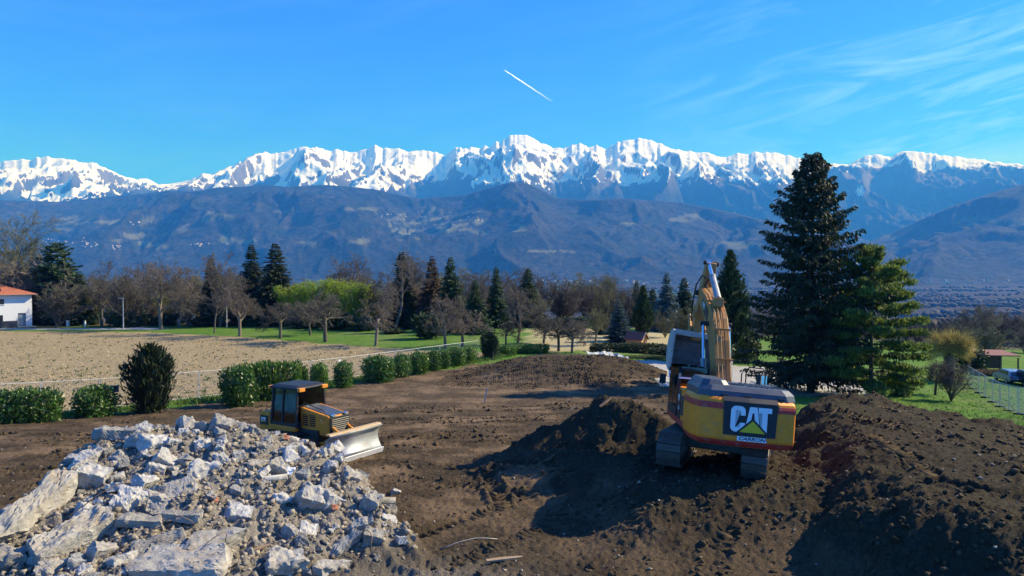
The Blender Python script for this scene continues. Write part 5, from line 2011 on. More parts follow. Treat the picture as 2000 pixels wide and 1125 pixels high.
    text_mesh('336', 'type_number', M['white_paint'], tp, (-1.513, -0.66, 1.70), (math.pi / 2, 0, -math.pi / 2), 0.17, 0.004, 0, 1.0, 0.002)
    b = MB()
    b.box((1.02, -0.25, 1.84), (0.94, 2.5, 0.95))
    rb = b.build('right_side_body', M['cat_yellow'], root, bevel=0.03)
    b = MB()
    b.box((1.05, 0.55, 2.35), (0.8, 0.8, 0.06))
    b.build('walkway_plate', M['hood_grey'], rb)
    b = MB()
    b.tube([(1.36, 0.2, 2.3), (1.36, 0.2, 3.05), (1.30, 0.35, 3.14), (0.95, 0.6, 3.14), (0.85, 0.66, 3.05), (0.85, 0.66, 2.3)], 0.022)
    b.tube([(1.36, 1.0, 2.3), (1.36, 1.0, 2.95), (1.36, 0.85, 3.04), (1.36, 0.35, 3.04), (1.36, 0.2, 2.95)], 0.022)
    b.tube([(0.62, 0.3, 2.3), (0.62, 0.3, 2.92), (0.7, 0.45, 2.98)], 0.022)
    b.build('handrail', M['black_paint'], root)
    b = MB()
    b.tube([(1.40, 1.1, 2.3), (1.52, 1.15, 2.65)], 0.018)
    b.box((1.58, 1.15, 2.72), (0.20, 0.05, 0.30), Matrix.Rotation(0.3, 3, 'Z'))
    b.build('mirror', M['chrome'], root)
    b = MB()
    b.cyl((0.75, -1.35, 2.6), (0.75, -1.35, 3.02), 0.07, n=14)
    b.build('exhaust', M['black_paint'], root)
    # ---- cab
    x0, x1, y0, y1, zb, zt = -1.50, -0.48, -0.08, 1.92, 1.36, 2.62
    b = MB()
    for (px_, py_) in ((x0, y0), (x1, y0), (x0, y1 - 0.12), (x1, y1 - 0.12), (x0, 0.85), (x1, 0.85)):
        b.box((px_ + (0.045 if px_ < -1 else -0.045), py_ + 0.05, (zb + zt) / 2), (0.09, 0.10, zt - zb))
    b.box(((x0 + x1) / 2, (y0 + y1) / 2, zb + 0.14), (x1 - x0, y1 - y0, 0.28))
    b.box(((x0 + x1) / 2, y0 + 0.04, zb + 0.42), (x1 - x0, 0.07, 0.5))
    cabf = b.build('cab', M['black_paint'], root, bevel=0.015)
    b = MB()
    b.loft([[(x0, y0, zt), (x1, y0, zt), (x1, y1, zt), (x0, y1, zt)], [(x0 + 0.02, y0 + 0.02, zt + 0.06), (x1 - 0.02, y0 + 0.02, zt + 0.06), (x1 - 0.02, y1 - 0.02, zt + 0.06), (x0 + 0.02, y1 - 0.02, zt + 0.06)], [(x0 + 0.12, y0 + 0.12, zt + 0.10), (x1 - 0.12, y0 + 0.12, zt + 0.10), (x1 - 0.12, y1 - 0.14, zt + 0.10), (x0 + 0.12, y1 - 0.14, zt + 0.10)]])
    b.build('roof', M['hood_grey'], cabf, bevel=0.02)
    b = MB()
    b.box(((x0 + x1) / 2, y0 - 0.004, zt + 0.012), (x1 - x0 - 0.04, 0.03, 0.05))
    b.build('roof_trim', M['white_paint'], cabf)
    for k in range(7):
        b = MB()
        b.box((x0 + 0.1 + k * 0.137, y1 - 0.25, zt + 0.19), (0.05, 0.9, 0.06), Matrix.Rotation(0.0, 3, 'X'))
        b.build('guard_bar', M['black_paint'], cabf)
    for gy_, gh_ in ((y1 + 0.2, 0.12), (y1 - 0.68, 0.10)):
        b = MB()
        b.box(((x0 + x1) / 2, gy_, zt + 0.17), (x1 - x0, 0.05, gh_))
        b.build('guard_rail', M['black_paint'], cabf)
    panes = [((x0 + 0.012, 0.40, 2.28), (0.012, 0.80, 1.42)), ((x0 + 0.012, 1.36, 2.28), (0.012, 0.80, 1.42)), ((x1 - 0.012, 0.40, 2.28), (0.012, 0.80, 1.42)), ((x1 - 0.012, 1.36, 2.28), (0.012, 0.80, 1.42)),
             ((-0.99, y0 + 0.03, 2.5), (0.84, 0.012, 1.0)), ((-0.99, y1 - 0.03, 2.3), (0.84, 0.012, 1.4))]
    for c, s in panes:
        b = MB()
        b.box(c, s)
        b.build('window_pane', M['cab_glass'], cabf)
    b = MB()
    b.box((-0.99, 0.62, 1.86), (0.52, 0.5, 0.16))
    b.box((-0.99, 0.36, 2.26), (0.5, 0.14, 0.75), Matrix.Rotation(0.12, 3, 'X'))
    b.box((-0.99, 0.34, 2.74), (0.28, 0.10, 0.2))
    b.build('seat', M['seat_cloth'], cabf, bevel=0.04)
    b = MB()
    for sx in (-1, 1):
        b.box((-0.99 + sx * 0.36, 0.85, 1.95), (0.16, 0.6, 0.12))
        b.cyl((-0.99 + sx * 0.36, 1.1, 2.0), (-0.99 + sx * 0.36, 1.14, 2.25), 0.025, n=8)
    b.build('joystick_console', M['black_paint'], cabf)
    b = MB()
    b.tube([(x0 + 0.01, 1.9, 2.0), (x0 - 0.22, 2.02, 2.05), (x0 - 0.22, 2.02, 2.3)], 0.015)
    b.box((x0 - 0.22, 2.02, 2.42), (0.22, 0.05, 0.34))
    b.build('mirror', M['black_paint'], cabf)
    # ---- boom
    bx = 0.12
    foot = Vector((0.45, 1.95))
    prof = [(0.20, 1.80), (0.32, 1.62), (0.62, 1.66), (1.55, 2.66), (2.55, 3.72), (3.6, 4.42), (5.15, 5.02), (5.52, 5.16), (5.62, 5.38), (5.48, 5.60), (5.2, 5.66), (3.85, 5.36), (2.75, 4.98), (2.1, 4.62), (1.45, 3.9), (0.65, 2.62)]
    b = MB()
    b.prism(prof, 'yz', bx - 0.27, bx + 0.27)
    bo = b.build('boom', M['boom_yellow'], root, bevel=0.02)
    C, A, T = letter_shapes()
    b = MB()
    b.prism([(3.05, 4.42), (4.35, 4.84), (4.3, 5.24), (3.0, 4.84)], 'yz', bx - 0.282, bx - 0.272)
    bp = b.build('boom_decal', M['black_paint'], bo)
    du = Vector((0, -1.3, -0.42)).normalized()
    logo(bp, (bx - 0.284, 4.12, 4.88), tuple(du), (0, -0.2, 0.95), (-1, 0, 0), 0.26)
    for k, (hx, mt) in enumerate(((-0.19, 'boom_yellow'), (-0.06, 'boom_yellow'), (0.07, 'rubber'), (0.20, 'boom_yellow'))):
        b = MB()
        off = 0.018 + 0.008 * (k % 2)
        b.tube([(bx + hx * 1.6, 0.0, 2.2), (bx + hx * 1.1, 0.35, 2.55), (bx + hx, 0.62, 2.75), (bx + hx, 1.42, 3.98 + off), (bx + hx, 2.08, 4.72 + off), (bx + hx, 2.75, 5.04 + off), (bx + hx * 0.9, 3.85, 5.42 + off)] + ([(bx + hx * 0.7, 5.1, 5.76 + off), (bx + hx * 0.6, 5.5, 5.95)] if k % 2 else []), 0.016, 7)
        b.build('hydraulic_hose', M[mt], bo, smooth=True)
    for yz in ((0.98, 3.26), (1.62, 4.24), (3.0, 5.16)):
        b = MB()
        b.box((bx, yz[0], yz[1] + 0.02), (0.64, 0.08, 0.07))
        b.build('hose_clamp', M['boom_yellow'], bo)
    for sx in (-1, 1):
        ram(root, (bx + sx * 0.46, 1.35, 1.55), (bx + sx * 0.46, 2.75, 4.35), 0.095, 0.55, 'boom_cylinder')
    bolt_ring(root, (bx, 2.75, 4.35), (0.56, 0, 0), 0.09, M['black_paint'])
    # ---- stick
    sprof = [(5.30, 5.30), (5.02, 6.25), (5.06, 6.62), (5.24, 6.72), (5.42, 6.6), (5.78, 5.9), (5.92, 5.3), (5.96, 3.6), (5.86, 3.42), (5.66, 3.44), (5.56, 3.7), (5.42, 4.8)]
    b = MB()
    b.prism(sprof, 'yz', bx - 0.20, bx + 0.20)
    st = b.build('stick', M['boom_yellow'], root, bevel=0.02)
    bolt_ring(st, (bx, 5.48, 5.38), (0.38, 0, 0), 0.11, M['black_paint'])
    bolt_ring(st, (bx, 5.2, 6.62), (0.30, 0, 0), 0.09, M['black_paint'])
    ram(root, (bx, 2.75, 5.28), (bx, 5.2, 6.62), 0.12, 0.60, 'stick_cylinder')
    b = MB()
    b.box((bx, 2.75, 5.16), (0.34, 0.34, 0.34))
    b.build('cylinder_lug', M['boom_yellow'], bo, bevel=0.02)
    ram(root, (bx, 6.05, 6.1), (bx, 6.5, 4.4), 0.095, 0.6, 'bucket_cylinder')
    for sx in (-0.16, 0.16):
        b = MB()
        b.tube([(bx + sx, 5.05, 6.0), (bx + sx - 0.15, 4.9, 6.1), (bx + sx - 0.28, 5.2, 5.7), (bx + sx - 0.24, 5.6, 5.0), (bx + sx - 0.14, 5.8, 4.2)], 0.028, 6)
        b.build('stick_hose', M['rubber'], st, smooth=True)
    b = MB()
    b.box((bx - 0.27, 5.48, 4.5), (0.15, 0.22, 0.26))
    b.build('valve_block', M['boom_yellow'], st, bevel=0.02)
    for sx in (-1, 1):
        b = MB()
        b.tube([(bx + sx * 0.28, 5.9, 3.9), (bx + sx * 0.28, 6.35, 4.3), (bx + sx * 0.28, 6.5, 4.4)], 0.07, 8)
        b.tube([(bx + sx * 0.2, 6.5, 4.4), (bx + sx * 0.2, 6.42, 3.55)], 0.07, 8)
        b.build('bucket_link', M['boom_yellow'], st)
    # ---- bucket, mouth towards the machine, teeth down
    hx, hy, hz = bx + 0.02, 5.76, 3.62
    outer = [(-0.28, 0.10), (0.25, 0.14), (0.75, 0.0), (1.02, -0.35), (1.05, -0.75), (0.85, -1.15), (0.45, -1.42), (-0.05, -1.52), (-0.42, -1.50)]
    w2 = 0.92
    b = MB()
    th = 0.05
    n = len(outer)
    cen = Vector((0.3, -0.7))
    inner = [tuple(Vector(p) + (cen - Vector(p)).normalized() * th) for p in outer]
    ro = [[(hx + sx * w2, hy + p[0], hz + p[1]) for p in outer] for sx in (-1, 1)]
    ri = [[(hx + sx * w2, hy + p[0], hz + p[1]) for p in inner] for sx in (-1, 1)]
    vs = ro[0] + ro[1] + ri[0] + ri[1]
    fs = []
    for i in range(n - 1):
        fs.append((i, n + i, n + i + 1, i + 1))
        fs.append((2 * n + i, 2 * n + i + 1, 3 * n + i + 1, 3 * n + i))
        fs.append((i, i + 1, 2 * n + i + 1, 2 * n + i))
        fs.append((n + i, 3 * n + i, 3 * n + i + 1, n + i + 1))
    fs.append((0, 2 * n, 3 * n, n))
    fs.append((n - 1, 2 * n - 1, 4 * n - 1, 3 * n - 1))
    b.add(vs, fs)
    bk = b.build('bucket', M['bucket_steel'], root)
    for sx in (-1, 1):
        b = MB()
        b.prism([(hy + p[0] * 1.0, hz + p[1]) for p in outer], 'yz', hx + sx * (w2 + 0.002), hx + sx * (w2 + 0.045))
        b.build('side_plate', M['dusty_steel'], bk)
        b = MB()
        b.box((hx + sx * (w2 + 0.03), hy - 0.39, hz - 0.72), (0.09, 0.10, 1.45), Matrix.Rotation(-0.08, 3, 'X'))
        b.build('side_cutter', M['dusty_steel'], bk, bevel=0.01)
    b = MB()
    b.box((hx, hy - 0.22, hz + 0.06), (2 * w2, 0.16, 0.22))
    b.build('torque_tube', M['dusty_steel'], bk, bevel=0.03)
    for sx in (-0.30, 0.30):
        b = MB()
        b.prism([(hy - 0.25, hz - 0.02), (hy - 0.1, hz + 0.32), (hy + 0.12, hz + 0.36), (hy + 0.5, hz + 0.2), (hy + 0.75, hz)], 'yz', hx + sx - 0.04, hx + sx + 0.04)
        b.build('ear', M['boom_yellow'], bk)
    b = MB()
    b.box((hx, hy - 0.42, hz - 1.50), (2 * w2 + 0.1, 0.20, 0.06))
    b.build('lip', M['dusty_steel'], bk)
    for k in range(5):
        tx = hx - w2 + 0.04 + k * (2 * w2 - 0.08) / 4
        b = MB()
        b.loft([[(tx - 0.08, hy - 0.55, hz - 1.42), (tx + 0.08, hy - 0.55, hz - 1.42), (tx + 0.08, hy - 0.38, hz - 1.42), (tx - 0.08, hy - 0.38, hz - 1.42)],
                [(tx - 0.055, hy - 0.60, hz - 1.78), (tx + 0.055, hy - 0.60, hz - 1.78), (tx + 0.055, hy - 0.54, hz - 1.78), (tx - 0.055, hy - 0.54, hz - 1.78)]])
        b.build('tooth', M['edge_steel'], bk)
    piv = Vector((0, 0.45, 1.95))
    lift = Matrix.Translation(piv) @ Matrix.Rotation(math.radians(4.5), 4, 'X') @ Matrix.Translation(-piv)
    for ch in root.children:
        if ch.name.split('.')[0] in ('boom', 'stick', 'bucket', 'boom_cylinder', 'stick_cylinder', 'bucket_cylinder', 'pin'):
            mm = lift
            if ch.name.split('.')[0] in ('stick', 'bucket', 'bucket_cylinder'):
                tp_ = Vector((0.12, 5.48, 5.38))
                mm = lift @ Matrix.Translation(tp_) @ Matrix.Rotation(math.radians(4.5), 4, 'Y') @ Matrix.Translation(-tp_)
            ch.matrix_basis = mm @ ch.matrix_basis
    return root


EXC_POS = (6.76, 23.1)
EXC_Z = 0.68
EXC_ROT = (math.radians(-4.5), math.radians(4.5), math.radians(-5.0))
excavator()


def bulldozer():
    root = empty('bulldozer', DOZ_POS, DOZ_ROT)
    root.scale = (0.93, 0.93, 0.93)
    tag(root, 'yellow and black bulldozer with bright steel blade behind the rubble heap', 'bulldozer')
    shoe = shoe_mesh(0.56, 0.18)
    shoe.materials.append(M['track_steel'])
    for sx in (-1, 1):
        build_track(root, sx * 0.95, 0.56, 1.18, 0.40, 0.18, shoe, (M['dozer_yellow'], M['track_steel']))
    b = MB()
    b.box((0, 0.0, 0.85), (1.3, 2.9, 0.6))
    b.build('main_frame', M['black_paint'], root, bevel=0.03)
    # engine bonnet
    b = MB()
    b.prism([(0.30, 1.02), (0.30, 2.02), (1.98, 1.76), (2.02, 1.70), (2.02, 0.92)], 'yz', -0.56, 0.56)
    hd = b.build('engine_bonnet', M['dozer_yellow'], root, bevel=0.045, seg=3)
    R = Matrix.Rotation(-math.atan2(0.26, 1.68), 3, 'X')
    b = MB()
    b.box((0, 1.12, 1.905), (0.84, 1.66, 0.03), R)
    b.build('bonnet_top_panel', M['hood_grey'], hd, bevel=0.01)
    for sx in (-1, 1):
        for k in range(2):
            b = MB()
            b.box((sx * 0.562, 0.62 + 0.42 * k, 1.50), (0.012, 0.34, 0.5))
            p = b.build('side_grille', M['grille_dark'], hd)
            for q in range(6):
                s = MB()
                s.box((sx * 0.571, 0.62 + 0.42 * k, 1.29 + 0.083 * q), (0.010, 0.31, 0.02))
                s.build('slat', M['dozer_yellow'], p)
        b = MB()
        b.box((sx * 0.57, 1.62, 1.55), (0.02, 0.07, 0.22), Matrix.Rotation(0.5, 3, 'X'))
        b.build('latch', M['chrome'], hd)
    b = MB()
    b.box((0, 2.045, 1.30), (1.06, 0.06, 0.86))
    gr = b.build('radiator_guard', M['black_paint'], root, bevel=0.015)
    for k in range(9):
        b = MB()
        b.box((0, 2.085, 0.98 + 0.08 * k), (0.92, 0.03, 0.035), Matrix.Rotation(0.5, 3, 'X'))
        b.build('grille_slat', M['black_paint'], gr)
    for sx in (-1, 1):
        b = MB()
        b.cyl((sx * 0.34, 2.0, 1.80), (sx * 0.34, 2.10, 1.78), 0.075, n=14)
        b.build('headlamp', M['chrome'], gr)
    b = MB()
    b.tube([(0.52, 0.42, 2.0), (0.52, 0.5, 2.22), (0.52, 1.7, 1.98), (0.52, 1.8, 1.80)], 0.018)
    b.build('handrail', M['black_paint'], root)
    # cab
    y0, y1, zb, zt = -1.25, 0.34, 1.22, 2.74
    xb, xt = 0.80, 0.70
    b = MB()
    corners = [(-1, y0), (1, y0), (-1, y1), (1, y1)]
    for sx, y in corners:
        b.tube([(sx * xb, y, zb), (sx * xt, y * 0.93 + 0.0, zt)], 0.06, 6)
    for sx in (-1, 1):
        b.tube([(sx * xb, -0.55, zb), (sx * xt, -0.52, zt)], 0.05, 6)
        b.box((sx * 0.79, -0.45, 1.28), (0.07, 1.6, 0.16))
    b.box((0, y0, 1.30), (1.5, 0.07, 0.3))
    b.box((0, y1, 1.30), (1.5, 0.07, 0.3))
    b.box((0, -0.45, 1.2), (1.5, 1.5, 0.08))
    cab = b.build('cab', M['black_paint'], root)
    b = MB()
    b.loft([[(-0.80, y0 - 0.08, zt), (0.80, y0 - 0.08, zt), (0.80, y1 + 0.06, zt), (-0.80, y1 + 0.06, zt)], [(-0.80, y0 - 0.08, zt + 0.08), (0.80, y0 - 0.08, zt + 0.08), (0.80, y1 + 0.06, zt + 0.08), (-0.80, y1 + 0.06, zt + 0.08)],
            [(-0.60, y0 + 0.1, zt + 0.17), (0.60, y0 + 0.1, zt + 0.17), (0.60, y1 - 0.12, zt + 0.17), (-0.60, y1 - 0.12, zt + 0.17)]])
    b.build('roof', M['black_paint'], cab, bevel=0.03)
    for sx in (-1, 1):
        for yy in (y1 + 0.12, y0 - 0.16):
            b = MB()
            b.box((sx * 0.62, yy, zt + 0.01), (0.30, 0.16, 0.15))
            lb = b.build('work_lamp', M['dozer_yellow'], cab, bevel=0.02)
    for sx in (-1, 1):
        for (ya, yb) in ((y0 + 0.06, -0.60), (-0.48, y1 - 0.06)):
            b = MB()
            xo, xi = sx * (xb - 0.012), sx * (xt - 0.012)
            b.add([(xo, ya, zb + 0.15), (xo, yb, zb + 0.15), (xi, yb * 0.95, zt - 0.02), (xi, ya * 0.95, zt - 0.02)], [(0, 1, 2, 3)])
            o = b.build('window_pane', M['cab_glass'], cab)
            md = o.modifiers.new('thick', 'SOLIDIFY')
            md.thickness = 0.008
    for yy, k in ((y1, 0.93), (y0, 0.93)):
        b = MB()
        b.add([(-xb + 0.08, yy, zb + 0.25), (xb - 0.08, yy, zb + 0.25), (xt - 0.06, yy * k, zt - 0.02), (-xt + 0.06, yy * k, zt - 0.02)], [(0, 1, 2, 3)])
        o = b.build('window_pane', M['cab_glass'], cab)
        md = o.modifiers.new('thick', 'SOLIDIFY')
        md.thickness = 0.008
    b = MB()
    b.box((0, -0.62, 1.50), (0.54, 0.5, 0.18))
    b.box((0, -0.88, 1.90), (0.52, 0.14, 0.7), Matrix.Rotation(0.12, 3, 'X'))
    b.build('seat', M['seat_cloth'], cab, bevel=0.04)
    b = MB()
    for sx in (-1, 1):
        b.box((sx * 0.40, -0.45, 1.62), (0.16, 0.6, 0.12))
        b.cyl((sx * 0.40, -0.2, 1.66), (sx * 0.40, -0.16, 1.9), 0.03, n=8)
    b.box((0, 0.18, 1.62), (0.5, 0.14, 0.5))
    b.build('control_console', M['black_paint'], cab)
    # tank and rear fenders
    b = MB()
    b.prism([(-1.95, 0.85), (-1.98, 1.45), (-1.85, 1.72), (-1.30, 1.72), (-1.25, 1.22), (0.30, 1.22), (0.30, 1.02), (-1.20, 0.95)], 'yz', -0.86, 0.86)
    tk = b.build('rear_tank', M['dozer_yellow'], root, bevel=0.04)
    for sx in (-1, 1):
        b = MB()
        b.box((sx * 0.872, -1.62, 1.35), (0.02, 0.52, 0.40))
        lp = b.build('logo_panel', M['black_paint'], tk)
        if sx > 0:
            logo(lp, (0.885, -1.80, 1.28), (0, 1, 0), (0, 0, 1), (1, 0, 0), 0.19)
        b = MB()
        b.box((sx * 0.93, -0.2, 0.98), (0.42, 2.0, 0.06))
        b.build('fender', M['black_paint'], root, bevel=0.01)
    # blade
    W = 1.42
    prof = []
    for k in range(9):
        a = k / 8
        prof.append((0.30 - 0.30 * math.sin(math.pi * (0.10 + 0.80 * a)) + 0.10 * (a > 0.9), 0.26 + 0.98 * a))
    back = [(p[0] - 0.06, p[1]) for p in prof]
    poly = [(2.80 + p[0], p[1]) for p in prof] + [(2.80 + p[0], p[1]) for p in reversed(back)]
    rows = len(prof)
    b = MB()
    vs, fs = [], []
    for sx in (-1, 1):
        for p in prof:
            vs.append((sx * W, 2.80 + p[0], p[1]))
        for p in back:
            vs.append((sx * W, 2.80 + p[0], p[1]))
    m = 2 * rows
    for i in range(rows - 1):
        fs.append((i, i + 1, m + i + 1, m + i))
        fs.append((rows + i, m + rows + i, m + rows + i + 1, rows + i + 1))
        fs.append((i, rows + i, rows + i + 1, i + 1))
        fs.append((m + i, m + i + 1, m + rows + i + 1, m + rows + i))
    fs.append((rows - 1, 2 * rows - 1, m + 2 * rows - 1, m + rows - 1))
    fs.append((0, m, m + rows, rows))
    b.add(vs, fs)
    bl = b.build('blade', M['bright_steel'], root, smooth=False)
    for p in bl.data.polygons:
        p.use_smooth = len(p.vertices) == 4
    b = MB()
    b.box((0, 3.02, 0.17), (2 * W + 0.10, 0.05, 0.22), Matrix.Rotation(-0.35, 3, 'X'))
    b.build('cutting_edge', M['edge_steel'], bl)
    b = MB()
    b.prism([(2.72, 1.235), (3.02, 1.235), (2.98, 1.30), (2.76, 1.30)], 'yz', -W, W)
    b.build('top_edge', M['blade_yellow'], bl, bevel=0.01)
    b = MB()
    b.prism([(2.70, 0.5), (2.55, 0.6), (2.55, 1.0), (2.66, 1.1)], 'yz', -1.3, 1.3)
    b.build('back_rib', M['blade_yellow'], bl, bevel=0.02)
    for sx in (-1, 1):
        b = MB()
        b.prism([(-0.3, 0.42), (-0.3, 0.62), (1.9, 0.72), (2.75, 0.8), (2.75, 0.5), (1.9, 0.45)], 'yz', sx * 0.56 - 0.07, sx * 0.56 + 0.07)
        b.build('push_arm', M['dozer_yellow'], root, bevel=0.02)
        ram(root, (sx * 0.40, 1.95, 1.35), (sx * 0.40, 2.66, 0.95), 0.07, 0.55, 'lift_cylinder', 'dozer_yellow')
    return root


DOZ_POS = (-8.15, 28.0, gz(-8.15, 28.0) + 0.02)
DOZ_ROT = (math.radians(1.0), 0.0, math.radians(-90 - 33))
bulldozer()
# ------------------------------------------------------------------ broken concrete, soil clods, rebar
def chunk_mesh(seed, dims, rough=0.05, cuts=3, n=18, res=0.10):
    rng = np.random.default_rng(seed)
    bm = bmesh.new()
    for k in range(n):
        p = rng.uniform(-1, 1, 3)
        j = rng.integers(0, 3)
        p[j] = np.sign(p[j]) * rng.uniform(0.75, 1.0)
        bm.verts.new(p * np.array(dims) * 0.5)
    if n > 14:
        for sx in (-1, 1):
            for sy in (-1, 1):
                for sz in (-1, 1):
                    if rng.uniform() < 0.55:
                        bm.verts.new(np.array([sx, sy, sz]) * np.array(dims) * 0.5 * rng.uniform(0.78, 0.98, 3))
    bmesh.ops.convex_hull(bm, input=bm.verts[:])
    loose = [v for v in bm.verts if not v.link_faces]
    bmesh.ops.delete(bm, geom=loose, context='VERTS')
    bmesh.ops.dissolve_limit(bm, angle_limit=math.radians(14), verts=bm.verts[:], edges=bm.edges[:])
    bmesh.ops.triangulate(bm, faces=bm.faces[:])
    mx = max(dims)
    for it in range(cuts):
        es = [e for e in bm.edges if e.calc_length() > mx * res]
        if not es:
            break
        bmesh.ops.subdivide_edges(bm, edges=es, cuts=1, use_grid_fill=False)
        bmesh.ops.triangulate(bm, faces=bm.faces[:])
    co = np.array([v.co[:] for v in bm.verts])
    s = 2.6 / mx
    d = fbm(co[:, 0] * s + seed, co[:, 1] * s + co[:, 2] * s * 0.7, 4, gain=0.6, seed=seed % 40) * rough * mx
    d2 = fbm(co[:, 2] * s + 7 + seed, co[:, 0] * s - co[:, 1] * s * 0.8, 4, gain=0.6, seed=(seed + 9) % 40) * rough * mx
    bm.normal_update()
    for v, a, b_ in zip(bm.verts, d, d2):
        v.co += v.normal * float(a) + Vector((0, 0, float(b_) * 0.5))
    for v in bm.verts:
        v.co += v.normal * float(rng.normal()) * 0.006 * mx
    me = bpy.data.meshes.new('chunk')
    bm.to_mesh(me)
    bm.free()
    for p in me.polygons:
        p.use_smooth = True
    me.set_sharp_from_angle(angle=math.radians(38))
    return me


CH = []
_dims = [(1, 0.8, 0.55), (1, 0.7, 0.7), (1, 0.9, 0.45), (1, 0.85, 0.8), (1, 0.6, 0.5), (1, 0.95, 0.35), (1, 0.75, 0.6), (1, 0.5, 0.45), (1, 0.9, 0.7), (1, 0.8, 0.4)]
for i in range(22):
    CH.append(chunk_mesh(900 + i, _dims[i % len(_dims)], 0.06 + 0.02 * (i % 3), 5, 12 + (i * 5) % 12))
BEAM = [chunk_mesh(950 + i, (1, 0.24 + 0.05 * i, 0.22), 0.035, 6, 22, 0.05) for i in range(3)]
SLAB = [chunk_mesh(960 + i, (1, 0.7, 0.2), 0.03, 6, 22, 0.05) for i in range(2)]
for i, me in enumerate(CH):
    me.materials.append(M['concrete'] if i % 4 else M['concrete_dirty'])
for me in BEAM + SLAB:
    me.materials.append(M['concrete'])


def chunk(me, loc, size, rot, label, group=None, name='concrete_chunk', cat='concrete', mat=None, stretch=(1, 1, 1)):
    o = bpy.data.objects.new(name, me)
    COL.objects.link(o)
    o.location = loc
    o.rotation_euler = rot
    o.scale = (size * stretch[0], size * stretch[1], size * stretch[2])
    tag(o, label, cat, group)
    if mat:
        o.material_slots[0].link = 'OBJECT'
        o.material_slots[0].material = M[mat]
    return o


def place_px(px, py):
    g = gp(px, py, 9, 60)
    return g


rr = random.Random(21)
taken = []
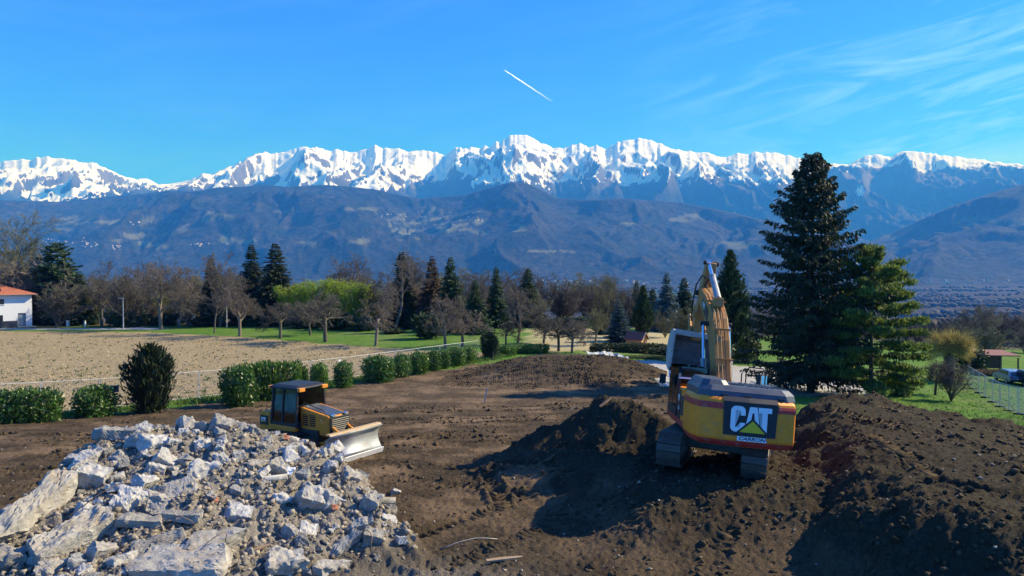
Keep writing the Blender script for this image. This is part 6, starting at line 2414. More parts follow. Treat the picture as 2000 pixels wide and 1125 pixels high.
# pieces that stand out in the photograph: (px, py, length px, mesh, tilt x, tilt y, turn, stretch, label)
HERO = [
    (62, 1022, 235, BEAM[1], 0.15, -0.27, 1.50, (1, 0.8, 0.9), 'long pale concrete beam sloping down the left edge of the heap'),
    (140, 1066, 165, SLAB[0], 0.25, -0.22, 1.05, (1, 0.6, 1.5), 'big grey concrete slab lying before the long beam'),
    (16, 1104, 80, CH[8], 0.1, 0.1, 0.4, (1, 1, 0.9), 'broad block in the lower left corner of the picture'),
    (165, 908, 84, BEAM[2], 0.1, -0.28, 1.2, (1, 1.3, 1.4), 'whitish squared block near the left shoulder of the heap'),
    (222, 858, 90, BEAM[0], 0.0, 0.08, 0.35, (1, 1.2, 1.3), 'pale beam lying on the top left rim of the heap'),
    (180, 940, 60, CH[1], 0.2, 0.3, 0.3, (1, 1, 1), 'grey boulder under the whitish squared block'),
    (256, 988, 70, CH[2], 0.5, 0.15, 0.2, (1, 1, 1), 'flat cream stone in the middle of the left slope'),
    (396, 930, 62, CH[5], 0.85, 0.1, 0.5, (1, 1, 1.1), 'bright flat-faced stone facing the camera near the heap centre'),
    (284, 955, 54, CH[3], 0.3, 0.2, 1.1, (1, 1, 1), 'rounded reddish-grey stone left of the bright flat-faced stone'),
    (316, 990, 58, CH[4], 0.2, 0.3, 0.3, (1, 1, 1), 'white wedge stone right of the flat cream stone'),
    (350, 962, 66, SLAB[1], 0.55, -0.2, 0.5, (1, 1, 0.9), 'tan tilted slab below the bright flat-faced stone'),
    (300, 875, 54, CH[6], 0.3, 0.2, 0.8, (1, 1, 1.1), 'grey knobbly lump on the upper left of the heap'),
    (325, 903, 48, CH[9], 0.4, 0.7, 0.5, (1, 1, 1), 'tilted oval stone below the grey knobbly lump'),
    (270, 1030, 100, BEAM[0], 0.1, 0.1, 0.15, (1, 1.3, 1.0), 'flat beam lying across above the big grey slab'),
    (345, 1020, 100, BEAM[1], 0.0, 0.06, 0.12, (1, 1, 0.9), 'dark mottled beam in the centre of the lower heap'),
    (310, 1085, 110, SLAB[0], 0.6, -0.15, 0.55, (1, 0.9, 1), 'wide slab leaning towards the camera at the bottom'),
    (425, 1075, 110, CH[0], 0.4, 0.1, 0.2, (1, 0.9, 0.8), 'broad speckled block right of the leaning slab'),
    (350, 1118, 190, SLAB[1], 0.2, 0.0, 0.05, (1, 0.7, 0.8), 'long slab along the bottom picture edge'),
    (200, 1090, 60, CH[3], 0.2, 0.3, 0.9, (1, 1, 1), 'round grey boulder beside the big grey slab'),
    (610, 985, 66, CH[1], 0.5, 0.4, 0.4, (1.0, 1, 1.1), 'large cracked boulder on the right side of the heap'),
    (650, 985, 48, CH[7], 0.2, 0.5, 0.9, (1, 1, 1.2), 'whitish split block touching the cracked boulder'),
    (465, 1010, 56, CH[6], 0.3, 0.3, 0.1, (1, 1, 0.9), 'white jagged stone left of the cracked boulder'),
    (505, 915, 44, CH[0], 0.3, 0.2, 0.3, (1, 1, 1), 'grey lump below the heap crest on the right'),
    (545, 918, 40, CH[8], 0.3, 0.6, 0.1, (1, 1, 1), 'pale lump right of the grey lump below the crest'),
    (517, 883, 38, CH[4], 0.5, 0.2, 0.7, (1, 1, 1.2), 'brown-grey block high on the right shoulder'),
    (480, 843, 34, CH[5], 0.8, 0.1, 0.3, (1, 1, 1), 'bright white flat piece on the heap crest'),
    (432, 835, 44, CH[6], 0.3, 0.4, 0.2, (1, 1, 1.2), 'angular block standing on the heap crest'),
    (632, 890, 24, CH[7], 0.2, 1.3, 0.2, (1, 1.1, 1.1), 'pale block touching the bulldozer blade corner'),
    (600, 1040, 38, CH[9], 0.6, 0.4, 0.4, (1, 1, 1.2), 'smooth wedge stone low on the right slope'),
    (702, 1036, 68, BEAM[2], 0.2, -0.25, 0.35, (1, 1.4, 1.6), 'dark grooved concrete block at the right foot of the heap'),
    (728, 1055, 46, CH[1], 0.2, 0.3, 0.2, (1, 1, 0.9), 'pale round-ended block under the dark grooved block'),
    (672, 1075, 90, BEAM[0], 0.4, -0.5, 0.7, (1, 1.0, 1), 'ragged white sliver leaning against the right foot'),
    (705, 965, 38, CH[4], 0.1, 0.1, 0.3, (1, 1, 0.8), 'brownish block set apart right of the cracked boulder'),
    (773, 966, 22, CH[3], 0.1, 0.4, 0.3, (1, 1, 1), 'lone small stone on the soil right of the heap'),
    (685, 935, 40, CH[6], 0.3, 0.5, 0.3, (1, 1, 1), 'tan block on the right rim of the heap'),
    (760, 1015, 34, SLAB[1], 0.3, 0.5, 0.3, (1, 1, 0.8), 'grey tile-like slab at the right foot of the heap'),
    (805, 1052, 18, CH[8], 0, 0, 0, (1, 1, 1), 'outermost small white stone right of the heap'),
    (650, 1118, 70, CH[0], 0.1, 0.1, 0, (1, 1, 0.8), 'half buried boulder at the bottom edge right of centre'),
    (560, 1105, 80, CH[8], 0.2, 0.1, 0.5, (1, 1, 0.7), 'speckled flat boulder at the bottom edge'),
    (100, 1118, 60, CH[2], 0.2, 0.1, 0.5, (1, 1, 0.8), 'flat stone at the bottom edge near the left corner'),
]
for (px, py, Lp, me, rx, ry, rz, st, lab) in HERO:
    g = place_px(px, py)
    size = Lp / F * g.y
    mt = 'concrete_dirty' if any(w in lab for w in ('dark', 'tan', 'long pale', 'brown', 'grey lump', 'big grey', 'leaning towards', 'speckled', 'bottom')) else None
    chunk(me, (g.x, g.y, g.z + size * 0.10), size, (rx, ry, rz), lab, None, mat=mt, stretch=st)
    taken.append((g.x, g.y, size * 0.5))

# other chunks, largest first, scattered over the heap without crowding
cand = []
want = 255
sizes = sorted([0.15 + 0.46 * rr.random() ** 2.2 for _ in range(want)], reverse=True)
for s in sizes:
    for _ in range(40):
        x = rr.uniform(-13.0, -0.6)
        y = rr.uniform(12.2, 21.6)
        ph = float(pile_h(np.array([x]), np.array([y]))[0])
        if ph < 0.16 + 0.5 * s * (x > -4):
            continue
        u = 1000 + F * x / y
        if u < -40:
            continue
        if y < 17 and x > -6.5 and rr.random() < 0.55:
            continue
        if all((x - a) ** 2 + (y - b_) ** 2 > (0.42 * s + 0.62 * c) ** 2 for a, b_, c in taken):
            taken.append((x, y, s * 0.5))
            cand.append((x, y, s))
            break
for (x, y, s) in cand:
    me = rr.choice(CH)
    lab = '{} broken concrete chunk on the {} of the rubble heap'.format('large' if s > 0.42 else 'middling' if s > 0.25 else 'small', ('crest' if y > 19.4 else 'left flank' if x < -10 else 'right flank' if x > -4.5 else 'lower front' if y < 15.5 else 'upper middle' if y > 17.6 else 'middle'))
    chunk(me, (x, y, gz(x, y) + s * 0.16), s, (rr.uniform(-0.5, 0.5), rr.uniform(-0.5, 0.5), rr.uniform(0, 6.28)), lab, 'broken concrete chunks in the rubble heap')


def scatter(name, pts, sizes, mat, label, cat, flat=0.8, seed=1, sink=0.25, sub=1, angular=False):
    rng = np.random.default_rng(seed)
    ico = bmesh.new()
    if angular:
        bmesh.ops.create_cube(ico, size=1.35)
        bmesh.ops.triangulate(ico, faces=ico.faces[:])
    else:
        bmesh.ops.create_icosphere(ico, subdivisions=sub, radius=1.0)
    bv = np.array([v.co[:] for v in ico.verts])
    bf = np.array([[v.index for v in f.verts] for f in ico.faces])
    ico.free()
    n = len(pts)
    jit = 1 + 0.38 * rng.normal(size=(n, len(bv), 1))
    V = bv[None] * np.clip(jit, 0.35, 1.7)
    # random rotation
    q = rng.normal(size=(n, 4))
    q /= np.linalg.norm(q, axis=1, keepdims=True)
    w, a, b_, c = q.T
    Rm = np.stack([np.stack([1 - 2 * (b_ * b_ + c * c), 2 * (a * b_ - c * w), 2 * (a * c + b_ * w)], 1), np.stack([2 * (a * b_ + c * w), 1 - 2 * (a * a + c * c), 2 * (b_ * c - a * w)], 1), np.stack([2 * (a * c - b_ * w), 2 * (b_ * c + a * w), 1 - 2 * (a * a + b_ * b_)], 1)], 1)
    V = np.einsum('nij,nkj->nki', Rm, V) * np.array([1, 1, flat])
    V = V * sizes[:, None, None] + pts[:, None, :]
    V[:, :, 2] += (0.5 - sink) * sizes[:, None]
    Fc = bf[None] + (np.arange(n) * len(bv))[:, None, None]
    me = np_mesh(name, V.reshape(-1, 3), [Fc.reshape(-1, 3)])
    o = link_mesh(name, me, mat)
    tag(o, label, cat, kind='stuff')
    return o


def scatter_points(n, seed, weight, ymin, ymax, power=1.0):
    rng = np.random.default_rng(seed)
    Y = ymin * (ymax / ymin) ** (rng.uniform(0, 1, n * 3) ** power)
    X = rng.uniform(-0.80, 0.80, n * 3) * Y
    w = weight(X, Y)
    k = rng.uniform(0, 1, n * 3) < w
    X, Y = X[k][:n], Y[k][:n]
    return np.stack([X, Y, full_h(X, Y)], 1)


P_ = scatter_points(11000, 61, lambda x, y: sstep(0.1, 0.5, pile_h(x, y)) * np.where((x > -4) & (y < 17), 0.5, 1.0), 12.0, 22.0)
S_ = 0.012 + 0.075 * np.random.default_rng(62).uniform(0, 1, len(P_)) ** 3
scatter('concrete_fragments', P_, S_, M['fragments'], 'small concrete fragments and grit covering the rubble heap', 'rubble', 0.75, 63, angular=True)


def w_clod(x, y):
    z = zones(x, y)
    mh = mound_h(x, y)
    slope = 0.10 + 0.9 * sstep(0.12, 0.7, mh)
    top = 1 - 0.75 * (1 - sstep(-2.0, -0.6, poly_sd(x, y, PLATEAU)))
    return z['soil'] * np.clip(slope * top + 0.25 * sstep(0.1, 0.5, fbm(x * 0.4, y * 0.4, 3, seed=201)), 0, 1) * (pile_h(x, y) < 0.1) * (y < 48)


P_ = scatter_points(11000, 71, w_clod, 12.0, 48.0)
S_ = 0.012 + 0.07 * np.random.default_rng(72).uniform(0, 1, len(P_)) ** 4
scatter('soil_clods', P_, S_, M['clod'], 'loose dark clods of soil on the heaps and the dug ground', 'soil', 0.8, 73, 0.35)

# crisp prints left by the track shoes: low bars across the runs
def shoe_prints():
    rng = np.random.default_rng(79)
    V, Fc = [], []
    n = 0
    for line, hg in RUTS:
        l = np.array(line, dtype=float)
        L = np.concatenate([[0], np.cumsum(np.hypot(np.diff(l[:, 0]), np.diff(l[:, 1])))])
        s = np.arange(0, L[-1], 0.20)
        x, y = np.interp(s, L, l[:, 0]), np.interp(s, L, l[:, 1])
        tx, ty = np.gradient(x), np.gradient(y)
        m = np.hypot(tx, ty) + 1e-9
        tx, ty = tx / m, ty / m
        for sd in (-1, 1):
            cx, cy = x - ty * hg * sd, y + tx * hg * sd
            ok = (pnoise(cx * 0.22, cy * 0.22, 85) > -0.05) & (pile_h(cx, cy) < 0.05) & (zones(cx, cy)['soil'] > 0.7)
            for i in np.nonzero(ok)[0]:
                w = rng.uniform(0.17, 0.27)
                a = rng.normal() * 0.06
                dx, dy = -ty[i] + a * tx[i], tx[i] + a * ty[i]
                hh = rng.uniform(0.035, 0.075)
                hw = rng.uniform(0.03, 0.05)
                ex, ey = np.array([cx[i] - dx * w, cx[i], cx[i] + dx * w]), np.array([cy[i] - dy * w, cy[i], cy[i] + dy * w])
                V.append((ex, ey, tx[i] * hw, ty[i] * hw, hh))
    ex = np.stack([v[0] for v in V])
    ey = np.stack([v[1] for v in V])
    z = full_h(ex.ravel(), ey.ravel()).reshape(ex.shape)
    ox = np.array([v[2] for v in V])[:, None]
    oy = np.array([v[3] for v in V])[:, None]
    hh = np.array([v[4] for v in V])[:, None] * rng.uniform(0.5, 1.2, size=ex.shape)
    A = np.stack([ex - ox, ey - oy, z - 0.04], -1)
    B = np.stack([ex + ox * 0.2, ey + oy * 0.2, z + hh], -1)
    C_ = np.stack([ex + ox, ey + oy, z - 0.04], -1)
    P = np.stack([A, B, C_], 2).reshape(-1, 3)          # per print: 3 stations x 3 points
    N = len(V)
    base = (np.arange(N) * 9)[:, None]
    q = [base + np.array([[k * 3 + j, (k + 1) * 3 + j, (k + 1) * 3 + j + 1, k * 3 + j + 1]]) for k in (0, 1) for j in (0, 1)]
    t3 = [base + np.array([[0, 1, 2]]), base + np.array([[6, 8, 7]])]
    me = np_mesh('shoe_prints', P, [np.concatenate(q), np.concatenate(t3)])
    o = link_mesh('shoe_prints', me, M['clod'])
    tag(o, 'rows of ribbed prints left in the soil by tracked machines', 'prints', kind='stuff')


shoe_prints()

# crumbs of soil pushed up along the edges of the track runs
_rc = np.random.default_rng(75)
_pts = []
for _line, _hg in RUTS:
    _l = np.array(_line, dtype=float)
    _L = np.concatenate([[0], np.cumsum(np.hypot(np.diff(_l[:, 0]), np.diff(_l[:, 1])))])
    _n = int(_L[-1] * 26)
    _s = _rc.uniform(0, _L[-1], _n)
    _x, _y = np.interp(_s, _L, _l[:, 0]), np.interp(_s, _L, _l[:, 1])
    _e = 0.05
    _tx, _ty = np.interp(_s + _e, _L, _l[:, 0]) - np.interp(_s - _e, _L, _l[:, 0]), np.interp(_s + _e, _L, _l[:, 1]) - np.interp(_s - _e, _L, _l[:, 1])
    _m = np.hypot(_tx, _ty) + 1e-9
    _o = _rc.choice([-1, 1], _n) * (_hg + _rc.choice([-0.34, 0.34], _n)) + _rc.normal(size=_n) * 0.08
    _keep = pnoise(_x * 0.35, _y * 0.35, 77) > -0.1
    _pts.append(np.stack([_x - _ty / _m * _o, _y + _tx / _m * _o], 1)[_keep])
_pts = np.concatenate(_pts)
_pts = _pts[(pile_h(_pts[:, 0], _pts[:, 1]) < 0.1) & (zones(_pts[:, 0], _pts[:, 1])['soil'] > 0.6)]
P_ = np.concatenate([_pts, full_h(_pts[:, 0], _pts[:, 1])[:, None]], 1)
S_ = 0.018 + 0.085 * _rc.uniform(0, 1, len(P_)) ** 2.2
scatter('track_crumbs', P_, S_, M['clod'], 'crumbled soil pushed up along the machine tracks', 'soil', 0.75, 76, 0.3)

P_ = scatter_points(900, 81, lambda x, y: (zones(x, y)['soil'] * 0.5 + 0.5 * np.exp(-(((x + 1.5) / 3) ** 2 + ((y - 16) / 3) ** 2))) * (y < 30), 12.0, 30.0)
S_ = 0.015 + 0.035 * np.random.default_rng(82).uniform(0, 1, len(P_)) ** 2
scatter('pebbles', P_, S_, M['fragments'], 'pale pebbles lying in the dug soil', 'pebbles', 0.7, 83, angular=True)


def wire(px0, py0, dx, dy, dz, bend, label, r=0.012, mat='rebar', name='rebar_wire', steps=8, lift=0.1):
    g = place_px(px0, py0)
    pts = []
    rg = random.Random(int(px0 * 7 + py0))
    for k in range(steps + 1):
        f = k / steps
        pts.append((dx * f + bend * math.sin(math.pi * f) * 0.5 + rg.gauss(0, 0.02), dy * f + rg.gauss(0, 0.02), dz * f + bend * math.sin(math.pi * f)))
    b = MB()
    b.tube(pts, r, 5)
    o = b.build(name, M[mat], smooth=True, loc=(g.x, g.y, g.z + lift))
    tag(o, label, 'wire')
    return o


wire(556, 838, 1.7, -1.1, -0.55, 0.25, 'long pale cable arching from the heap in front of the bulldozer tracks', 0.016, 'wire_pale', lift=0.55)
wire(553, 842, 0.25, 0.0, -0.65, 0.08, 'short pale wire hanging beside the long arching cable', 0.014, 'wire_pale', lift=0.5)
wire(120, 1040, 1.1, 0.9, 0.65, 0.25, 'rusty wire bowed above the big grey slab', 0.012, lift=0.2)
wire(655, 900, 0.35, -0.9, -0.45, 0.3, 'thin wire looping down below the blade corner', 0.012, lift=0.2)
wire(688, 1062, 0.5, -0.3, -0.15, 0.35, 'curled wire sticking out of the right foot of the heap', 0.012, lift=0.1)
wire(860, 1076, 1.4, 0.55, 0.05, 0.12, 'thin pale wire lying on the soil right of the heap', 0.012, 'wire_pale', lift=0.04)
wire(405, 890, 0.9, -0.5, -0.1, 0.25, 'rusty wire across the upper middle of the heap', 0.010, lift=0.2)
wire(290, 1050, 0.9, 0.2, 0.1, 0.3, 'rusty wire arch in the lower left of the heap', 0.010, lift=0.1)
wire(440, 1085, -0.25, -0.5, 0.3, 0.4, 'wire loop standing near the bottom edge', 0.010, lift=0.05)

# odd pieces: ribbed strip, pipe, timber, brick bits
g = place_px(598, 852)
b = MB()
for k in range(11):
    b.box((-0.75 + 0.15 * k, 0, 0.02 + 0.02 * (k % 2)), (0.10, 0.34, 0.10))
b.box((0, 0, -0.04), (1.7, 0.32, 0.08))
o = b.build('ribbed_beam', M['concrete'], bevel=0.015, loc=(g.x + 0.05, g.y - 0.1, g.z + 0.22), rot=(0.15, 0.22, -0.28))
tag(o, 'ribbed concrete strip on the heap crest in front of the bulldozer tracks', 'concrete')
for (px, py, L, r, rz, ry, mt, lab) in ((735, 990, 1.0, 0.09, 0.15, 0.05, 'concrete_dirty', 'open-ended drain pipe poking out of the right side of the heap'), (532, 946, 0.75, 0.075, 0.2, -0.06, 'concrete', 'pale round post lying across the middle of the heap')):
    g = place_px(px, py)
    b = MB()
    n = 18
    ro = [[(sx * L / 2, math.cos(2 * math.pi * k / n) * rad, math.sin(2 * math.pi * k / n) * rad) for k in range(n)] for sx, rad in ((-1, r), (1, r), (1, r * 0.8), (-1, r * 0.8))]
    b.loft(ro + [ro[0]], cap=False)
    o = b.build('drain_pipe', M[mt], loc=(g.x, g.y, g.z + 0.16), rot=(0, ry, rz), smooth=True)
    tag(o, lab, 'pipe')
for (px, py, L, rz, ry, mt, lab) in ((505, 1078, 0.46, 0.5, -0.2, 'wood_old', 'short tan timber offcut lying in the lower heap'), (985, 1098, 0.9, 0.3, 0.0, 'wood_old', 'old board half sunk in the soil track'), (1183, 790, 0.7, 0.7, -0.4, 'rebar', 'thin dark stick on the face of the spoil ridge'), (1115, 802, 0.9, 0.4, -0.5, 'wood_old', 'broken stake jutting from the spoil ridge')):
    g = place_px(px, py)
    b = MB()
    b.loft([[(-L / 2, -0.05, -0.02), (-L / 2, 0.05, -0.025), (-L / 2, 0.045, 0.03), (-L / 2, -0.05, 0.025)], [(0, -0.06, -0.025), (0, 0.055, -0.02), (0, 0.055, 0.03), (0, -0.055, 0.03)], [(L / 2, -0.03, -0.02), (L / 2, 0.02, -0.015), (L / 2, 0.02, 0.02), (L / 2, -0.03, 0.01)]])
    o = b.build('timber_piece', M[mt], loc=(g.x, g.y, g.z + 0.08), rot=(0.1, ry, rz), bevel=0.006)
    tag(o, lab, 'timber')
for (px, py, lab) in ((560, 862, 'red brick fragment near the heap crest'), (655, 1000, 'red brick fragment beside the whitish split block'), (420, 985, 'red brick fragment in the middle of the heap')):
    g = place_px(px, py)
    o = chunk(CH[4], (g.x, g.y, g.z + 0.12), 0.2, (0.4, 0.3, 0.8), lab, None, 'brick_fragment', 'brick', 'brick')
g = place_px(566, 932)
o = chunk(CH[5], (g.x, g.y, g.z + 0.15), 0.27, (1.0, 0.1, 0.2), 'small pure white stone shining in the middle right of the heap', None, 'white_stone', 'stone', 'white_paint')
# ------------------------------------------------------------------ white house at the left edge
def white_house():
    D = 126.0
    c = at(63, 634, D)                      # right-hand visible corner
    zg = gz(c.x, D) + 0.15
    turn = math.radians(42)                # the lit front looks towards the sun side
    root = empty('house', (c.x, D, zg), (0, 0, turn))
    tag(root, 'white two-storey house with red tiled roof at the left edge', 'house')
    L, W, H = 14.0, 9.0, 5.7                # front runs to -x, depth to +y
    b = MB()
    openings = [(-4.35, 3.95, 0.7, 0.95), (-4.85, 0.95, 1.25, 1.15), (-1.5, 0.0, 1.15, 2.35), (-9.0, 3.7, 1.3, 1.3), (-9.5, 0.9, 1.6, 1.3)]
    xs = sorted(set([-L, 0.0] + [o[0] - o[2] / 2 for o in openings] + [o[0] + o[2] / 2 for o in openings]))
    zs = sorted(set([0.0, H] + [o[1] for o in openings] + [o[1] + o[3] for o in openings]))
    for i in range(len(xs) - 1):
        for j in range(len(zs) - 1):
            mx, mz = (xs[i] + xs[i + 1]) / 2, (zs[j] + zs[j + 1]) / 2
            if any(abs(mx - o[0]) < o[2] / 2 and o[1] < mz < o[1] + o[3] for o in openings):
                continue
            b.add([(xs[i], 0, zs[j]), (xs[i + 1], 0, zs[j]), (xs[i + 1], 0, zs[j + 1]), (xs[i], 0, zs[j + 1])], [(0, 1, 2, 3)])
    for o in openings:
        x0, x1, z0, z1 = o[0] - o[2] / 2, o[0] + o[2] / 2, o[1], o[1] + o[3]
        d = 0.22
        b.add([(x0, 0, z0), (x1, 0, z0), (x1, 0, z1), (x0, 0, z1), (x0, d, z0), (x1, d, z0), (x1, d, z1), (x0, d, z1)], [(0, 4, 5, 1), (1, 5, 6, 2), (2, 6, 7, 3), (3, 7, 4, 0)])
    b.add([(0, 0, -0.6), (0, W, -0.6), (0, W, H), (0, 0, H), (-L, 0, -0.6), (-L, W, -0.6), (-L, W, H), (-L, 0, H)], [(0, 1, 2, 3), (5, 4, 7, 6), (1, 5, 6, 2)])
    b.build('wall', M['wall_white'], root)
    for k, o in enumerate(openings):
        x0, x1, z0, z1 = o[0] - o[2] / 2, o[0] + o[2] / 2, o[1], o[1] + o[3]
        f = MB()
        for (cx, cz, sx, sz) in ((o[0], z0 + 0.03, o[2], 0.06), (o[0], z1 - 0.03, o[2], 0.06), (x0 + 0.03, (z0 + z1) / 2, 0.06, o[3] - 0.12), (x1 - 0.03, (z0 + z1) / 2, 0.06, o[3] - 0.12)):
            f.box((cx, 0.19, cz), (sx, 0.06, sz))
        fr = f.build('door' if k == 2 else 'window', M['frame_dark'], root)
        p = MB()
        p.box((o[0], 0.20, (z0 + z1) / 2), (o[2] - 0.12, 0.03, o[3] - 0.12))
        p.build('door_leaf' if k == 2 else 'pane', M['door_grey'] if k == 2 else M['pane'], fr)
        if k != 2:
            s = MB()
            s.box((o[0], -0.03, z0 - 0.04), (o[2] + 0.2, 0.14, 0.06))
            s.build('sill', M['wall_white'], fr)
        else:
            s = MB()
            s.cyl((x0 + 0.14, 0.13, 1.05), (x0 + 0.14, 0.18, 1.05), 0.04, n=8)
            s.build('handle', M['chrome'], fr)
    e = 0.75
    rz = H + 1.75
    b = MB()
    corners = [(e, -e, H), (e, W + e, H), (-L - e, W + e, H), (-L - e, -e, H)]
    r1, r2 = (-W / 2, W / 2, rz), (-L + W / 2, W / 2, rz)
    b.add(corners + [r1, r2] + [(p[0], p[1], p[2] - 0.16) for p in corners],
          [(0, 1, 4), (1, 2, 5, 4), (2, 3, 5), (3, 0, 4, 5), (0, 6, 7, 1), (1, 7, 8, 2), (2, 8, 9, 3), (3, 9, 6, 0), (9, 8, 7, 6)])
    rf = b.build('roof', M['roof_tile'], root)
    # courses of tiles on the front slope
    for k in range(1, 12):
        f = k / 12
        a = Vector(corners[3]).lerp(Vector(r2), f)
        c2 = Vector(corners[0]).lerp(Vector(r1), f)
        s = MB()
        s.tube([a + Vector((0, -0.01, 0.03)), c2 + Vector((0, -0.01, 0.03))], 0.035, 5)
        s.build('tile_course', M['roof_tile'], rf)
    s = MB()
    q = []
    n = Vector((0, -(rz - H), (W / 2 + e))).normalized()
    for (x, f) in ((-4.3, 0.30), (-6.2, 0.30), (-6.2, 0.72), (-4.3, 0.72)):
        p = Vector((x, -e + f * (W / 2 + e), H + f * (rz - H))) + n * 0.08
        q.append(p)
    s.add(q + [p - n * 0.06 for p in q], [(3, 2, 1, 0), (4, 5, 6, 7), (0, 1, 5, 4), (1, 2, 6, 5), (2, 3, 7, 6), (3, 0, 4, 7)])
    s.build('solar_panel', M['pv_dark'], rf)
    s = MB()
    s.tube([(e + 0.05, -e - 0.05, H - 0.1), (-L - e, -e - 0.05, H - 0.1)], 0.07, 6)
    s.build('gutter', M['roof_grey'], rf)
    t = MB()
    t.box((-1.2, -0.9, -0.05), (3.2, 1.7, 0.12))
    t.build('doorstep', M['concrete'], root)
    # dark garden screen in front
    p0 = root.matrix_basis @ Vector((-14.0, -2.6, 0.0))
    sc = empty('garden_screen', p0, (0, 0, turn))
    tag(sc, 'low dark privacy screen in front of the white house', 'fence')
    for k in range(5):
        b = MB()
        b.box((1.15 + 2.3 * k, 0, 0.62), (2.26, 0.05, 1.15))
        b.build('screen_panel', M['screen_dark'], sc)
        b = MB()
        b.box((2.3 + 2.3 * k, 0, 0.6), (0.08, 0.09, 1.35))
        b.build('post', M['frame_dark'], sc)


white_house()


def simple_thing(name, label, cat, loc, rotz=0, group=None):
    o = empty(name, loc, (0, 0, rotz))
    tag(o, label, cat, group)
    return o


# street lamp
g = gp(241, 643, 60, 200)
t = simple_thing('street_lamp', 'tall pale street lamp at the end of the field road', 'lamp', g)
hh = z_at(583, g.y) - g.z
b = MB()
b.cyl((0, 0, -0.2), (0, 0, hh), 0.10, 0.065, n=10)
b.build('pole', M['galvanised'], t)
b = MB()
b.box((-0.35, 0, hh + 0.03), (0.95, 0.26, 0.09))
b.build('lamp_head', M['galvanised'], t, bevel=0.02)
# timber pole deeper in the wood line
g = gp(443, 640, 60, 200)
t = simple_thing('utility_pole', 'thin pale pole standing between orchard trees below the twin spruces', 'pole', (g.x, g.y, g.z))
b = MB()
b.cyl((0, 0, -0.2), (0, 0, 5.2), 0.09, 0.07, n=8)
b.build('shaft', M['wall_cream'], t)
b = MB()
b.cyl((0, 0, 5.2), (0, 0, 5.28), 0.11, 0.05, n=8)
b.build('cap', M['galvanised'], t)
# gate posts beside the road
for px, py, w, h, lab in ((133, 637, 0.5, 0.95, 'short white cabinet by the road right of the house'), (166, 638, 0.25, 1.0, 'white gate post under the trees'), (43, 635, 0.22, 0.5, 'small white post in front of the dark garden screen')):
    g = gp(px, py, 60, 200)
    b = MB()
    b.box((0, 0, h / 2 - 0.05), (w, w * 0.8, h + 0.1))
    b.box((0, 0, h + 0.03), (w * 1.15, w * 0.95, 0.06))
    o = b.build('white_post', M['wall_white'], bevel=0.02, loc=g)
    tag(o, lab, 'post')
# garden table by the house
g = gp(95, 634, 60, 200)
t = simple_thing('garden_table', 'small garden table with white top right of the house', 'table', g, 0.2)
b = MB()
b.box((0, 0, 0.76), (1.5, 0.8, 0.06))
b.build('table_top', M['white_paint'], t)
for sx in (-1, 1):
    for sy in (-1, 1):
        b = MB()
        b.box((sx * 0.65, sy * 0.32, 0.36), (0.06, 0.06, 0.74))
        b.build('leg', M['frame_dark'], t)


# ------------------------------------------------------------------ walking person (small, far away)
def person():
    g = gp(349, 640, 60, 200)
    root = empty('person', g, (0, 0, math.radians(70)))
    tag(root, 'person in pink top and blue trousers walking along the wood edge', 'person')
    V = [(0, 0, 0.95), (0, 0, 1.15), (0, 0.01, 1.38), (0, 0.02, 1.50), (0, 0.03, 1.60), (0, 0.03, 1.74),
         (0.10, 0, 0.90), (0.11, 0.16, 0.50), (0.11, 0.12, 0.09), (0.11, 0.26, 0.04), (-0.10, 0, 0.90), (-0.11, -0.04, 0.48), (-0.11, -0.26, 0.12), (-0.11, -0.14, 0.05),
         (0.19, 0, 1.40), (0.24, -0.08, 1.12), (0.24, 0.06, 0.90), (0.24, 0.10, 0.80), (-0.19, 0, 1.40), (-0.24, 0.08, 1.12), (-0.23, 0.24, 0.95), (-0.23, 0.30, 0.87)]
    E = [(0, 1), (1, 2), (2, 3), (3, 4), (4, 5), (0, 6), (6, 7), (7, 8), (8, 9), (0, 10), (10, 11), (11, 12), (12, 13), (2, 14), (14, 15), (15, 16), (16, 17), (2, 18), (18, 19), (19, 20), (20, 21)]
    Rr = [0.14, 0.13, 0.16, 0.06, 0.085, 0.09, 0.10, 0.07, 0.05, 0.045, 0.10, 0.07, 0.05, 0.045, 0.065, 0.05, 0.04, 0.035, 0.065, 0.05, 0.04, 0.035]
    me = bpy.data.meshes.new('body')
    me.from_pydata(V, E, [])
    o = link_mesh('body', me, None, root)
    sk = o.modifiers.new('skin', 'SKIN')
    for i, sv in enumerate(me.skin_vertices[0].data):
        sv.radius = (Rr[i], Rr[i])
        sv.use_root = i == 0
    ss = o.modifiers.new('sub', 'SUBSURF')
    ss.levels = 1
    ss.render_levels = 1
    dg = bpy.context.evaluated_depsgraph_get()
    nm = bpy.data.meshes.new_from_object(o.evaluated_get(dg))
    nm.materials.clear()
    for k in ('skin', 'shirt_pink', 'jeans'):
        nm.materials.append(M[k])
    for p in nm.polygons:
        z = p.center.z
        p.use_smooth = True
        p.material_index = 2 if z < 0.93 and abs(p.center.x) < 0.21 else (1 if 0.93 <= z < 1.47 else 0)
    o.modifiers.clear()
    o.data = nm
    b = MB()
    ring = [[(0.10 * k * math.cos(a * math.pi / 5), 0.02 + 0.115 * k * math.sin(a * math.pi / 5), z) for a in range(10)] for k, z in ((0.95, 1.68), (1.0, 1.74), (0.85, 1.80), (0.4, 1.84))]
    b.loft(ring)
    b.build('hair', M['hair_brown'], root, smooth=True)


person()


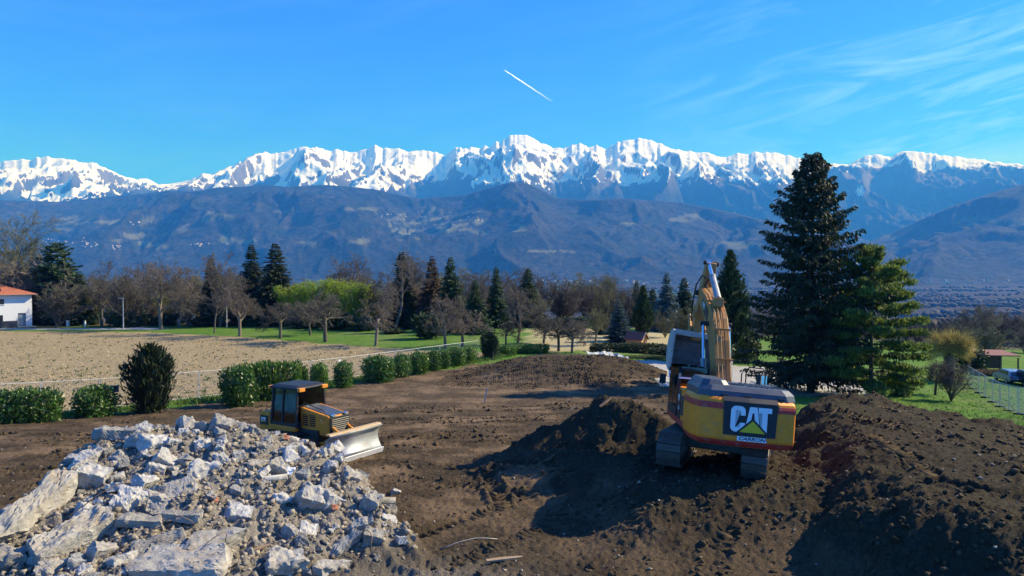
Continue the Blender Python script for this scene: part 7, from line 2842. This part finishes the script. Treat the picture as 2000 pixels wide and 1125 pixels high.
# ------------------------------------------------------------------ wooden chalet shed
def chalet():
    g = gp(1243, 676, 60, 200)
    root = empty('garden_chalet', (g.x, g.y, g.z), (0, 0, math.radians(52)))
    root.scale = (0.68, 0.68, 0.68)
    tag(root, 'small wooden garden chalet with steep reddish roof', 'shed')
    W, L, H, R = 2.5, 3.4, 1.55, 1.25
    b = MB()
    b.prism([(-W / 2, -0.2), (W / 2, -0.2), (W / 2, H), (0, H + R * 0.92), (-W / 2, H)], 'xz', -L / 2, L / 2)
    b.build('wall', M['pine_wood'], root)
    for k in range(7):
        s = MB()
        s.box((0, -L / 2 - 0.012, 0.12 + k * 0.215), (W, 0.02, 0.19))
        s.build('plank', M['pine_wood'], root)
    s = MB()
    s.box((0.1, -L / 2 - 0.035, 0.75), (0.75, 0.03, 1.5))
    d = s.build('door', M['dark_wood'], root)
    for sx in (-1, 1):
        s = MB()
        a, c2 = Vector((sx * (W / 2 + 0.35), 0, H - 0.25)), Vector((0, 0, H + R))
        t = Vector((0, 0, 0.09))
        e = L / 2 + 0.4
        pts = [(a.x, -e, a.z), (c2.x, -e, c2.z), (c2.x, e, c2.z), (a.x, e, a.z)]
        s.add(pts + [(p[0], p[1], p[2] + 0.10) for p in pts], [(0, 1, 2, 3), (7, 6, 5, 4), (0, 4, 5, 1), (1, 5, 6, 2), (2, 6, 7, 3), (3, 7, 4, 0)])
        rf = s.build('roof', M['roof_brown'], root)
        for k in range(6):
            f = (k + 0.5) / 6
            p = a.lerp(c2, f)
            q = MB()
            q.box((p.x, 0, p.z + 0.13), (0.10, 2 * e, 0.05), Matrix.Rotation(sx * 0.8, 3, 'Y'))
            q.build('tile_row', M['roof_brown'], rf)
        q = MB()
        q.tube([(a.x, -e - 0.02, a.z + 0.05), (c2.x, -e - 0.02, c2.z + 0.05)], 0.06, 4)
        q.build('bargeboard', M['wall_cream'], rf)


chalet()


# ------------------------------------------------------------------ open shelter and cars at the right edge
def shelter():
    D = 92.0
    x = (1945 - 1000) / F * D
    z = gz(x, D)
    root = empty('open_shelter', (x, D, z), (0, 0, math.radians(-8)))
    tag(root, 'open wooden shelter with flat brown roof at the right edge', 'shelter')
    top = z_at(700, D) - z
    top = max(top, 2.2)
    b = MB()
    b.add([(-2.6, -2.2, top - 0.25), (2.0, -2.2, top - 0.25), (2.0, 2.2, top), (-2.6, 2.2, top), (-2.6, -2.2, top - 0.13), (2.0, -2.2, top - 0.13), (2.0, 2.2, top + 0.12), (-2.6, 2.2, top + 0.12)],
          [(0, 3, 2, 1), (4, 5, 6, 7), (0, 1, 5, 4), (1, 2, 6, 5), (2, 3, 7, 6), (3, 0, 4, 7)])
    b.build('roof', M['roof_brown'], root)
    for sx in (-2.4, -0.3, 1.8):
        for sy in (-2.0, 2.0):
            b = MB()
            b.box((sx, sy, top / 2 - 0.25), (0.14, 0.14, top - 0.05 if sy > 0 else top - 0.45))
            b.build('post', M['dark_wood'], root)
    b = MB()
    b.box((-0.3, 2.1, top / 2 - 0.2), (4.2, 0.06, top - 0.2))
    b.build('back_wall', M['dark_wood'], root)


shelter()


def car(loc, rotz, paint, label, dims=(1.8, 4.2, 1.5)):
    w, l, h = dims
    root = empty('parked_car', loc, (0, 0, rotz))
    tag(root, label, 'car', 'cars parked at the right edge')
    prof = [(-l / 2, 0.35), (-l / 2 - 0.02, 0.75), (-l / 2 + 0.1, 0.98), (-l / 2 + 0.35, h - 0.08), (-l / 2 + 0.7, h), (0.25, h), (0.95, 0.98), (l / 2 - 0.15, 0.80), (l / 2, 0.6), (l / 2, 0.32)]
    b = MB()
    rings = []
    for sx, k in ((-1, 0.97), (-0.86, 1.0), (0.86, 1.0), (1, 0.97)):
        rings.append([(sx * w / 2 * (0.84 if p[1] > 1.05 and abs(sx) == 1 else 1.0), p[0] * k, 0.3 + (p[1] - 0.3) * k) for p in prof])
    b.loft(rings)
    body = b.build('body', paint, root, bevel=0.05, seg=3)
    b = MB()
    b.add([(-w * 0.38, -l / 2 + 0.08, 1.02), (w * 0.38, -l / 2 + 0.08, 1.02), (w * 0.34, -l / 2 + 0.31, h - 0.12), (-w * 0.34, -l / 2 + 0.31, h - 0.12)], [(0, 1, 2, 3)])
    o = b.build('rear_window', M['pane'], root)
    o.location.y = -0.03
    for sx in (-1, 1):
        b = MB()
        b.prism([(-l / 2 + 0.55, 1.02), (-l / 2 + 0.75, h - 0.10), (0.15, h - 0.10), (0.70, 1.02)], 'yz', sx * w * 0.47, sx * (w * 0.47 + 0.03))
        b.build('side_window', M['pane'], root)
        b = MB()
        b.box((sx * w * 0.40, -l / 2 - 0.01, 0.86), (0.22, 0.05, 0.16))
        b.build('tail_lamp', M['lamp_red'], root, bevel=0.01)
        for yy in (-l / 2 + 0.8, l / 2 - 0.8):
            b = MB()
            b.cyl((sx * (w / 2 - 0.2), yy, 0.31), (sx * (w / 2 + 0.01), yy, 0.31), 0.31, n=20)
            wh = b.build('wheel', M['rubber'], root, bevel=0.03)
            b = MB()
            b.cyl((sx * (w / 2 - 0.02), yy, 0.31), (sx * (w / 2 + 0.02), yy, 0.31), 0.19, n=14)
            b.build('rim', M['galvanised'], wh)
    b = MB()
    b.box((0, -l / 2 - 0.02, 0.70), (0.52, 0.02, 0.11))
    b.build('number_plate', M['white_paint'], root)
    b = MB()
    b.box((0, -l / 2 - 0.01, 0.46), (w * 0.94, 0.10, 0.2))
    b.build('bumper', M['black_paint'], root, bevel=0.03)
    return root


x = (1976 - 1000) / F * 78.0
car((x, 78.0, gz(x, 78.0)), math.radians(-12), M['car_silver'], 'silver-blue parked car seen from behind beside the brown hedge')
x = (2010 - 1000) / F * 76.0
car((x, 76.0, gz(x, 76.0)), math.radians(-10), M['car_black'], 'black parked car cut by the right picture edge', (1.85, 4.5, 1.7))


# ------------------------------------------------------------------ temporary mesh fences
def panel_proto(L=3.45, H=2.0):
    fr = MB()
    r = 0.022
    fr.tube([(0.03, 0, 0.05), (0.03, 0, H)], r, 6)
    fr.tube([(L - 0.03, 0, 0.05), (L - 0.03, 0, H)], r, 6)
    fr.tube([(0.03, 0, H), (L - 0.03, 0, H)], r, 6)
    fr.tube([(0.03, 0, 0.16), (L - 0.03, 0, 0.16)], r, 6)
    w = MB()
    for k in range(1, 24):
        x = L * k / 24
        w.tube([(x, 0, 0.16), (x, 0, H)], 0.0035, 3)
    for k in range(1, 8):
        z = 0.16 + (H - 0.16) * k / 8
        w.tube([(0.03, 0.004, z), (L - 0.03, 0.004, z)], 0.0035, 3)
    ft = MB()
    ft.loft([[(-0.12, -0.36, 0), (0.12, -0.36, 0), (0.12, 0.36, 0), (-0.12, 0.36, 0)], [(-0.09, -0.32, 0.12), (0.09, -0.32, 0.12), (0.09, 0.32, 0.12), (-0.09, 0.32, 0.12)]])
    return fr.mesh('frame'), w.mesh('wire_mesh'), ft.mesh('foot')


FP = panel_proto()


def fence_run(pts, n0, label, group, footmat, lean=0.0):
    L = 3.5
    out = []
    (x0, y0), (x1, y1) = pts
    dx, dy = x1 - x0, y1 - y0
    T = math.hypot(dx, dy)
    n = int(T / L)
    a = math.atan2(dy, dx)
    for k in range(n):
        x, y = x0 + dx * k * L / T, y0 + dy * k * L / T
        xe, ye = x0 + dx * (k + 1) * L / T, y0 + dy * (k + 1) * L / T
        z, ze = gz(x, y), gz(xe, ye)
        root = empty('fence_panel', (x, y, z), (0, -math.atan2(ze - z, L), a + random.uniform(-0.015, 0.015)))
        tag(root, label.format(ORD[k + n0]), 'fence', group)
        for me, nm, mt in ((FP[0], 'frame', M['galvanised']), (FP[1], 'wire_mesh', M['galvanised']), (FP[2], 'foot', footmat)):
            o = bpy.data.objects.new(nm, me)
            COL.objects.link(o)
            o.parent = root
            if not me.materials:
                me.materials.append(mt)
            o.material_slots[0].link = 'OBJECT'
            o.material_slots[0].material = mt
        out.append(root)
    return out


dxh, dyh = 13.6 / 25.02, 21 / 25.02
s0 = (-33.0 - 1.25, 33.9 + 0.6)
fence_run(((-36.2, 31.0), (-36.2 + dxh * 62, 31.0 + dyh * 62)), 0, 'mesh fence panel along the field behind the laurels, {} from the left', 'fence panels along the field', M['concrete'])
p0, p1 = gp(1890, 752, 40, 120), gp(1999, 813, 40, 120)
fence_run(((p0.x, p0.y), (p1.x + (p1.x - p0.x) * 0.3, p1.y + (p1.y - p0.y) * 0.3)), 0, 'mesh fence panel with black rubber feet on the right lawn, {} from the back', 'fence panels on the right lawn', M['rubber'])
# blue-grey notice on the field fence
g = at(222, 760, 42.6)
b = MB()
b.box((0, 0, 0), (0.62, 0.03, 0.42))
o = b.build('notice_board', M['sign_blue'], loc=g, rot=(0, 0, math.atan2(dyh, dxh)), bevel=0.008)
tag(o, 'plain dark blue notice board hung on the field fence', 'sign')
g = at(663, 705, 60.0)
b = MB()
b.box((0, 0, 0), (0.3, 0.02, 0.22))
o = b.build('small_notice', M['white_paint'], loc=g, rot=(0, 0, math.atan2(dyh, dxh)), bevel=0.005)
tag(o, 'tiny white notice on the fence above the lone round laurel', 'sign')

# survey stake
g = gp(946, 787, 20, 80)
b = MB()
hh = 1.05
b.loft([[(-0.05, -0.02, -0.15), (0.05, -0.02, -0.15), (0.05, 0.02, -0.15), (-0.05, 0.02, -0.15)], [(-0.05, -0.02, hh), (0.05, -0.02, hh), (0.05, 0.02, hh), (-0.05, 0.02, hh)]])
b.box((0.0, -0.024, 0.75), (0.10, 0.006, 0.4))
o = b.build('survey_stake', M['galvanised'], loc=g, rot=(0.05, 0.16, 0.2))
tag(o, 'leaning pale survey stake alone on the levelled soil', 'stake')
# stake by the far yew
g = gp(963, 702, 60, 100)
b = MB()
b.cyl((0, 0, -0.1), (0, 0, 0.9), 0.05, 0.045, n=8)
b.cyl((0, 0, 0.9), (0, 0, 0.96), 0.05, 0.02, n=8)
o = b.build('wooden_stake', M['wall_cream'], loc=g, rot=(0.06, 0.03, 0))
tag(o, 'short pale wooden stake at the foot of the far dark yew', 'stake')

# heap of grey sheets behind the tracked mound
rt = random.Random(3)
for k, (px, py) in enumerate(((1160, 697), (1175, 695), (1190, 693), (1200, 699), (1213, 705), (1182, 700), (1206, 697))):
    p = at(px, py + 3, 72.0)
    zz = max(p.z, gz(p.x, p.y) + 0.12)
    b = MB()
    n = 5
    vs = [(-0.75 + 1.5 * i / (n - 1), -0.4 + 0.8 * j, 0.10 * math.sin(i * 1.7 + k + j) + rt.uniform(-0.05, 0.05)) for j in (0, 0.5, 1) for i in range(n)]
    fs = [(j * n + i, j * n + i + 1, (j + 1) * n + i + 1, (j + 1) * n + i) for j in range(2) for i in range(n - 1)]
    b.add(vs, fs)
    o = b.build('grey_sheet', M['tarp'], loc=(p.x, p.y, zz + 0.15), rot=(rt.uniform(0.2, 0.7), rt.uniform(-0.3, 0.3), rt.uniform(-0.6, 0.6)))
    md = o.modifiers.new('thick', 'SOLIDIFY')
    md.thickness = 0.03
    tag(o, 'crumpled grey sheet dumped behind the tracked mound, {} from the left'.format(ORD[[0, 1, 3, 4, 6, 2, 5][k]]), 'sheet', 'grey sheets dumped behind the mound')


# ------------------------------------------------------------------ far houses
def far_house(seed):
    r = random.Random(seed)
    w, l, h, rh = 9 * r.uniform(0.9, 1.2), 13 * r.uniform(0.9, 1.4), 5.5 * r.uniform(0.9, 1.4), 3.0
    b = MB()
    b.prism([(-w / 2, -3), (w / 2, -3), (w / 2, h), (0, h + rh * 0.9), (-w / 2, h)], 'xz', -l / 2, l / 2)
    me = b.mesh('house')
    n0 = len(b.f)
    b.prism([(-w / 2 - 0.6, h - 0.3), (0, h + rh), (w / 2 + 0.6, h - 0.3), (w / 2 + 0.6, h), (0, h + rh + 0.35), (-w / 2 - 0.6, h)], 'xz', -l / 2 - 0.6, l / 2 + 0.6)
    me = b.mesh('house')
    me.materials.append(M['wall_cream'])
    me.materials.append(M['roof_brown'] if r.random() < 0.6 else M['roof_grey'])
    for i, p in enumerate(me.polygons):
        p.material_index = 1 if i >= n0 else 0
    return me


FH = [far_house(i) for i in range(5)]
rf_ = random.Random(17)
VILL = [  # photo spot, spread, count, place words
    ((160, 476), (75, 8), 34, 'in the hillside village at the far left'),
    ((270, 437), (26, 3), 6, 'under the upper left meadow'),
    ((385, 478), (40, 4), 8, 'on the low left slope'),
    ((455, 478), (30, 3), 6, 'below the meadow above the twin spruces'),
    ((760, 420), (22, 6), 10, 'in the village on the middle slope left'),
    ((810, 425), (36, 8), 14, 'in the village on the middle slope centre'),
    ((900, 432), (46, 8), 12, 'in the village on the middle slope right'),
    ((1150, 550), (110, 3), 34, 'in the valley town at the mountain foot, centre'),
    ((1300, 552), (110, 3), 34, 'in the valley town at the mountain foot, right of centre'),
    ((1860, 551), (110, 4), 42, 'in the valley town at the mountain foot, right'),
    ((1455, 556), (40, 3), 8, 'in the valley town between the cypress and the tall spruce'),
    ((880, 545), (40, 3), 8, 'in the valley town left of centre'),
]
for (c, s, n, words) in VILL:
    for k in range(n):
        px = c[0] + rf_.uniform(-1, 1) * s[0]
        py = c[1] + rf_.gauss(0, 0.6) * s[1] + 0.06 * (px - c[0]) * (1 if c[1] < 500 else 0)
        p = far_hit(px, py, 2500)
        o = bpy.data.objects.new('house', rf_.choice(FH))
        COL.objects.link(o)
        o.location = p
        k_ = rf_.uniform(0.6, 1.2)
        o.scale = (k_ * (rf_.choice([1, 1, 1, 2.2]) if c[1] > 500 else 1), k_, k_)
        o.rotation_euler = (0, 0, rf_.uniform(-0.7, 0.7))
        tag(o, 'tiny pale house ' + words, 'house', 'far houses ' + words)

# ------------------------------------------------------------------ contrail
def contrail():
    m = bpy.data.materials.new('contrail_ice')
    m.use_nodes = True
    t = NT(m.node_tree)
    out = t.new('ShaderNodeOutputMaterial')
    d = t.new('ShaderNodeBsdfDiffuse')
    d.inputs['Color'].default_value = (0.95, 0.95, 0.95, 1)
    tl = t.new('ShaderNodeBsdfTranslucent')
    tl.inputs['Color'].default_value = (0.95, 0.95, 0.95, 1)
    a = t.new('ShaderNodeAddShader')
    t.link(d.outputs[0], a.inputs[0])
    t.link(tl.outputs[0], a.inputs[1])
    tr = t.new('ShaderNodeBsdfTransparent')
    tc = t.new('ShaderNodeTexCoord')
    sx = t.new('ShaderNodeSeparateXYZ')
    t.link(tc.outputs['Object'], sx.inputs[0])
    fade = t.new('ShaderNodeMapRange')
    fade.inputs[1].default_value = 0.0
    fade.inputs[2].default_value = CONTRAIL_LEN
    fade.inputs[3].default_value = 0.85
    fade.inputs[4].default_value = 0.1
    t.link(sx.outputs[0], fade.inputs[0])
    n = t.noise(tc.outputs['Object'], 0.004, 4, 0.6)
    ms = t.new('ShaderNodeMixShader')
    t.put(ms.inputs[0], t.math('MULTIPLY', fade.outputs[0], t.math('MULTIPLY_ADD', n, 0.8, 0.5), clamp=True))
    t.link(tr.outputs[0], ms.inputs[1])
    t.link(a.outputs[0], ms.inputs[2])
    t.link(ms.outputs[0], out.inputs['Surface'])
    b = MB()
    N = 24
    b.tube([(CONTRAIL_LEN * k / N, 14 * math.sin(k * 1.3), 0) for k in range(N + 1)], [max(3.0, 25 * min(1, 0.2 + k / 8)) for k in range(N + 1)], 8)
    o = b.build('contrail', m, smooth=True)
    q = (C1 - C0).to_track_quat('X', 'Z')
    o.rotation_euler = q.to_euler()
    o.location = C0
    tag(o, 'short white aircraft contrail slanting down in the clear sky', 'contrail')


C0, C1 = at(984, 136, 33000.0), at(1078, 198, 35500.0)
CONTRAIL_LEN = (C1 - C0).length
contrail()

# ------------------------------------------------------------------ grass, weeds, stubble
def blades(name, pts, h, mat, label, cat, per=3, seed=1, wide=0.12):
    rng = np.random.default_rng(seed)
    n = len(pts)
    P0 = np.repeat(pts, per, axis=0) + np.concatenate([rng.normal(size=(n * per, 2)) * 0.05, np.zeros((n * per, 1))], 1)
    H = np.repeat(h, per) * rng.uniform(0.6, 1.2, n * per)
    lean = rng.normal(size=(n * per, 2)) * 0.4
    tip = P0 + np.stack([lean[:, 0] * H, lean[:, 1] * H, H], 1)
    a = rng.uniform(0, 2 * np.pi, n * per)
    w = np.stack([np.cos(a), np.sin(a), np.zeros_like(a)], 1) * (H * wide)[:, None]
    V = np.stack([P0 - w, P0 + w, tip], 1).reshape(-1, 3)
    Fc = np.arange(n * per * 3).reshape(-1, 3)
    me = np_mesh(name, V, [Fc])
    o = link_mesh(name, me, mat)
    tag(o, label, cat, kind='stuff')


rg = np.random.default_rng(91)
tt = rg.uniform(0, 1, 5200)
L_ = np.array([p[:2] for p in HEDGE[1:5]], dtype=float)
seg = np.concatenate([[0], np.cumsum(np.hypot(np.diff(L_[:, 0]), np.diff(L_[:, 1])))])
s_ = tt * seg[-1]
hx_ = np.interp(s_, seg, L_[:, 0]) + rg.normal(size=len(s_)) * 0.75
hy_ = np.interp(s_, seg, L_[:, 1]) + rg.normal(size=len(s_)) * 0.5
blades('verge_grass', np.stack([hx_, hy_, full_h(hx_, hy_)], 1), rg.uniform(0.12, 0.45, len(hx_)), M['grass_blade'], 'rough green grass and weeds along the field fence', 'grass', 4, 92, 0.10)
Yf = 38 * (114 / 38) ** rg.uniform(0, 1, 9000)
Xf = rg.uniform(-0.8, 0.05, 9000) * Yf
zf_ = zones(Xf, Yf)
k = (zf_['field'] > 0.8) & (fbm(Xf * 0.5, Yf * 0.5, 3, seed=211) > 0.12)
Xw, Yw = Xf[k], Yf[k]
blades('field_weeds', np.stack([Xw, Yw, full_h(Xw, Yw)], 1), rg.uniform(0.05, 0.2, len(Xw)), M['weed'], 'small green weed tufts dotting the bare field', 'weeds', 6, 93, 0.3)
Yf = 38 * (105 / 38) ** rg.uniform(0, 1, 26000)
Xf = rg.uniform(-0.8, 0.05, 26000) * Yf
k = zones(Xf, Yf)['field'] > 0.8
Xw, Yw = Xf[k], Yf[k]
blades('field_stubble', np.stack([Xw, Yw, full_h(Xw, Yw)], 1), rg.uniform(0.04, 0.13, len(Xw)), M['stubble'], 'pale straw stubble lying over the field', 'stubble', 2, 94, 0.5)
Yg = 30 * (85 / 30) ** rg.uniform(0, 1, 9000)
Xg = rg.uniform(0.15, 0.82, 9000) * Yg
zg_ = zones(Xg, Yg)
k = (zg_['soil'] < 0.3) & (zg_['gravel'] < 0.3)
Xw, Yw = Xg[k], Yg[k]
blades('lawn_grass', np.stack([Xw, Yw, full_h(Xw, Yw)], 1), rg.uniform(0.05, 0.16, len(Xw)), M['grass_blade'], 'short tufted grass on the lawn right of the heaps', 'grass', 4, 95, 0.2)
